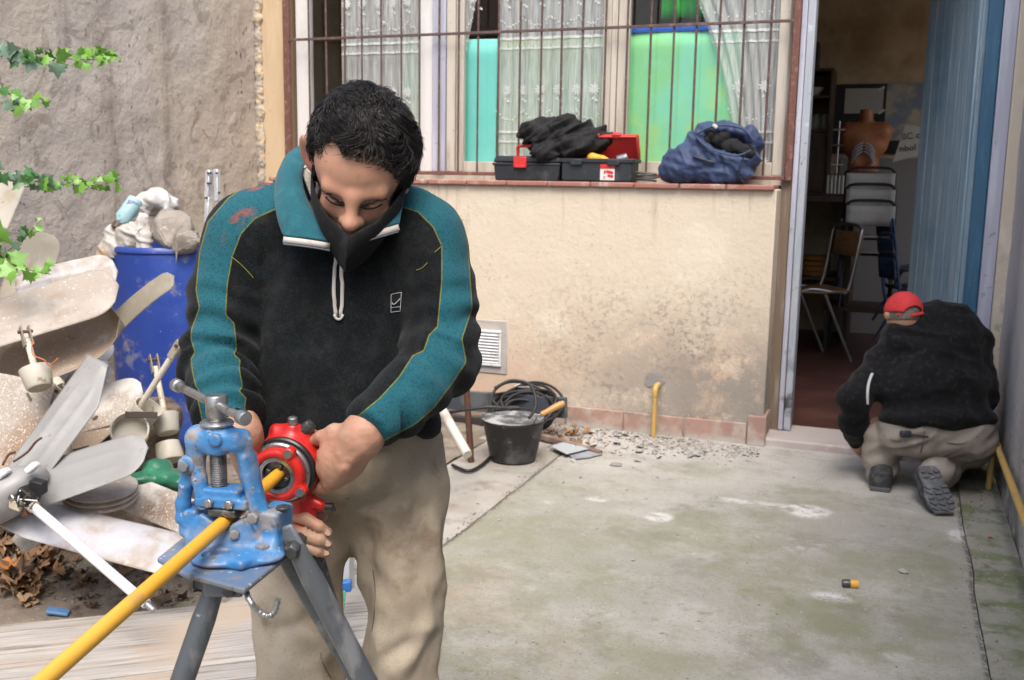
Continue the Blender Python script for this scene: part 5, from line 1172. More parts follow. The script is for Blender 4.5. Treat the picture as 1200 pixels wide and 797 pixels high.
q = MB(); q.box((.065, -.0822, .086), (.082, .0014, .024)); q.build('label_band', M['toolred'], lb)
for (dx, dz, sw, sh) in ((.078, .055, .04, .016), (.083, .034, .034, .014), (.05, .055, .010, .02), (.05, .03, .016, .004), (.048, .022, .012, .003)): q = MB(); q.box((dx, -.0822, dz), (sw, .0014, sh), rotm(0, .2, 0)); q.build('label_picture', M['toolred'], lb)

LR = rotm(math.radians(-62)); 
def lidbox(c, sz, m=M['toolred'], bv=.008): q = MB(); q.box(np.array([0, .078, .128])+LR @ np.array(c), sz, LR); return q.build('lid', m, t, bevel=bv)
l_ = lidbox((0, -.075, .006), (W_*1.02, .15, .022)); 
for (c, sz) in (((0, -.148, -.012), (W_*1.0, .012, .028)), ((-W_*.49, -.075, -.012), (.012, .13, .024)), ((W_*.49, -.075, -.012), (.012, .13, .024)), ((-.03, -.155, -.010), (.05, .02, .03)), ((.09, -.155, -.010), (.05, .02, .03))): o = lidbox(c, sz, bv=.004); o.name = 'lid_rim'; o.parent = l_
OB = np.array([(x0+x1)/2, YS+.065, ZS])
s = SDF(); s.chain([OB+(-.04, -.02, .135), OB+(.02, -.03, .125), OB+(.055, -.03, .118)], [.026, .022, .014], .01); s.ell(OB+(-.045, -.02, .13), (.03, .025, .03), None, .01)
tag(sdf_obj('yellow_tool', s, .005, mat('yellow_tool_body', (.70, .38, .03), .45), None), 'yellow hand tool lying in the open toolbox', 'tool')
q = MB(); q.lathe([(.0, -.03), (.022, -.03), (.024, -.026), (.024, .026), (.018, .03), (0, .03)], OB+(.135, -.03, .132), rotm(0, 1.3, .2), 14); tag(q.build('metal_socket', M['steel'], smooth=40), 'bright metal fitting at the right end of the open toolbox', 'fitting')
s = SDF(); rr = random.Random(2)
def sp_(px, py, Y): return onY(px, py, Y)
for (px, py, Y, r) in ((640, 168, 5.53, (.13, .07, .07)), (660, 158, 5.56, (.14, .08, .09)), (690, 160, 5.57, (.11, .07, .08)), (628, 160, 5.53, (.09, .07, .075)), (705, 165, 5.58, (.07, .05, .05)), (645, 150, 5.56, (.09, .06, .055)), (672, 172, 5.50, (.10, .05, .05)), (640, 180, 5.47, (.07, .035, .04))):
    s.ell(sp_(px, py, Y), r, rotm(0, rr.uniform(-.5, .5), rr.uniform(-.4, .4)), .035)
def clothd(V): 
    q = np.stack([V[:, 0]*4.5+V[:, 2]*5, V[:, 1]*5, V[:, 2]*17-V[:, 0]*9], 1); return .030*(1-2*np.abs(fbm(q, 2)))-.010+.012*(1-2*np.abs(fbm(q*1.9+3, 2)))+.003*fbm(V*40, 2)
tag(sdf_obj('jacket', s, .007, M['blackcloth'], None, 2, clothd), 'crumpled black jacket heaped over the toolboxes on the sill', 'jacket')
# backpack
bp = thing('backpack', 'navy blue backpack slumped open on the window sill', 'backpack', (sx_(832), YS+.08, ZS)); O = np.array(bp.location)
s = SDF(); L_ = lambda px, py, dy=0: np.array(onY(px, py, YS+.08+dy))-O
for (px, py, dy, r, a) in ((812, 190, -.02, (.17, .10, .115), -.3), (850, 192, -.0, (.17, .10, .10), .0), (835, 165, .03, (.15, .10, .10), -.2), (870, 175, .03, (.10, .10, .13), .3), (795, 200, -.02, (.09, .08, .06), 0), (845, 205, -.04, (.14, .06, .045), 0)):
    s.ell(L_(px, py, dy), r, rotm(0, a, 0), .04)
s.box((0, 0, -.1), (.6, .5, .098), None, .002, .01, True)
s.ell(L_(850, 165, -.11), (.165, .11, .072), rotm(0, .30, 0), .012, True)
sdf_obj('bag', s, .006, M['navy'], bp, 2, lambda V: .018*(1-2*np.abs(fbm(np.stack([V[:, 0]*14+V[:, 2]*9, V[:, 1]*6, V[:, 2]*4-V[:, 0]*3], 1), 2)))-.008+.010*(1-2*np.abs(fbm(np.stack([V[:, 0]*7-V[:, 2]*6, V[:, 1]*6, V[:, 2]*19+V[:, 0]*6], 1)+5, 2))))
s = SDF()
for k in range(9): s.ell(L_(828+k*6, 160+rr.uniform(-4, 6)+k*1.6, -.045+rr.uniform(-.01, .01)), (rr.uniform(.03, .05), .035, rr.uniform(.02, .04)), rotm(0, rr.uniform(-1, 1), 0), .01)
sdf_obj('dark_lining', s, .006, M['blackcloth'], bp, 1, lambda V: .008*fbm(V*38, 2))
for name, pts, r in (('strap', [L_(876, 176, -.12), L_(868, 192, -.125), L_(866, 206, -.12), L_(872, 214, -.11)], .006), ('strap', [L_(812, 183, -.125), L_(824, 187, -.13), L_(836, 190, -.13)], .008), ('rim_cord', [L_(816, 158, -.095), L_(830, 150, -.085), L_(850, 147, -.075), L_(872, 152, -.075), L_(884, 166, -.08)], .009), ('rim_cord', [L_(816, 160, -.10), L_(828, 172, -.125), L_(848, 180, -.13), L_(866, 182, -.13), L_(880, 176, -.11)], .009)):
    q = MB(); q.tube(catmull(pts, 6), r, 8, flat=.6); q.build(name, M['navy'] if name != 'strap' else M['toolblack'], bp, smooth=180)
q = MB(); q.box(L_(838, 148, -.09), (.03, .012, .018), rotm(0, .6, 0)); q.build('zip_pull', M['ceramic'], bp, bevel=.004)
q = MB(); P = [np.array([sx_(755)+.055*math.cos(a)*(1-.012*a/6), YS+.05+.035*math.sin(a), ZS+.010+.003*a]) for a in np.linspace(0, 16, 60)]; q.tube(P, .006, 6); tag(q.build('hose_coil', mat('grey_hose', (.07, .075, .07), .5), smooth=180), 'small dark coil of hose on the sill beside the backpack', 'coil')
# ---- vent side things: beam, post, coil, bucket
M['beam'] = mat('dark_blue_grey_beam', (.055, .065, .08), .5, [((.11, .12, .13), 6, .5, .68), ((.13, .075, .045), 9, .62, .72)], [(50, .2)])
M['brownpost'] = mat('brown_rusted_post', (.085, .04, .025), .5, [((.16, .08, .05), 20, .52, .68), ((.30, .22, .17), 50, .66, .72)], [(60, .2)])
def beam(name, a, b_, w_, h_, m, label, cat, tilt=0):
    a, b_ = np.array(a), np.array(b_); d = b_-a; L = np.linalg.norm(d); B = basis(d); t = MB(); t.box((a+b_)/2, (w_, h_, L), B @ rotm(0, 0, tilt)); return tag(t.build(name, m, bevel=.004), label, cat)
a_, c_ = onY(500, 466, 5.33), onY(664, 478, 5.20); beam('steel_beam', a_, c_, .03, .115, M['beam'], 'dark blue grey steel beam lying along the foot of the wall', 'beam')
a_, c_ = onY(505, 497, 5.28), onY(566, 500, 5.22); beam('scrap_board', a_, c_, .03, .11, mat('dark_board', (.035, .03, .03), .7), 'dark board under the steel beam left of the cable coil', 'board')
a_, c_ = gnd(632, 510, .03), gnd(704, 531, .012); beam('wood_strip', a_, c_, .035, .025, mat('dull_red_wood', (.19, .12, .10), .8, [((.30, .24, .2), 12, .5, .7)]), 'dull red wooden strip among leaves right of the bucket', 'strip')
q = MB(); a_ = gnd(552, 541); c_ = a_+np.array([-.055, .02, .62]); q.tube([a_, c_], .0165, 12); pt = q.build('iron_post', M['brownpost'], smooth=50); tag(pt, 'thin brown iron post standing beside the bucket', 'post')
a_, c_ = at(519, 482, 4.6), at(548, 533, 4.38); q = MB(); q.tube([a_, a_*.1+c_*.9, c_], [.022, .022, .021], 14); tag(q.build('plastic_tube', mat('grimy_white_tube', (.56, .54, .48), .6, [((.36, .33, .27), 9, .5, .7)]), smooth=50), 'grimy white plastic tube leaning left of the brown post', 'tube')
c_ = onY(615, 458, 5.30); q = MB(); q.box(c_-np.array([0, 0, .05]), (.10, .07, .15)); jb_ = q.build('junction_box', M['toolblack'], bevel=.005); tag(jb_, 'small black box with a white top behind the cable coil', 'box'); q = MB(); q.box(c_+np.array([0, 0, .028]), (.105, .075, .006)); q.build('box_top', M['ceramic'], jb_)
cc_ = thing('cable_coil', 'coil of black electric cable piled behind the bucket', 'cable', gnd(598, 520)); O = np.array(cc_.location)
M['cable'] = mat('black_rubber_cable', (.016, .016, .018), .55, [((.06, .06, .06), 14, .55, .7)])
for k in range(13):
    R = .145+rr.uniform(-.025, .025); c = np.array([rr.uniform(-.03, .03), .22+rr.uniform(-.03, .05), .155+rr.uniform(-.03, .035)]); tx, ty = rr.uniform(-.75, -.45), rr.uniform(-.25, .25); Rm = rotm(tx+1.57-.5, ty, 0)
    P = [c+Rm @ np.array([R*1.18*math.cos(a), R*.92*math.sin(a), .02*math.sin(2*a+k)]) for a in np.linspace(0, 2*math.pi, 40, endpoint=False)]
    q = MB(); q.tube(P, .0082, 7, closed=True); q.build('cable_loop', M['cable'], cc_, smooth=180)
for pts in ([at(580, 455, 4.9), at(600, 446, 4.95), at(622, 452, 4.95), at(628, 475, 4.9), at(620, 490, 4.85)], [at(515, 486, 4.7), at(540, 481, 4.62), at(575, 477, 4.6), at(600, 480, 4.62)], [gnd(530, 545, .012), gnd(548, 552, .012), gnd(563, 546, .012), gnd(575, 535, .012)]):
    q = MB(); q.tube(catmull([np.array(p)-O for p in pts], 8), .0082, 7); q.build('cable_end', M['cable'], cc_, smooth=180)
bk = thing('bucket', 'black rubber mortar bucket splashed with plaster near the wall', 'bucket', gnd(601, 538)); h_ = .215
M['bucket'] = mat('black_bucket_rubber', (.018, .018, .02), .5, [((.10, .10, .10), 6, .52, .68), ((.50, .50, .49), 26, .66, .71, {'fade': [('Z', .02, .06)]}), ((.55, .54, .52), 5.2, .68, .71, {'loc': (.4, .1, .3)})], [(60, .15, {'d': .002})])
M['bucketin'] = mat('plaster_smeared_inside', (.07, .075, .08), .7, [((.40, .41, .42), 9, .46, .62, {'detail': 9}), ((.62, .62, .62), 24, .58, .68)], [(40, .3)])
b = MB(); b.lathe([(0, 0), (.108, 0), (.116, .006), (.155, h_-.02), (.160, h_-.016), (.163, h_-.006), (.161, h_)], n=40); b.build('shell', M['bucket'], bk, smooth=40)
b = MB(); b.lathe([(.161, h_+.0005), (.153, h_-.004), (.149, h_-.02), (.125, .075), (0, .07)], n=40); b.build('inside', M['bucketin'], bk, smooth=60)
P = [np.array([.163*math.cos(a), .163*math.sin(a)*.985, h_-.012+.028*math.sin((a-.25)/(math.pi-.0)*math.pi)]) for a in np.linspace(.25, math.pi+.25, 24)]
b = MB(); b.tube(P, .004, 6); hn_ = b.build('bail', M['cable'], bk, smooth=180); b = MB(); b.tube(P[11:18], .011, 10); b.build('grip', M['cable'], hn_, smooth=60)
for a in (.25, math.pi+.25): b = MB(); b.box((.160*math.cos(a), .160*math.sin(a), h_-.004), (.014, .045, .03), rotm(0, 0, a)); b.build('ear', M['bucket'], bk, bevel=.006)
tw = thing('trowel', 'trowel with a turned wooden handle resting over the bucket rim', 'trowel', at(634, 486, 4.50)); O = np.array(tw.location); d = at(659, 473, 4.52)-O; L = np.linalg.norm(d); d /= L
b = MB(); b.lathe([(.009, 0), (.013, .01), (.012, .03), (.0155, .075), (.0155, .10), (.012, .118), (0, .122)], (0, 0, 0), basis(d), 16); b.build('handle', mat('turned_wood', (.52, .27, .09), .45, [((.40, .2, .07), 8, .45, .65, {'stretch': (1, 1, 5)})]), tw, smooth=50)
bO = np.array(bk.location)-O; P = catmull([d*.004, d*-.02, bO+(.122, -.035, .205), bO+(.112, -.03, .19), bO+(.105, -.02, .16)], 5); b = MB(); b.tube(P, .005, 8); b.build('tang', M['steel'], tw, smooth=180)
b = MB(); b.add([bO+(.08, -.04, .165), bO+(.125, .0, .165), bO+(.09, .02, .095), bO+(.06, .0, .095)], [(0, 1, 2, 3)]); b.build('blade', M['steel'], tw, solid=.002)
# gas pipes at the walls
M['wallpipe'] = mat('old_yellow_pipe', (.55, .36, .10), .5, [((.42, .30, .14), 12, .5, .68), ((.5, .45, .36), 40, .64, .72)], [(50, .15)])
st_ = thing('pipe_stub', 'yellow gas pipe stub rising from the ground to an elbow in the wall', 'pipe', (float(onY(766, 500, 5.385)[0]), 5.385, 0)); O = np.array(st_.location); hz = float(onY(769, 455, O[1])[2])
b = MB(); P = catmull([(0, 0, -.02), (0, 0, hz*.6), (0, 0, hz-.015), (.004, .02, hz+.008), (.004, .06, hz+.012)], 8); b.tube(P, .0125, 14); b.build('riser', M['wallpipe'], st_, smooth=60)
b = MB(); P = catmull([(0, 0, hz-.045), (0, 0, hz-.012), (.003, .016, hz+.006), (.004, .04, hz+.011)], 6); b.tube(P, .0165, 14); b.build('elbow', M['wallpipe'], st_, smooth=60)
b = MB(); c_ = onY(768, 448, Y0-.002); rr2 = random.Random(9); b.prism([(.06*math.cos(a)*(1+.5*rr2.uniform(-1, 1)), .05*math.sin(a)*(1+.5*rr2.uniform(-1, 1))) for a in np.linspace(0, 6.28, 18, endpoint=False)], .004, (c_[0], Y0-.001, c_[2]+.01), rotm(math.pi/2)); b.build('cement_dab', mat('grey_cement', (.26, .25, .235), .95, [((.33, .31, .28), 12, .45, .6)], [(40, .4)]), house)
wpp = thing('wall_pipe', 'long yellow gas pipe running low along the right side wall', 'pipe', onX(1168, 522, XR-.03)); O = np.array(wpp.location)
e_ = onX(1200, 606, XR-.03); d = (e_-O); b = MB(); P = [O*0, d*.5, d, d*2.2, d*3.2]; b.tube(P, .0145, 14); b.build('pipe_run', M['wallpipe'], wpp, smooth=60)
b = MB(); b.tube(catmull([(-.015, .02, -O[2]), (-.012, .02, -.06), (-.006, .01, -.01), d*.02], 6), .0145, 14); b.build('riser', M['wallpipe'], wpp, smooth=60)
b = MB(); b.tube([d*-.01, d*.05], .019, 14); b.build('coupling', M['wallpipe'], wpp, smooth=60)
ps = thing('pipe_piece', 'short pipe stub, half yellow and half grey, lying on the patio', 'pipe piece', gnd(996, 684, .0145)); 
d = gnd(1004, 681)-gnd(986, 680); d[2] = 0; d /= np.linalg.norm(d); Bm = basis(d)
b = MB(); b.lathe([(.0, -.026), (.0135, -.026), (.0145, -.024), (.0145, .0)], rot=Bm, n=20); b.build('threaded_end', M['greasy'], ps, smooth=40); b = MB(); b.lathe([(.0148, .0005), (.015, .002), (.015, .027), (.0125, .028), (.011, .02), (0, .02)], rot=Bm, n=20); b.build('coated_end', M['pipe'], ps, smooth=40)
# slates, stones, grit, bits
M['slate'] = mat('blue_grey_slate', (.22, .24, .27), .6, [((.34, .36, .38), 6, .45, .65), ((.14, .15, .17), 12, .55, .7)], [(30, .2)])
M['slate2'] = mat('pale_broken_tile', (.40, .44, .47), .5, [((.30, .33, .35), 8, .5, .68)], [(30, .2)])
def slab_(name, pix, z, th, m, label, cat): 
    P = [gnd(*p, z) for p in pix]; c = np.mean(P, 0); b = MB(); b.prism([(p[0], p[1]) for p in P][::-1], th, (0, 0, z)); return tag(b.build(name, m, bevel=.002), label, cat)
slab_('broken_tile', [(645, 524), (664, 518), (689, 527), (664, 533)], .022, .007, M['slate2'], 'pale grey broken tile lying on top of the darker one', 'tile')
slab_('broken_tile', [(664, 532), (684, 525), (706, 533), (690, 537), (672, 539)], .006, .007, M['slate'], 'dark slate grey broken tile under the pale one', 'tile')
STONE = [mat('pale_stone', (.44, .43, .41), .9, [((.34, .33, .31), 20, .45, .65)], [(40, .5)]), mat('grey_stone', (.27, .26, .25), .9, [((.36, .35, .33), 20, .45, .65)], [(40, .5)]), mat('brown_chip', (.22, .15, .11), .9)]
def stone_mesh(seed, m):
    rr3 = np.random.default_rng(seed); b = MB(); b.lathe([(.0, -.5), (.55, -.38), (.9, -.05), (.75, .3), (.35, .5), (0, .55)], n=9)
    V = np.array(b.v); V = V*(1+.28*vnoise(V*1.7+seed*9.1))[:, None]; b.v = [tuple(p) for p in V]; me = b.build('pebble', m, smooth=35); d = me.data; bpy.data.objects.remove(me); return d
SM = [[stone_mesh(k+10*j, STONE[j]) for k in range(4)] for j in range(3)]
def pebble(px, py, r, label, group, j=None, flat=.6, name='pebble'):
    o = bpy.data.objects.new(name, rr.choice(SM[rr.choice((0, 0, 1)) if j is None else j])); COL.objects.link(o); g = gnd(px, py); o.location = (g[0], g[1], r*flat*.42); o.scale = (r, r*rr.uniform(.6, 1), r*flat); o.rotation_euler = (rr.uniform(-.2, .2), rr.uniform(-.2, .2), rr.uniform(0, 6.28)); return tag(o, label, 'stone', group)
pebble(1059, 671, .022, 'pale stone on the patio right of the pipe stub', None, 0); pebble(722, 546, .036, 'largest grey stone on the patio in front of the broken tiles', None, 1, .5, 'stone'); pebble(732, 525, .028, 'pale stone between the broken tiles and the yellow stub', None, 0); pebble(672, 541, .022, 'pale chip beside the dark broken tile', None, 0)
pebble(1160, 630, .011, 'small orange red bit of plastic near the right wall', None, 2).data = (lambda m_: m_)(stone_mesh(77, mat('orange_red_bit', (.6, .06, .02), .4))); 
for px, py, r in ((835, 594, .012), (742, 657, .015), (799, 708, .012), (683, 646, .012), (604, 588, .012), (1046, 722, .009), (1064, 590, .010), (660, 566, .013), (815, 590, .010), (940, 600, .009), (1036, 616, .012), (1070, 622, .009), (625, 752, .008), (560, 590, .012), (585, 610, .011), (700, 620, .009), (735, 575, .012), (770, 560, .014), (880, 640, .007), (910, 720, .007), (775, 742, .013), (1130, 735, .010), (1120, 690, .008), (680, 560, .015), (750, 530, .014), (800, 530, .013), (850, 545, .011), (700, 505, .018), (720, 500, .016), (745, 505, .016), (690, 512, .02), (655, 550, .016), (930, 560, .01), (960, 545, .01), (640, 600, .01), (540, 650, .012), (1090, 640, .009), (1150, 590, .012), (1140, 610, .009)):
    pebble(px, py, r*.8, 'small loose pebble scattered over the patio', 'loose pebbles on the patio')
def scatter(name, n, fn, r0, r1, m, kind='stuff', zfn=None, flat=.5):
    b = MB(); r_ = np.random.default_rng(len(name))
    for i in range(n):
        px, py = fn(r_); g = gnd(px, py); z = 0 if zfn is None else zfn(g); r = r0+(r1-r0)*float(r_.random())**2; R = rotm(r_.uniform(-.5, .5), r_.uniform(-.5, .5), r_.uniform(0, 6.28))
        V = np.array([(1, 0, 0), (.3, .9, 0), (-.8, .5, .1), (-.7, -.6, 0), (.4, -.8, 0), (0, 0, .8)])*r*np.array([1, 1, flat])*r_.uniform(.6, 1.2, (6, 3)); b.add((V @ R.T)+np.array([g[0], g[1], z+r*.15]), [(0, 1, 5), (1, 2, 5), (2, 3, 5), (3, 4, 5), (4, 0, 5)])
    return tag(b.build(name, m), kind=kind)
def wallfoot(r_):
    t = r_.random(); px = 640+ t*250; base = 485+(px-640)*.150; return px, base+4+abs(r_.normal())*16*(1.25-.9*t)
scatter('rubble_grit', 450, wallfoot, .002, .013, STONE[0]); scatter('grey_grit', 550, wallfoot, .002, .014, STONE[1]); scatter('brown_litter_bits', 600, wallfoot, .002, .012, STONE[2], flat=.3)
scatter('big_rubble_bits', 70, lambda r_: (lambda p: (640+(p[0]-640)*.75, p[1]+1))(wallfoot(r_)), .012, .032, STONE[1])
def alongjoint(r_): t = r_.random(); a_, c_ = project([[BX+.02*r_.normal(), 2.2+3.2*t, 0]])[0, :2]; return a_, c_
scatter('joint_crumbs', 500, alongjoint, .0015, .007, STONE[2], flat=.4)
def alongcrack(r_): t = r_.random(); a_, c_ = project([[.345+.025*r_.normal(), 2.6+2.7*t, 0]])[0, :2]; return a_, c_
scatter('crack_crumbs', 260, alongcrack, .0012, .006, STONE[2], flat=.4)
scatter('patio_grit', 900, lambda r_: (r_.uniform(520, 1190), 500+300*r_.random()**1.5), .0012, .005, STONE[0]); scatter('dark_grit', 350, lambda r_: (r_.uniform(520, 1190), 520+280*r_.random()), .001, .005, STONE[2])
scatter('corner_litter', 140, lambda r_: (1150+12*r_.normal(), 575+16*r_.normal()), .002, .009, STONE[2])
# ================================================================== crouching man
m2 = thing('person', 'man crouching by the doorway with his back turned, red cap and black sweater', 'person', gnd(1070, 575)); 
D2 = 4.80
P2 = lambda px, py, D: at(px, py, D)
M['sweater'] = mat('black_knit_sweater', (.0085, .0085, .0095), .95, [((.022, .022, .023), 40, .5, .7)], [(300, .4, {'d': .002}), (14, .25, {'d': .02})], sheen=.06, spec=.15)
M['cap'] = mat('red_cotton_cap', (.52, .03, .035), .8, [((.40, .02, .025), 10, .5, .7)], [(300, .2, {'d': .001})])
M['boot'] = mat('black_work_boot', (.03, .032, .036), .7, [((.10, .10, .10), 20, .5, .68)], [(80, .3, {'d': .002})])
M['sole'] = mat('grey_rubber_sole', (.10, .105, .11), .75, [((.20, .20, .20), 16, .48, .66), ((.05, .05, .05), 30, .6, .7)], [(60, .3, {'d': .003})])
HD2 = P2(1059, 369, 4.84); SH1, SH2_ = P2(1034, 424, 4.86), P2(1140, 405, 4.86); EB1, WR1 = P2(1000, 470, 4.74), P2(1004, 508, 4.95); PE2 = P2(1092, 520, 4.68)
KN1, AN1 = P2(1030, 500, 4.98), gnd(1032, 574)+np.array([0, .07, .12]); KN2 = gnd(1125, 560)+np.array([.0, .30, .09]); AN2 = P2(1092, 556, 4.56); TO2 = gnd(1102, 600)+np.array([0, .04, .03])
s = SDF(); s.ell(HD2, (.078, .10, .095), CR, .01); s.cap(HD2, P2(1070, 395, 4.92), .06, k=.02); s.cap(P2(1070, 395, 4.92), PE2, .09, .075, .03); s.cap(SH1, SH2_, .06, k=.02); s.chain([SH1, EB1, WR1, P2(1006, 522, 5.02), P2(1010, 530, 5.06)], [.05, .045, .034, .036, .026], .01); s.chain([SH2_, P2(1152, 470, 4.8), P2(1120, 510, 5.05)], [.05, .045, .035], .01)
for k in range(4): s.chain([P2(1005+k*2, 525, 5.03), P2(1006+k*3, 532, 5.05), P2(1009+k*3, 536, 5.04+.01*k)], [.011, .009, .008], .003)
s.chain([PE2, KN1, AN1], [.06, .045, .035], .02); s.chain([PE2, KN2, AN2+np.array([.02, .06, 0]), TO2+np.array([0, .07, .03])], [.06, .04, .03, .02], .02)
for sx in (-1, 1): s.ell(HD2+AX[0]*sx*.08, (.012, .02, .03), CR, .006)
bo = relobj(sdf_obj('body', s, .007, M['skin'], None), m2)
# cropped hair and cap with its rear opening towards us
s = SDF(); s.ell(HD2+AX[1]*.005, (.0815, .103, .098), CR, .01); s.box(HD2+AX[1]*.12, (.2, .09, .2), CR, .01, .01, True)
relobj(sdf_obj('hair', s, .006, mat('grey_cropped_hair', (.16, .13, .11), .8, [((.08, .07, .06), 90, .45, .6)], [(220, .5, {'d': .002})]), None), m2)
CT = CR @ rotm(0, 0, .10)
s = SDF(); s.ell(HD2-AX[1]*.008, (.090, .106, .106), CR, .006); s.ell(HD2-AX[1]*.006, (.084, .100, .100), CR, .003, True)
s.box(HD2+AX[1]*.095, (.3, .1, .3), CT, .004, .004, True)
ar = HD2-AX[2]*.09+AX[1]*.012+AX[0]*.014
s.ell(ar, (.052, .050, .06), CT, .004, True)
s.chain([ar+AX[0]*-.066+AX[1]*-.012+AX[2]*.02, ar+AX[1]*-.008-AX[2]*.006, ar+AX[0]*.064+AX[1]*-.018+AX[2]*.02], [.009, .010, .009], .003)
relobj(sdf_obj('cap', s, .0045, M['cap'], None), m2)
# sweater
s = SDF(); e = lambda px, py, D, r, k=.05, rot=None: s.ell(P2(px, py, D), r, CR if rot is None else CR @ rot, k)
e(1098, 416, 4.84, (.215, .195, .19)); e(1092, 455, 4.76, (.262, .165, .19)); e(1100, 490, 4.70, (.264, .085, .18)); s.cap(P2(1056, 398, 4.83), P2(1100, 378, 4.84), .092, k=.07); s.cap(P2(1090, 386, 4.86), P2(1112, 382, 4.86), .125, k=.05)
s.box(P2(1092, 551, 4.72), (.6, (551-504)/1179*4.75, .6), CR @ rotm(0, 0, math.atan2(20, 150)), .01, .02, True)
s.chain([SH1, EB1, P2(998, 494, 4.84), WR1, P2(1003, 516, 4.99)], [.088, .070, .062, .054, .048], .03, .05); s.chain([SH2_, P2(1150, 465, 4.78), P2(1135, 505, 5.0)], [.092, .072, .06], .03, .05)
def swd(V):
    c = (V-EYE) @ AX.T; q = np.stack([c[:, 0]*5+c[:, 1]*3, c[:, 1]*9-c[:, 0]*2, c[:, 2]*3], 1); return .014*fbm(q, 2)+.006*fbm(V*9, 2)+.012*(1-2*np.abs(fbm(q*1.3+7, 2)))-.005
swo = relobj(sdf_obj('sweater', s, .010, M['sweater'], None, 2, swd), m2); SW = Surf(swo)
P = [SW.hit(*q, .003) for q in ((1022, 438), (1018, 448), (1016, 460), (1016, 474), (1019, 488))]; P = [p for p in P if p is not None]
b = MB(); b.tube(catmull(P, 5), .007, 8, flat=.5); relobj(b.build('undershirt_edge', mat('white_vest', (.5, .5, .5), .9), smooth=180), m2)
# trousers
s = SDF(); s.ell(P2(1096, 508, 4.72), (.24, .118, .17), CR, .04); s.ell(P2(1062, 508, 4.72), (.12, .11, .15), CR, .05); s.ell(P2(1130, 514, 4.70), (.125, .115, .16), CR, .05); s.chain([P2(1052, 512, 4.78), P2(1036, 518, 4.80), P2(1034, 535, 4.80), P2(1033, 550, 4.79)], [.105, .088, .078, .070], .02); s.chain([P2(1135, 520, 4.75), KN2+np.array([0, 0, .02]), AN2+np.array([.02, .03, -.015])], [.12, .10, .072], .03)
s.box(P2(1092, 450, 4.72), (.6, (488-450)/1179*4.7, .6), CR @ rotm(0, 0, .07), .01, .02, True)
def trd(V):
    c = (V-EYE) @ AX.T; return .016*(1-2*np.abs(fbm(np.stack([c[:, 0]*5, c[:, 1]*14+c[:, 0]*6, c[:, 2]*4], 1), 2)))-.002
tro = relobj(sdf_obj('trousers', s, .009, M['trouser2'] if 'trouser2' in M else mat('stone_grey_trousers', (.29, .255, .215), .9, [((.21, .18, .15), 5, .45, .65), ((.38, .35, .31), 6, .55, .72)], [(300, .25, {'d': .002}), (16, .3, {'d': .012})]), None, 2, trd), m2); TS2 = Surf(tro)
seam('back_seam', [(1084, 500), (1082, 515), (1079, 530)], .003, M['stitch'], m2, .0, TS2); seam('pocket_edge', [(1036, 510), (1046, 516), (1056, 517)], .003, M['stitch'], m2, 0, TS2); seam('pocket_edge', [(1110, 519), (1128, 520), (1146, 511)], .003, M['stitch'], m2, 0, TS2)
h = TS2.hit(1062, 509, .01)
if h is not None: b = MB(); b.box(h, (.05, .03, .03), CR); relobj(b.build('belt_pouch', M['toolblack'], bevel=.008), m2)
P = [TS2.hit(px, py, .004) for px, py in ((1058, 508), (1066, 509), (1078, 510), (1088, 512))]; P = [p for p in P if p is not None]
if len(P) > 2: b = MB(); b.tube(catmull(P, 5), .008, 8, flat=.5); relobj(b.build('belt', M['toolblack'], smooth=180), m2)
# boots: left flat on the ground, right on its toe with the sole towards us
g1 = gnd(1031, 576); s = SDF(); s.box(g1+np.array([0, .045, .052]), (.047, .055, .05), None, .02, .01); s.chain([g1+np.array([0, .05, .045]), g1+np.array([-.01, .14, .045]), g1+np.array([-.02, .24, .035])], [.048, .047, .038], .02); s.cap(g1+np.array([0, .05, .05]), g1+np.array([0, .06, .075]), .044, k=.02); s.box(g1+np.array([0, .1, -.10]), (.3, .4, .101), None, .001, .002, True)
bt = relobj(sdf_obj('boot', s, .006, M['boot'], None), m2)
b = MB(); b.prism([(-.044, -.012), (.044, -.012), (.05, .10), (.046, .24), (.0, .285), (-.05, .24), (-.05, .1)], .022, g1+np.array([0, 0, .001])); o = b.build('sole', M['sole'], bevel=.004); relobj(o, m2)
heel, toe = P2(1086, 547, 4.52), gnd(1107, 607)+np.array([0, .015, .012]); up = (heel-toe); Ls = np.linalg.norm(up); up /= Ls; nrm = -AX[2]+AX[1]*-.0; nrm = nrm-up*(nrm @ up); nrm /= np.linalg.norm(nrm); sd_ = np.cross(up, nrm); SB = np.stack([sd_, up, nrm], 1)
s = SDF(); fp = lambda x, y, z: toe+SB @ np.array([x, y, z]); s.chain([fp(0, .04, -.045), fp(0, .14, -.05), fp(0, Ls-.03, -.05)], [.042, .048, .045], .02); s.cap(fp(0, Ls-.03, -.05), AN2+np.array([.02, .04, .0]), .050, .052, .02)
relobj(sdf_obj('boot', s, .006, M['boot'], None), m2)
ol = [(-.040, .0), (.036, .0), (.058, .05), (.060, .10), (.048, .15), (.048, Ls-.03), (.030, Ls), (-.030, Ls), (-.048, Ls-.03), (-.048, .15), (-.060, .10), (-.058, .05)]
b = MB(); b.prism(ol, .016, toe+SB @ np.array([0, 0, -.006]), SB); so = relobj(b.build('sole', M['sole'], bevel=.004), m2)
rr = random.Random(4); me_t = None
for j in range(8):
    y = .018+j*(Ls-.03)/8
    if .145 < y < .165: continue
    wdt = .047 if y < .14 else .038
    for i in (-1, 0, 1):
        b = MB(); b.box(toe+SB @ np.array([i*wdt*.78, y+.006*abs(i), .0135]), (wdt*.62, .016, .008), SB @ rotm(0, 0, rr.uniform(-.5, .5)+i*.35)); o = relobj(b.build('tread_lug', M['sole'], bevel=.002), m2)
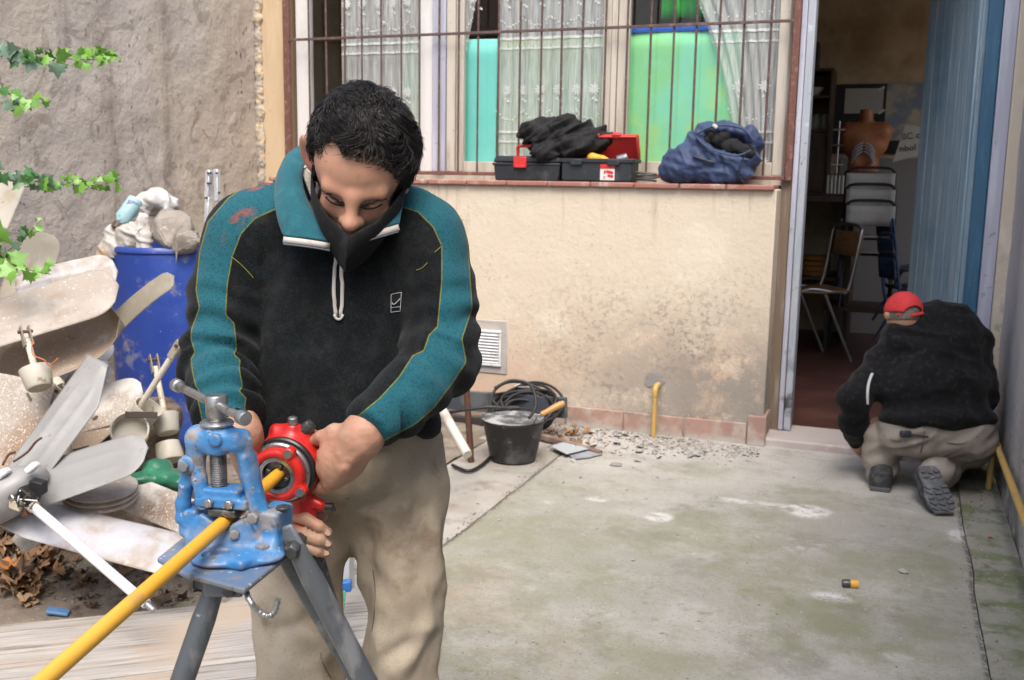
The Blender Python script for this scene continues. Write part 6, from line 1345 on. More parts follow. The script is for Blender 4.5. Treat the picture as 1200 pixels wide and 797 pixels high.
# ================================================================== rubbish heap on the left
M['bladegrey'] = mat('dull_grey_enamel', (.26, .26, .255), .45, [((.32, .32, .315), 5, .45, .65), ((.20, .18, .16), 20, .62, .72), ((.24, .16, .09), 40, .68, .74)], [(60, .1)])
M['bladebrown'] = mat('dust_caked_blade', (.32, .255, .195), .85, [((.30, .22, .155), 3, .45, .66, {'detail': 8}), ((.56, .51, .45), 5, .52, .70), ((.60, .55, .5), 110, .62, .68), ((.22, .15, .1), 9, .6, .7)], [(30, .3), (120, .3, {'d': .002})])
M['bladepale'] = mat('dusty_pale_blade', (.36, .315, .27), .8, [((.33, .26, .20), 3, .45, .64, {'detail': 9}), ((.60, .56, .52), 90, .6, .68), ((.50, .46, .41), 2, .50, .66)], [(40, .2), (120, .25, {'d': .002})])
M['bladewhite'] = mat('dirty_white_blade', (.44, .44, .48), .55, [((.33, .28, .23), 4, .40, .54, {'detail': 9}), ((.46, .40, .34), 40, .58, .68), ((.72, .72, .75), 3, .5, .7)], [(40, .15)])
M['blademud'] = mat('mud_speckled_blade', (.37, .33, .285), .85, [((.27, .18, .12), 3, .48, .66), ((.62, .58, .53), 150, .54, .64), ((.28, .22, .17), 120, .58, .66), ((.58, .55, .51), 2.5, .55, .62)], [(60, .3)])
M['bladeolive'] = mat('grimy_olive_blade', (.24, .215, .165), .6, [((.33, .30, .25), 5, .45, .66), ((.15, .12, .09), 6, .58, .7)], [(40, .2)])
M['cup'] = mat('yellowed_white_plastic', (.52, .49, .42), .5, [((.46, .39, .28), 8, .5, .68), ((.30, .23, .15), 20, .64, .72)], [(60, .1)])
M['rod'] = mat('cream_painted_rod', (.60, .55, .45), .55, [((.40, .32, .22), 12, .52, .68), ((.2, .13, .08), 30, .62, .70)], [(60, .15)])
M['leafDx'] = mat('dark_scrap', (.06, .045, .035), .8)
M['rodwhite'] = mat('white_painted_rod', (.74, .74, .76), .4, [((.5, .48, .45), 14, .6, .72)])
M['drum'] = mat('scratched_blue_plastic', (.022, .058, .31), .45, [((.04, .095, .40), 3, .45, .65), ((.17, .19, .34), 9, .57, .68, {'detail': 9}), ((.33, .30, .26), 4, .58, .67, {'detail': 10, 'rough': .75, 'amt': .75}), ((.5, .5, .5), 55, .70, .74)], [(24, .1), (90, .1, {'d': .001})], rvar=.1)
def blade(name, base, tip, edge, m, label=None, parent=None, clip=0.0, ribs=2, camber=.006, root=.75, th=.0022, taper=1.0, end='round', curl=0, n=26, cat='fan blade', group=None):
    a, b_, e = at(*base), at(*tip), at(*edge); ax = b_-a; L = np.linalg.norm(ax); ax /= L; sd = e-a; sd = sd-ax*(sd @ ax); W = np.linalg.norm(sd); sd /= W; nr = np.cross(sd, ax)
    if (nr @ AX[2]) > 0: nr = -nr
    R = W
    V = []; F = []; nu, nv = n, 21
    for i in range(nu):
        x = L*i/(nu-1)
        hw = W*(taper+(1-taper)*(1-i/(nu-1)))
        if end == 'round' and x > L-R*.95: hw = W*math.sqrt(max(.0004, 1-((x-(L-R*.95))/(R*.95))**2))
        if x < .16*L: hw *= root+(1-root)*(x/(.16*L))
        for j in range(nv):
            v = -1+2*j/(nv-1); y = hw*v
            if clip and v > 0 and x > L-R*1.6: y = hw*v*(1-clip*((x-(L-R*1.6))/(R*1.6)))
            z = camber*(1-v*v)-curl*(x/L)**3
            if ribs and x < L-R*.9:
                for rv in ((-.35, .35) if ribs == 2 else (0,)): z += .007*math.exp(-((v-rv)/.10)**2)*min(1, (L-R*.9-x)/(.15*L))
            z += .004*math.sin(3*x/L+v*2+L*40)
            V.append(a+ax*x+sd*y+nr*z)
    for i in range(nu-1):
        for j in range(nv-1): F.append((i*nv+j, i*nv+j+1, (i+1)*nv+j+1, (i+1)*nv+j))
    b = MB(); b.add(V, F); o = b.build(name, m, smooth=45, solid=th)
    if parent is not None: relobj(o, parent)
    elif label: tag(o, label, cat, group)
    return o, (a, ax, sd, nr, L, W)
G_ = 'old ceiling fan blades in the heap'
blade('fan_vane', (-14, 262, 4.35), (12, 205, 4.4), (10, 265, 4.35), M['cup'], 'cream upright panel at the left edge under the ivy', ribs=0, end='square', root=1, cat='panel')
blade('fan_vane', (20, 360, 4.15), (52, 272, 4.3), (46, 365, 4.15), M['bladeolive'], 'grimy olive fan blade standing upright behind the heap', group=G_, ribs=1)
blade('fan_vane', (20, 345, 4.0), (138, 318, 4.0), (22, 370, 3.98), M['bladewhite'], 'pale fan blade peeping out above the largest dusty blade', group=G_)
blade('fan_vane', (118, 398, 4.1), (192, 321, 4.0), (127, 404, 4.08), M['bladeolive'], 'narrow dark fan blade tip standing against the blue drum', group=G_, ribs=0, curl=.06)
blade('fan_vane', (-60, 452, 3.62), (139, 372, 3.72), (-46, 487, 3.52), M['bladebrown'], 'brown dust caked fan blade with a scooped tip', group=G_, ribs=1, camber=-.055)
blade('fan_vane', (-60, 397, 3.56), (139, 334, 3.66), (-51, 424, 3.50), M['bladepale'], 'large pale dusty fan blade lying on top of the heap', group=G_, camber=.004)
blade('fan_vane', (40, 498, 3.75), (168, 462, 3.70), (46, 522, 3.68), M['blademud'], 'fan blade half white and half brown with rounded tip before the drum', group=G_, ribs=0)
blade('fan_vane', (-22, 555, 3.45), (14, 440, 3.52), (30, 566, 3.40), M['blademud'], 'mud speckled fan blade standing at the left edge of the heap', group=G_, ribs=0, end='square')
blade('fan_vane', (40, 455, 3.85), (130, 432, 3.9), (44, 474, 3.80), M['bladewhite'], 'white fan blade edge under the scooped brown blade', group=G_, ribs=0)
blade('fan_vane', (62, 535, 3.62), (122, 482, 3.70), (82, 552, 3.58), M['bladebrown'], 'short brown board like blade in the middle of the heap', group=G_, ribs=0, end='square')
blade('fan_vane', (105, 558, 3.42), (250, 618, 3.28), (98, 578, 3.38), M['blademud'], 'mud stained fan blade slanting down behind the blue vise', group=G_, ribs=0, end='square', camber=.006)
blade('fan_vane', (20, 640, 3.25), (120, 560, 3.40), (30, 652, 3.2), M['blademud'], 'narrow mud coloured blade under the grey fan', group=G_, ribs=0, end='square')
blade('fan_vane', (60, 505, 3.9), (118, 520, 3.85), (58, 525, 3.8), M['bladebrown'], 'brown slat lying deep in the heap near the cups', group=G_, ribs=0, end='square')
# the grey fan with motor, two blades, a white blade and its rod
fan = thing('ceiling_fan', 'broken grey ceiling fan with blades and a white down rod', 'ceiling fan', at(20, 580, 3.15))
blade('blade', (14, 575, 3.14), (124, 426, 3.30), (32, 590, 3.10), M['bladegrey'], None, fan, clip=.9, root=.8, ribs=2, end='square')
blade('blade', (34, 573, 3.12), (174, 526, 3.14), (39, 597, 3.06), M['bladegrey'], None, fan, root=.7, ribs=2)
o, _ = blade('blade', (18, 602, 3.18), (228, 656, 3.02), (4, 624, 3.10), M['bladewhite'], None, fan, root=.8, ribs=0, camber=.02); o['label'] = 'dirty white fan blade'
s = SDF(); hc = at(14, 575, 3.08); s.ell(hc, (.115, .060, .11), CR @ rotm(0, 0, -.55), .02); s.ell(hc+AX[1]*.04-AX[0]*.02, (.10, .05, .10), CR @ rotm(0, 0, -.55), .02)
relobj(sdf_obj('motor_housing', s, .006, M['bladegrey'], None), fan)
for (px, py) in ((4, 555), (38, 548)): b = MB(); b.box(at(px, py, 3.0), (.04, .02, .035), CR @ rotm(0, 0, -.7)); relobj(b.build('blade_clip', M['rodwhite'], bevel=.006), fan)
for pts in ([(3, 545), (10, 533), (18, 530)], [(16, 541), (32, 530), (42, 518), (49, 513)]):
    b = MB(); b.tube(catmull([at(*p, 3.09) for p in pts], 5), .004, 6); relobj(b.build('rusty_clip', M['brownpost'], smooth=180), fan)
r0, r1 = at(37, 592, 3.0), at(172, 708, 2.82); b = MB(); b.tube([r0+(r1-r0)*t for t in np.linspace(0, 1, 8)], .0145, 16); dr_ = b.build('down_rod', M['rodwhite'], smooth=50); relobj(dr_, fan)
dd = (r1-r0)/np.linalg.norm(r1-r0); b = MB(); b.tube([r1, r1+dd*.03], .009, 10); relobj(b.build('rod_tip', M['steel'], smooth=50), fan); b = MB(); b.tube([r0-dd*.02, r0+dd*.012], .019, 12); relobj(b.build('rod_collar', M['rod'], smooth=50), fan)
for (px, py, sz, m, a) in ((34, 580, (.05, .04, .05), M['dark'], .6), (22, 590, (.04, .03, .04), M['rod'], .3), (45, 570, (.045, .04, .03), M['dark'], .2), (20, 582, (.02, .02, .05), M['steel'], .8), (30, 600, (.03, .02, .02), M['brownpost'], 1.2)):
    b = MB(); b.box(at(px, py, 3.0), sz, CR @ rotm(.3, .2, a)); relobj(b.build('connector_block', m, bevel=.004), fan)
for k in range(6): b = MB(); c0 = at(22+3*k, 585+2*k, 2.98); b.tube(catmull([c0, c0+np.array([random.uniform(-.03, .03), -.02, random.uniform(.0, .05)]), c0+np.array([random.uniform(-.06, .06), -.01, random.uniform(-.03, .04)])], 5), .0022, 5); relobj(b.build('wire', [M['rodwhite'], M['dark'], M['brownpost']][k % 3], smooth=180), fan)
# rods with canopy cups
def cuprod(label, top, bot, cup, rr_=.011, cr=.052, ch=.072, m=M['cup'], mr=M['rod'], clevis=True, second=None, group='canopy cups on rods'):
    a, b_ = at(*top), at(*bot); d = b_-a; L = np.linalg.norm(d); d /= L; t = thing('fan_rod', label, 'fan rod', a, group=group)
    q = MB(); q.tube([a, b_], rr_, 12); relobj(q.build('rod', mr, smooth=50), t)
    c = at(*cup); B = basis(-d)
    q = MB(); q.lathe([(.0, 0), (cr*.72, 0), (cr*.82, .006), (cr, ch*.95), (cr, ch), (cr*.93, ch), (cr*.75, .012), (0, .010)], c, B, 24); relobj(q.build('cup', m, smooth=45), t)
    if second is not None:
        c2 = at(*second); q = MB(); q.lathe([(.0, 0), (cr*.95, 0), (cr, .006), (cr*.86, ch*.95), (0, ch)], c2, B, 24); relobj(q.build('cup', m, smooth=45), t)
    if clevis:
        for sx in (-1, 1): q = MB(); q.box(a-d*.012+B[:, 0]*sx*.013, (.005, .026, .075), B); relobj(q.build('clevis_plate', M['bladeolive'], bevel=.002), t)
        q = MB(); q.tube([a-d*.03-B[:, 0]*.024, a-d*.03+B[:, 0]*.024], .006, 8); relobj(q.build('clevis_bolt', M['brownpost'], smooth=50), t)
    return t
t_ = cuprod('rod with a white cup and a grey bracket on the scooped blade', (32, 398, 3.40), (45, 448, 3.36), (47, 455, 3.36))
b = MB(); b.tube(catmull([at(38, 400, 3.36), at(38, 415, 3.33), at(52, 422, 3.33), at(58, 428, 3.34), at(68, 420, 3.33)], 6), .0022, 5); relobj(b.build('wire', mat('orange_wire', (.55, .16, .05), .5), smooth=180), t_)
cuprod('rod crossing to the left with a tilted white cup before the drum', (205, 412, 3.55), (163, 478, 3.62), (163, 494, 3.62), cr=.052)
cuprod('upright rod with two stacked white cups before the drum', (182, 430, 3.78), (194, 490, 3.72), (197, 508, 3.70), second=(200, 540, 3.68), cr=.050)
cuprod('rod with a bell shaped cup sunk in the middle of the heap', (60, 488, 3.55), (66, 530, 3.52), (68, 542, 3.5), cr=.055, ch=.07, clevis=False)
cuprod('brown stained rod with a bracket jutting from the heap', (78, 462, 3.5), (112, 490, 3.45), (70, 455, 3.52), cr=.03, ch=.03, m=M['rod'])
q = MB(); q.lathe([(.060, 0), (.064, .002), (.064, .06), (.058, .062), (.056, .004)], at(152, 508, 3.5), basis(-AX[2]*.8-AX[1]*.3+AX[0]*.3), 24); tag(q.build('cup_ring', M['cup'], smooth=45), 'open white plastic ring lying below the tilted cup', 'ring')
for k in range(3): q = MB(); q.lathe([(0, 0), (.11, 0), (.115, .004), (.115, .010), (.08, .018), (0, .02)], at(118, 585-6*k, 3.3), basis(np.array([.1, -.1, 1.0])), 28); tag(q.build('fan_disc', M['bladepale'], smooth=40), ['lowest dusty round plate of the pile under the grey blade', 'middle dusty round plate of the pile', 'topmost dusty round plate under the grey blade'][k], 'plate')
for (px, py, D, r, lab) in ((118, 412, 3.95, .055, 'bluish white disc edge between the brown blade and the drum'), (100, 455, 3.85, .085, 'white round plate under the scooped blade')): q = MB(); q.lathe([(0, 0), (r*.9, 0), (r, .004), (r, .012), (0, .016)], at(px, py, D), basis(-AX[2]-AX[1]*.4), 28); tag(q.build('fan_disc', M['bladewhite'], smooth=40), lab, 'plate')
s = SDF(); 
for (px, py, D, r) in ((185, 548, 3.5, (.05, .035, .05)), (200, 560, 3.45, (.06, .03, .05)), (165, 562, 3.42, (.06, .025, .05)), (215, 566, 3.4, (.05, .03, .04))): s.ell(at(px, py, D), r, CR, .03)
tag(sdf_obj('green_bag', s, .006, mat('green_plastic_bag', (.02, .13, .075), .3, [((.04, .22, .12), 8, .45, .65), ((.01, .05, .03), 10, .55, .7)], [(30, .6, {'d': .01})]), None, 1, lambda V: .010*fbm(V*26, 2)), 'crumpled dark green plastic bag below the white cups', 'bag')
# drum with rubble
dc = at(203, 300, 5.0); DX, DY = float(dc[0]), float(dc[1]); zt_ = float(at(203, 292, 4.72)[2]); zb_ = .08
dm = thing('drum', 'blue plastic drum filled with rubble standing in the corner', 'drum', (DX, DY, zb_)); hD = zt_-zb_
b = MB(); b.lathe([(0, 0), (.26, 0), (.285, .02), (.292, .08), (.297, hD*.5), (.290, hD-.05), (.288, hD-.012), (.282, hD), (.268, hD), (.266, hD-.05), (.262, .1), (0, .1)], n=56); b.build('shell', M['drum'], dm, smooth=45)
b = MB(); b.lathe([(.290, hD-.028), (.297, hD-.022), (.297, hD-.008), (.286, hD+.004), (.276, hD+.004)], n=56, capends=False); b.build('rim', M['drum'], dm, smooth=45)
b = MB(); b.grid(lambda u, v: (.264*v*math.cos(u*6.2832), .264*v*math.sin(u*6.2832), hD-.06+.02*math.sin(9*u*6.28)*v), 30, 6, closeu=True); o = b.build('fill', M['soil'], dm, smooth=60)
M['rubble'] = mat('pale_concrete_rubble', (.32, .29, .255), .95, [((.24, .21, .18), 9, .45, .65), ((.5, .47, .43), 40, .6, .7)], [(20, .5, {'d': .01}), (90, .5, {'d': .003})])
import bmesh
def chunk(name, pts, label, cat, m, **kw):
    bm = bmesh.new(); r_ = np.random.default_rng(len(label))
    (px, py, D, r, a) = pts[0]; c = at(px, py, D); R = CR @ rotm(a*.7, a, a*1.3)
    for q in r_.normal(size=(22, 3)): q = q/np.linalg.norm(q); q = np.sign(q)*np.abs(q)**.7; bm.verts.new(Vector(R @ (q*np.array(r)*r_.uniform(.85, 1.1))))
    bmesh.ops.convex_hull(bm, input=bm.verts); bmesh.ops.delete(bm, geom=[v for v in bm.verts if not v.link_faces], context='VERTS')
    bmesh.ops.bevel(bm, geom=list(bm.edges), offset=.006, segments=1, affect='EDGES'); bmesh.ops.triangulate(bm, faces=bm.faces); bmesh.ops.subdivide_edges(bm, edges=bm.edges, cuts=2)
    V = np.array([v.co for v in bm.verts]); bm.normal_update(); Nn = np.array([v.normal for v in bm.verts]); V = V+Nn*(.007*fbm(V*30+c, 3))[:, None]
    for v, q in zip(bm.verts, V): v.co = q
    me = bpy.data.meshes.new(name); bm.to_mesh(me); bm.free(); me.materials.append(m); o = bpy.data.objects.new(name, me); COL.objects.link(o); o.location = c; return tag(o, label, cat)
chunk('rubble_chunk', [(202, 270, 4.80, (.125, .115, .09), .6), (214, 282, 4.78, (.09, .06, .08), .1), (188, 285, 4.78, (.09, .05, .08), -.2)], 'large pale concrete lump heaped in the blue drum', 'rubble', M['rubble'])
chunk('rubble_chunk', [(218, 284, 4.72, (.075, .05, .06), -.3), (226, 284, 4.76, (.04, .04, .05), .6)], 'smaller concrete lump at the front of the drum', 'rubble', M['rubble'])
chunk('rubble_chunk', [(236, 283, 4.85, (.03, .03, .04), .3)], 'broken grey bit at the right edge of the drum', 'rubble', STONE[1])
s = SDF()
for (px, py, D, r, a) in ((188, 237, 4.96, (.075, .05, .06), -.2), (172, 240, 4.92, (.085, .04, .06), -.6), (150, 262, 4.88, (.085, .04, .05), -.9), (162, 275, 4.80, (.035, .10, .03), .35), (148, 280, 4.80, (.045, .10, .03), .5), (130, 290, 4.84, (.04, .11, .04), .25), (203, 246, 4.97, (.03, .06, .05), .5), (170, 285, 4.76, (.025, .07, .025), .1)): s.ell(at(px, py, D), r, CR @ rotm(0, 0, a), .03)
tag(sdf_obj('plastic_bag', s, .006, mat('torn_white_plastic_bag', (.52, .49, .455), .35, [((.50, .36, .22), 8, .56, .68), ((.60, .59, .58), 5, .45, .65), ((.38, .32, .26), 14, .6, .7)], [(22, .6, {'d': .012, 'dist': 1.5}), (70, .3, {'d': .003})]), None, 1, lambda V: .024*(1-2*np.abs(fbm(np.stack([V[:, 0]*15+V[:, 2]*6, V[:, 1]*13, V[:, 2]*5], 1), 2)))-.010+.010*(1-2*np.abs(fbm(np.stack([V[:, 0]*10, V[:, 1]*10, V[:, 2]*26+V[:, 0]*9], 1), 2)))), 'torn grubby white plastic bag hanging over the drum rim', 'plastic bag')
bo_ = thing('bottle', 'pale blue plastic bottle with brown cap on the drum', 'bottle', at(156, 240, 4.86)); a_ = at(140, 262, 4.82)-np.array(bo_.location); L = np.linalg.norm(a_); b = MB(); b.lathe([(0, -.03), (.038, -.028), (.04, -.02), (.04, L*.72), (.02, L*.95), (.018, L)], (0, 0, 0), basis(a_), 20); b.build('bottle_body', mat('pale_blue_plastic', (.38, .60, .64), .35, [((.10, .12, .30), 18, .56, .62)]), bo_, smooth=50); b = MB(); b.lathe([(0, L), (.026, L), (.026, L+.03), (0, L+.034)], (0, 0, 0), basis(a_), 16); b.build('bottle_cap', mat('brown_cap', (.09, .05, .03), .5), bo_, smooth=40)
hg = thing('metal_bracket', 'bright galvanised bracket standing behind the man by the drum', 'bracket', at(243, 262, 5.05)); O = np.array(hg.location); M['galv'] = mat('bright_galvanised', (.70, .72, .75), .3, metal=.55)
for (px0, py0, px1, py1, wd_) in ((243, 262, 245, 232, .036), (244, 232, 246, 200, .040), (255, 236, 254, 199, .028)):
    a_, c_ = at(px0, py0, 5.05)-O, at(px1, py1, 5.05)-O; q = MB(); q.box((a_+c_)/2, (wd_, .025, np.linalg.norm(c_-a_)*1.02), basis(c_-a_)); q.build('plate', M['galv'], hg, bevel=.004)
for (px, py) in ((244, 203), (247, 203), (244, 215), (247, 215), (254, 203), (257, 226), (242, 232)): q = MB(); c_ = at(px, py, 5.02)-O; q.lathe([(0, -.004), (.006, -.003), (.007, .003), (0, .004)], c_, basis(-AX[2]), 8); q.build('rivet', M['toolblack'] , hg)
# planks, dark block, ladder between the legs
M['timber'] = mat('weathered_grey_timber', (.38, .36, .335), .85, [((.47, .45, .425), 2.5, .42, .62, {'stretch': (1, 7, 7)}), ((.25, .21, .175), 3, .50, .62, {'stretch': (.8, 22, 22), 'detail': 9}), ((.09, .075, .06), 5, .615, .66, {'stretch': (.35, 34, 34), 'detail': 5}), ((.30, .265, .23), 9, .5, .6, {'stretch': (.6, 40, 40), 'amt': .6}), ((.40, .33, .26), 2, .56, .7)], [(8, .4, {'stretch': (.6, 18, 18), 'd': .006, 'detail': 9})])
def plank(label, p0, p1, wv, th, z0, seed):
    d = np.array(p1)-np.array(p0); d[2] = 0; L = np.linalg.norm(d); d /= L; t = MB(); r_ = np.random.default_rng(seed); n = 60; nv = 9; V = []; 
    for i in range(n+1):
        x = L*i/n
        e0 = .008*vnoise(np.array([[x*2.2, seed, 0]]))[0]; e1 = .008*vnoise(np.array([[x*2.2, seed+5, 0]]))[0]
        prof = [(e0, 0), (e0, th-.008), (e0+.007, th)]+[(e0+.007+(wv-e0+e1-.014)*k/6, th+.0025*vnoise(np.array([[x*1.5, k*3.1+seed, 2]]))[0]) for k in range(1, 6)]+[(wv+e1-.007, th), (wv+e1, th-.008), (wv+e1, 0)]
        V += [(x, -a, b_) for a, b_ in prof]
    m_ = len(prof); F = [(i*m_+j, (i+1)*m_+j, (i+1)*m_+j+1, i*m_+j+1) for i in range(n) for j in range(m_-1)]; F += [tuple(range(m_)), tuple(range(n*m_+m_-1, n*m_-1, -1))]
    t.add(V, F); o = t.build('timber_plank', M['timber'], smooth=40); o.location = (p0[0], p0[1], z0); o.rotation_euler = (0, 0, math.atan2(d[1], d[0])); return tag(o, label, 'plank')
zP = .075
pa, pb = gnd(-60, 738, zP), gnd(478, 685, zP)
dv = (pb-pa); dv[2] = 0; dv /= np.linalg.norm(dv); sdv = np.array([dv[1], -dv[0], 0])
wA = abs((gnd(245, 777, zP)-pa) @ sdv)-.004
plank('wide weathered grey timber lying behind the tripod, farther from the viewer', pa, pb, wA, zP-.0, 0, 3)
plank('second weathered timber plank lying in front of the wider one', pa+sdv*(wA+.012)-dv*.2, pb+sdv*(wA+.012)-dv*.15, .26, zP-.004, 0, 8)
bl = thing('tube_end', 'black square steel tube end beyond the timber', 'steel tube', gnd(224, 700)+np.array([0, .10, 0])); b = MB(); b.box((0, 0, .05), (.075, .09, .10)); b.build('tube', M['toolblack'], bl, bevel=.004); b = MB(); b.box((.01, -.047, .03), (.07, .005, .05)); b.build('end_plate', M['beam'], bl, bevel=.002)
lad = thing('folding_ladder', 'aluminium ladder with a blue clamp seen between the man\'s legs', 'ladder', gnd(398, 695)); O = np.array(lad.location); M['alu'] = mat('brushed_aluminium', (.62, .63, .64), .35, metal=.7)
def lb_(name, p0, p1, w_, h_, m): a_, c_ = at(*p0)-O, at(*p1)-O; q = MB(); q.box((a_+c_)/2, (w_, h_, np.linalg.norm(c_-a_)), basis(c_-a_, (0, 1, 0))); return q.build(name, m, lad, bevel=.003)
lb_('stile', (407, 690, 2.95), (406, 560, 3.0), .035, .03, M['alu']); lb_('rung', (380, 637, 2.99), (440, 634, 3.1), .024, .024, M['alu']); lb_('rung', (380, 669, 2.98), (440, 667, 3.1), .024, .024, M['alu']); lb_('stile', (398, 700, 3.02), (397, 580, 3.05), .02, .03, M['alu']); lb_('clamp', (390, 687, 2.90), (412, 686, 2.9), .03, .03, mat('blue_clamp', (.03, .16, .48), .4)); lb_('strap', (402, 692, 2.88), (399, 720, 2.86), .02, .006, mat('green_strap', (.06, .28, .17), .6))
q = MB(); c_ = at(425, 650, 3.25); q.box((c_[0], c_[1], .19), (.34, .02, .36), rotm(0, 0, .35)); tag(q.build('grey_board', mat('pale_grey_panel', (.50, .49, .47), .6), bevel=.003), 'pale grey panel standing behind the ladder rungs', 'panel')
# ---- small scraps in the heap
r9 = random.Random(31)
for i in range(16):
    px, py = r9.uniform(50, 190), r9.uniform(468, 560); D = r9.uniform(3.45, 3.65); a_ = at(px, py, D); an = r9.uniform(0, 3.14); c_ = at(px+38*math.cos(an), py-22*math.sin(an), D+r9.uniform(-.1, .1)); q = MB()
    if i % 3: q.box((a_+c_)/2, (r9.uniform(.02, .05), .004, np.linalg.norm(c_-a_)), basis(c_-a_) @ rotm(0, 0, r9.uniform(0, 3)))
    else: q.tube(catmull([a_, (a_+c_)/2+np.array([0, 0, r9.uniform(-.03, .04)]), c_], 5), r9.uniform(.004, .009), 8)
    tag(q.build('scrap_strip' if i % 3 else 'scrap_rod', r9.choice([M['bladebrown'], M['bladeolive'], M['rod'], M['brownpost'], M['leafDx']]), bevel=.001), 'dusty strip of scrap wedged between the blades and cups' if i % 3 else 'bent stained rod poking out between the blades and cups', 'scrap', 'strips of scrap in the heap' if i % 3 else 'bent rods in the heap')
# ---- leaves
M['leafA'] = mat('dry_brown_leaf', (.20, .11, .052), .7, [((.30, .19, .10), 20, .45, .65), ((.15, .075, .035), 30, .56, .7)], [(60, .3, {'d': .003})])
M['leafB'] = mat('pale_dry_leaf', (.38, .255, .145), .7, [((.28, .16, .08), 20, .48, .68)], [(60, .3, {'d': .003})])
M['leafC'] = mat('orange_leaf', (.45, .16, .035), .6, [((.30, .09, .03), 20, .5, .68)], [(60, .3, {'d': .003})])
M['leafD'] = mat('dark_rotten_leaf', (.085, .055, .038), .8, [((.14, .09, .06), 20, .48, .68)], [(60, .3, {'d': .003})])
def leafV(seed, size):
    r_ = random.Random(seed); n = 5; V = [(0, 0, 0)]; 
    for k in range(20):
        a = 2*math.pi*k/20; lobe = abs(math.cos(a*2.5)); rad = (.62+.38*lobe)*(.72+.5*r_.random()); rad *= .55 if abs(a-math.pi) < .35 else 1
        x, y = rad*math.cos(a), rad*math.sin(a)*.85; V.append((x*size, y*size, size*(.5*(x*x)*r_.uniform(.3, 1.4)+.8*abs(y)**1.3*r_.uniform(.2, 1.3)-.25*r_.random())))
    return V, [(0, k+1, (k+1) % 20+1) for k in range(20)]
LM = {}
for mk_ in 'ABCD':
    LM[mk_] = []
    for k in range(5):
        V, F = leafV(k+ord(mk_), .045); b = MB(); b.add(V, F); b.tube([(-.02, 0, .002), (-.05, .004, .006), (-.07, .0, .004)], .0012, 4); o = b.build('dry_leaf', M['leaf'+mk_], smooth=180); LM[mk_].append(o.data); bpy.data.objects.remove(o)
def zsoil(g): return float(soilz(np.array([g[0]]), np.array([g[1]]))[0]) if g[0] < -2.02 else 0.0
def leaf(px, py, kind, sc, lab, grp, lift=0.012):
    o = bpy.data.objects.new('dry_leaf', rr.choice(LM[kind])); COL.objects.link(o); g = gnd(px, py); z = zsoil(g); g = gnd(px, py, z); o.location = (g[0], g[1], zsoil(g)+lift); o.rotation_euler = (rr.uniform(-.6, .6), rr.uniform(-.6, .6), rr.uniform(0, 6.28)); o.scale = (sc, sc, sc*rr.uniform(.7, 1.4)); return tag(o, lab, 'leaf', grp)
rr = random.Random(21)
for i in range(95):
    px, py = rr.uniform(-5, 75), rr.uniform(612, 702)
    if px > 30+ (py-600)*.55 or py > 705-px*.35: px *= .55
    leaf(px, py, rr.choice('AAABBD'), rr.uniform(.7, 1.25), 'dry brown leaf in the drift beside the white blade', 'drift of dry leaves', rr.uniform(.01, .06))
for i in range(26): leaf(rr.uniform(85, 160), rr.uniform(588, 620), rr.choice('AABD'), rr.uniform(.6, 1.0), 'dry leaf caught between the mud stained blades', 'leaves between the blades', rr.uniform(.01, .03))
for i in range(34): leaf(rr.uniform(30, 215), rr.uniform(655, 715), rr.choice('DDDA'), rr.uniform(.35, .75), 'dark leaf scrap on the bare soil by the timber', 'leaf scraps on the soil')
for i in range(26): leaf(rr.gauss(655, 26), rr.gauss(512, 9), rr.choice('AABC'), rr.uniform(.45, .8), 'dry leaf in the litter right of the bucket', 'leaves along the wall foot')
leaf(15, 688, 'C', 1.1, 'bright orange leaf at the front of the leaf drift', None, .07); leaf(30, 708, 'B', .9, 'pale dry leaf lying alone before the timber', None); leaf(147, 672, 'A', .9, 'brown leaf lying against the white blade tip', None); leaf(172, 606, 'A', 1.0, 'curled brown leaf between the slanting blades', None)
g = gnd(68, 716, .02); b = MB(); b.box((g[0], g[1], zsoil(g)+.012), (.07, .035, .012), rotm(.1, .2, .5)); tag(b.build('blue_scrap', mat('blue_plastic_scrap', (.10, .22, .42), .5), bevel=.004), 'small blue plastic scrap on the soil by the timber', 'scrap')
def heapfoot(r_): return r_.uniform(0, 230), 600+110*r_.random()
scatter('soil_crumbs', 1500, heapfoot, .002, .012, M['soil'], zfn=zsoil); scatter('leaf_crumbs', 500, heapfoot, .004, .016, M['leafD'], zfn=zsoil, flat=.3); scatter('pale_crumbs', 250, heapfoot, .002, .008, STONE[0], zfn=zsoil)
# dark filler debris under the heap
s = SDF(); r_ = random.Random(8)
for i in range(26): px = r_.uniform(-20, 170); s.ell(at(px, r_.uniform(470, 560), 3.95+r_.uniform(-.15, .2)), (r_.uniform(.10, .2), r_.uniform(.06, .12), .12), CR @ rotm(0, 0, r_.uniform(-1, 1)), .04)
for i in range(12): s.ell(gnd(r_.uniform(-30, 190), r_.uniform(570, 600), .08), (.22, .2, .10), None, .06)
tag(sdf_obj('debris_mound', s, .014, mat('brown_debris', (.13, .095, .07), .95, [((.22, .17, .13), 9, .48, .66), ((.06, .045, .035), 12, .55, .7), ((.3, .2, .1), 20, .62, .7)], [(20, .8, {'d': .02}), (80, .6, {'d': .004})]), None, 1, lambda V: .03*fbm(V*12, 3)), kind='stuff')
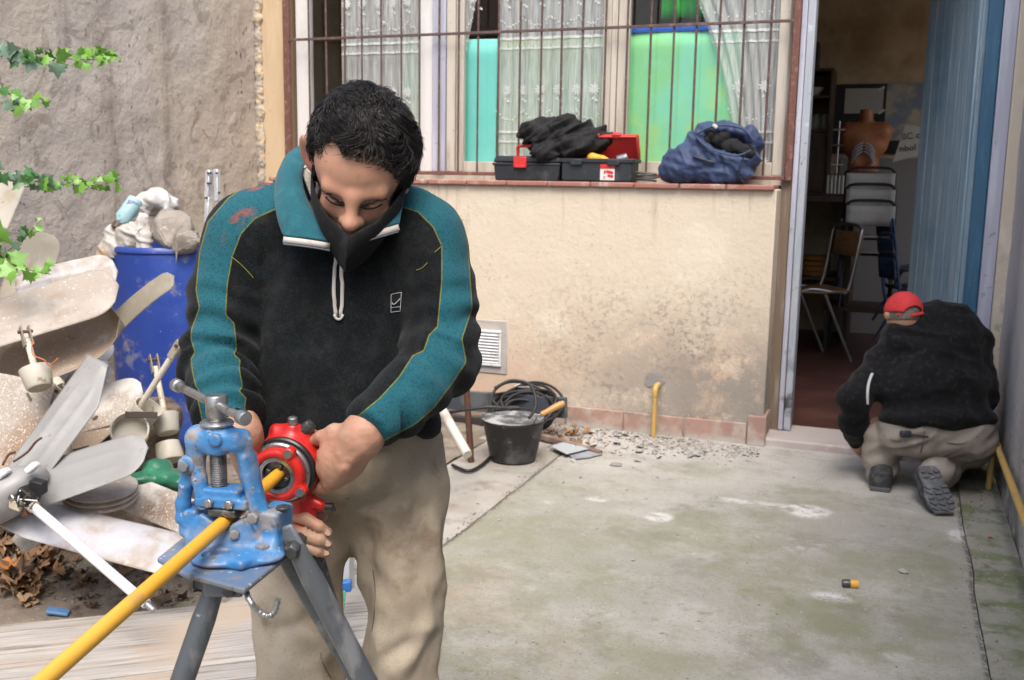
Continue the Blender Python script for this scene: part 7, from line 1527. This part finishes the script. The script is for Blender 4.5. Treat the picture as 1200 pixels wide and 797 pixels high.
# ---- ivy
M['ivyA'] = mat('dark_ivy_leaf', (.045, .135, .035), .38, [((.10, .22, .07), 30, .5, .68)], [(50, .2, {'d': .002})]); M['ivyB'] = mat('fresh_ivy_leaf', (.13, .30, .04), .38, [((.20, .39, .07), 30, .5, .68)], [(50, .2, {'d': .002})]); M['ivyG'] = mat('grey_green_ivy_leaf', (.15, .24, .17), .4, [((.09, .18, .09), 20, .5, .68)], [(50, .2, {'d': .002})])
M['ivystem'] = mat('ivy_stem', (.13, .085, .045), .8)
def ivyleaf(m):
    ol = [(-.10, 0), (.05, -.30), (.02, -.62), (.30, -.42), (.50, -.50), (.55, -.22), (1.0, 0), (.55, .22), (.50, .50), (.30, .42), (.02, .62), (.05, .30)]
    b = MB(); V = [(.3, 0, .06)]+[(x, y, .10*x*x*-1+.12*abs(y)) for x, y in ol]; b.add(V, [(0, k+1, (k+1) % 12+1) for k in range(12)]); o = b.build('leaf', m, smooth=180); d = o.data; bpy.data.objects.remove(o); return d
IL = {k: ivyleaf(M['ivy'+k]) for k in 'ABG'}
def ivy(label, pts, n, size, tipfresh=.55, spread=.03):
    P = catmull([at(*p) for p in pts], 14); t = thing('ivy', label, 'ivy', P[0]); O = np.array(t.location)
    b = MB(); b.tube([p-O for p in P], [.0035*(1-.7*i/len(P)) for i in range(len(P))], 6); b.build('stem', M['ivystem'], t, smooth=180)
    for i in range(n):
        f = (i+rr.random())/n; p = P[min(int(f*(len(P)-1)), len(P)-1)]-O
        kind = 'B' if f > tipfresh+rr.uniform(-.12, .12) else rr.choice('AAG'); o = bpy.data.objects.new('leaf', IL[kind]); COL.objects.link(o); o.parent = t
        s_ = size*(1-.45*f)*rr.choice((.5, .7, .9, 1.0, 1.25))*rr.uniform(.85, 1.15); off = -AX[2]*rr.uniform(.0, .05)+AX[0]*rr.uniform(-spread, spread)+AX[1]*rr.uniform(-spread, spread*.8)
        B = CR @ rotm(math.pi+rr.uniform(-.7, .7), rr.uniform(-.7, .7), rr.choice((.3, -.4, 1.2, -1.3, 2.0))+rr.uniform(-.5, .5))
        o.location = Vector(p+off); o.rotation_euler = rot_from(B); o.scale = (s_,)*3
    return t
ivy('topmost ivy runner reaching across the grey wall', [(-60, 62, 4.05), (0, 64, 4.1), (60, 68, 4.2), (110, 70, 4.28), (143, 68, 4.3)], 70, .064)
ivy('short ivy runner below the topmost one', [(-60, 112, 4.0), (0, 118, 4.05), (30, 124, 4.1), (56, 119, 4.12)], 34, .064, .45)
ivy('ivy runner just above the upright blades', [(-60, 200, 3.95), (0, 207, 4.0), (55, 214, 4.1), (100, 218, 4.2), (132, 214, 4.25)], 66, .062)
ivy('ivy shoot climbing from the fan blades at the left edge', [(-30, 318, 3.7), (0, 300, 3.75), (25, 282, 3.8), (48, 258, 3.85)], 24, .055, .9, .025)
ivy('bright ivy tuft at the left edge over the fan blades', [(-40, 300, 3.55), (-5, 296, 3.55), (20, 312, 3.52), (60, 322, 3.5)], 26, .075, .3, .04)
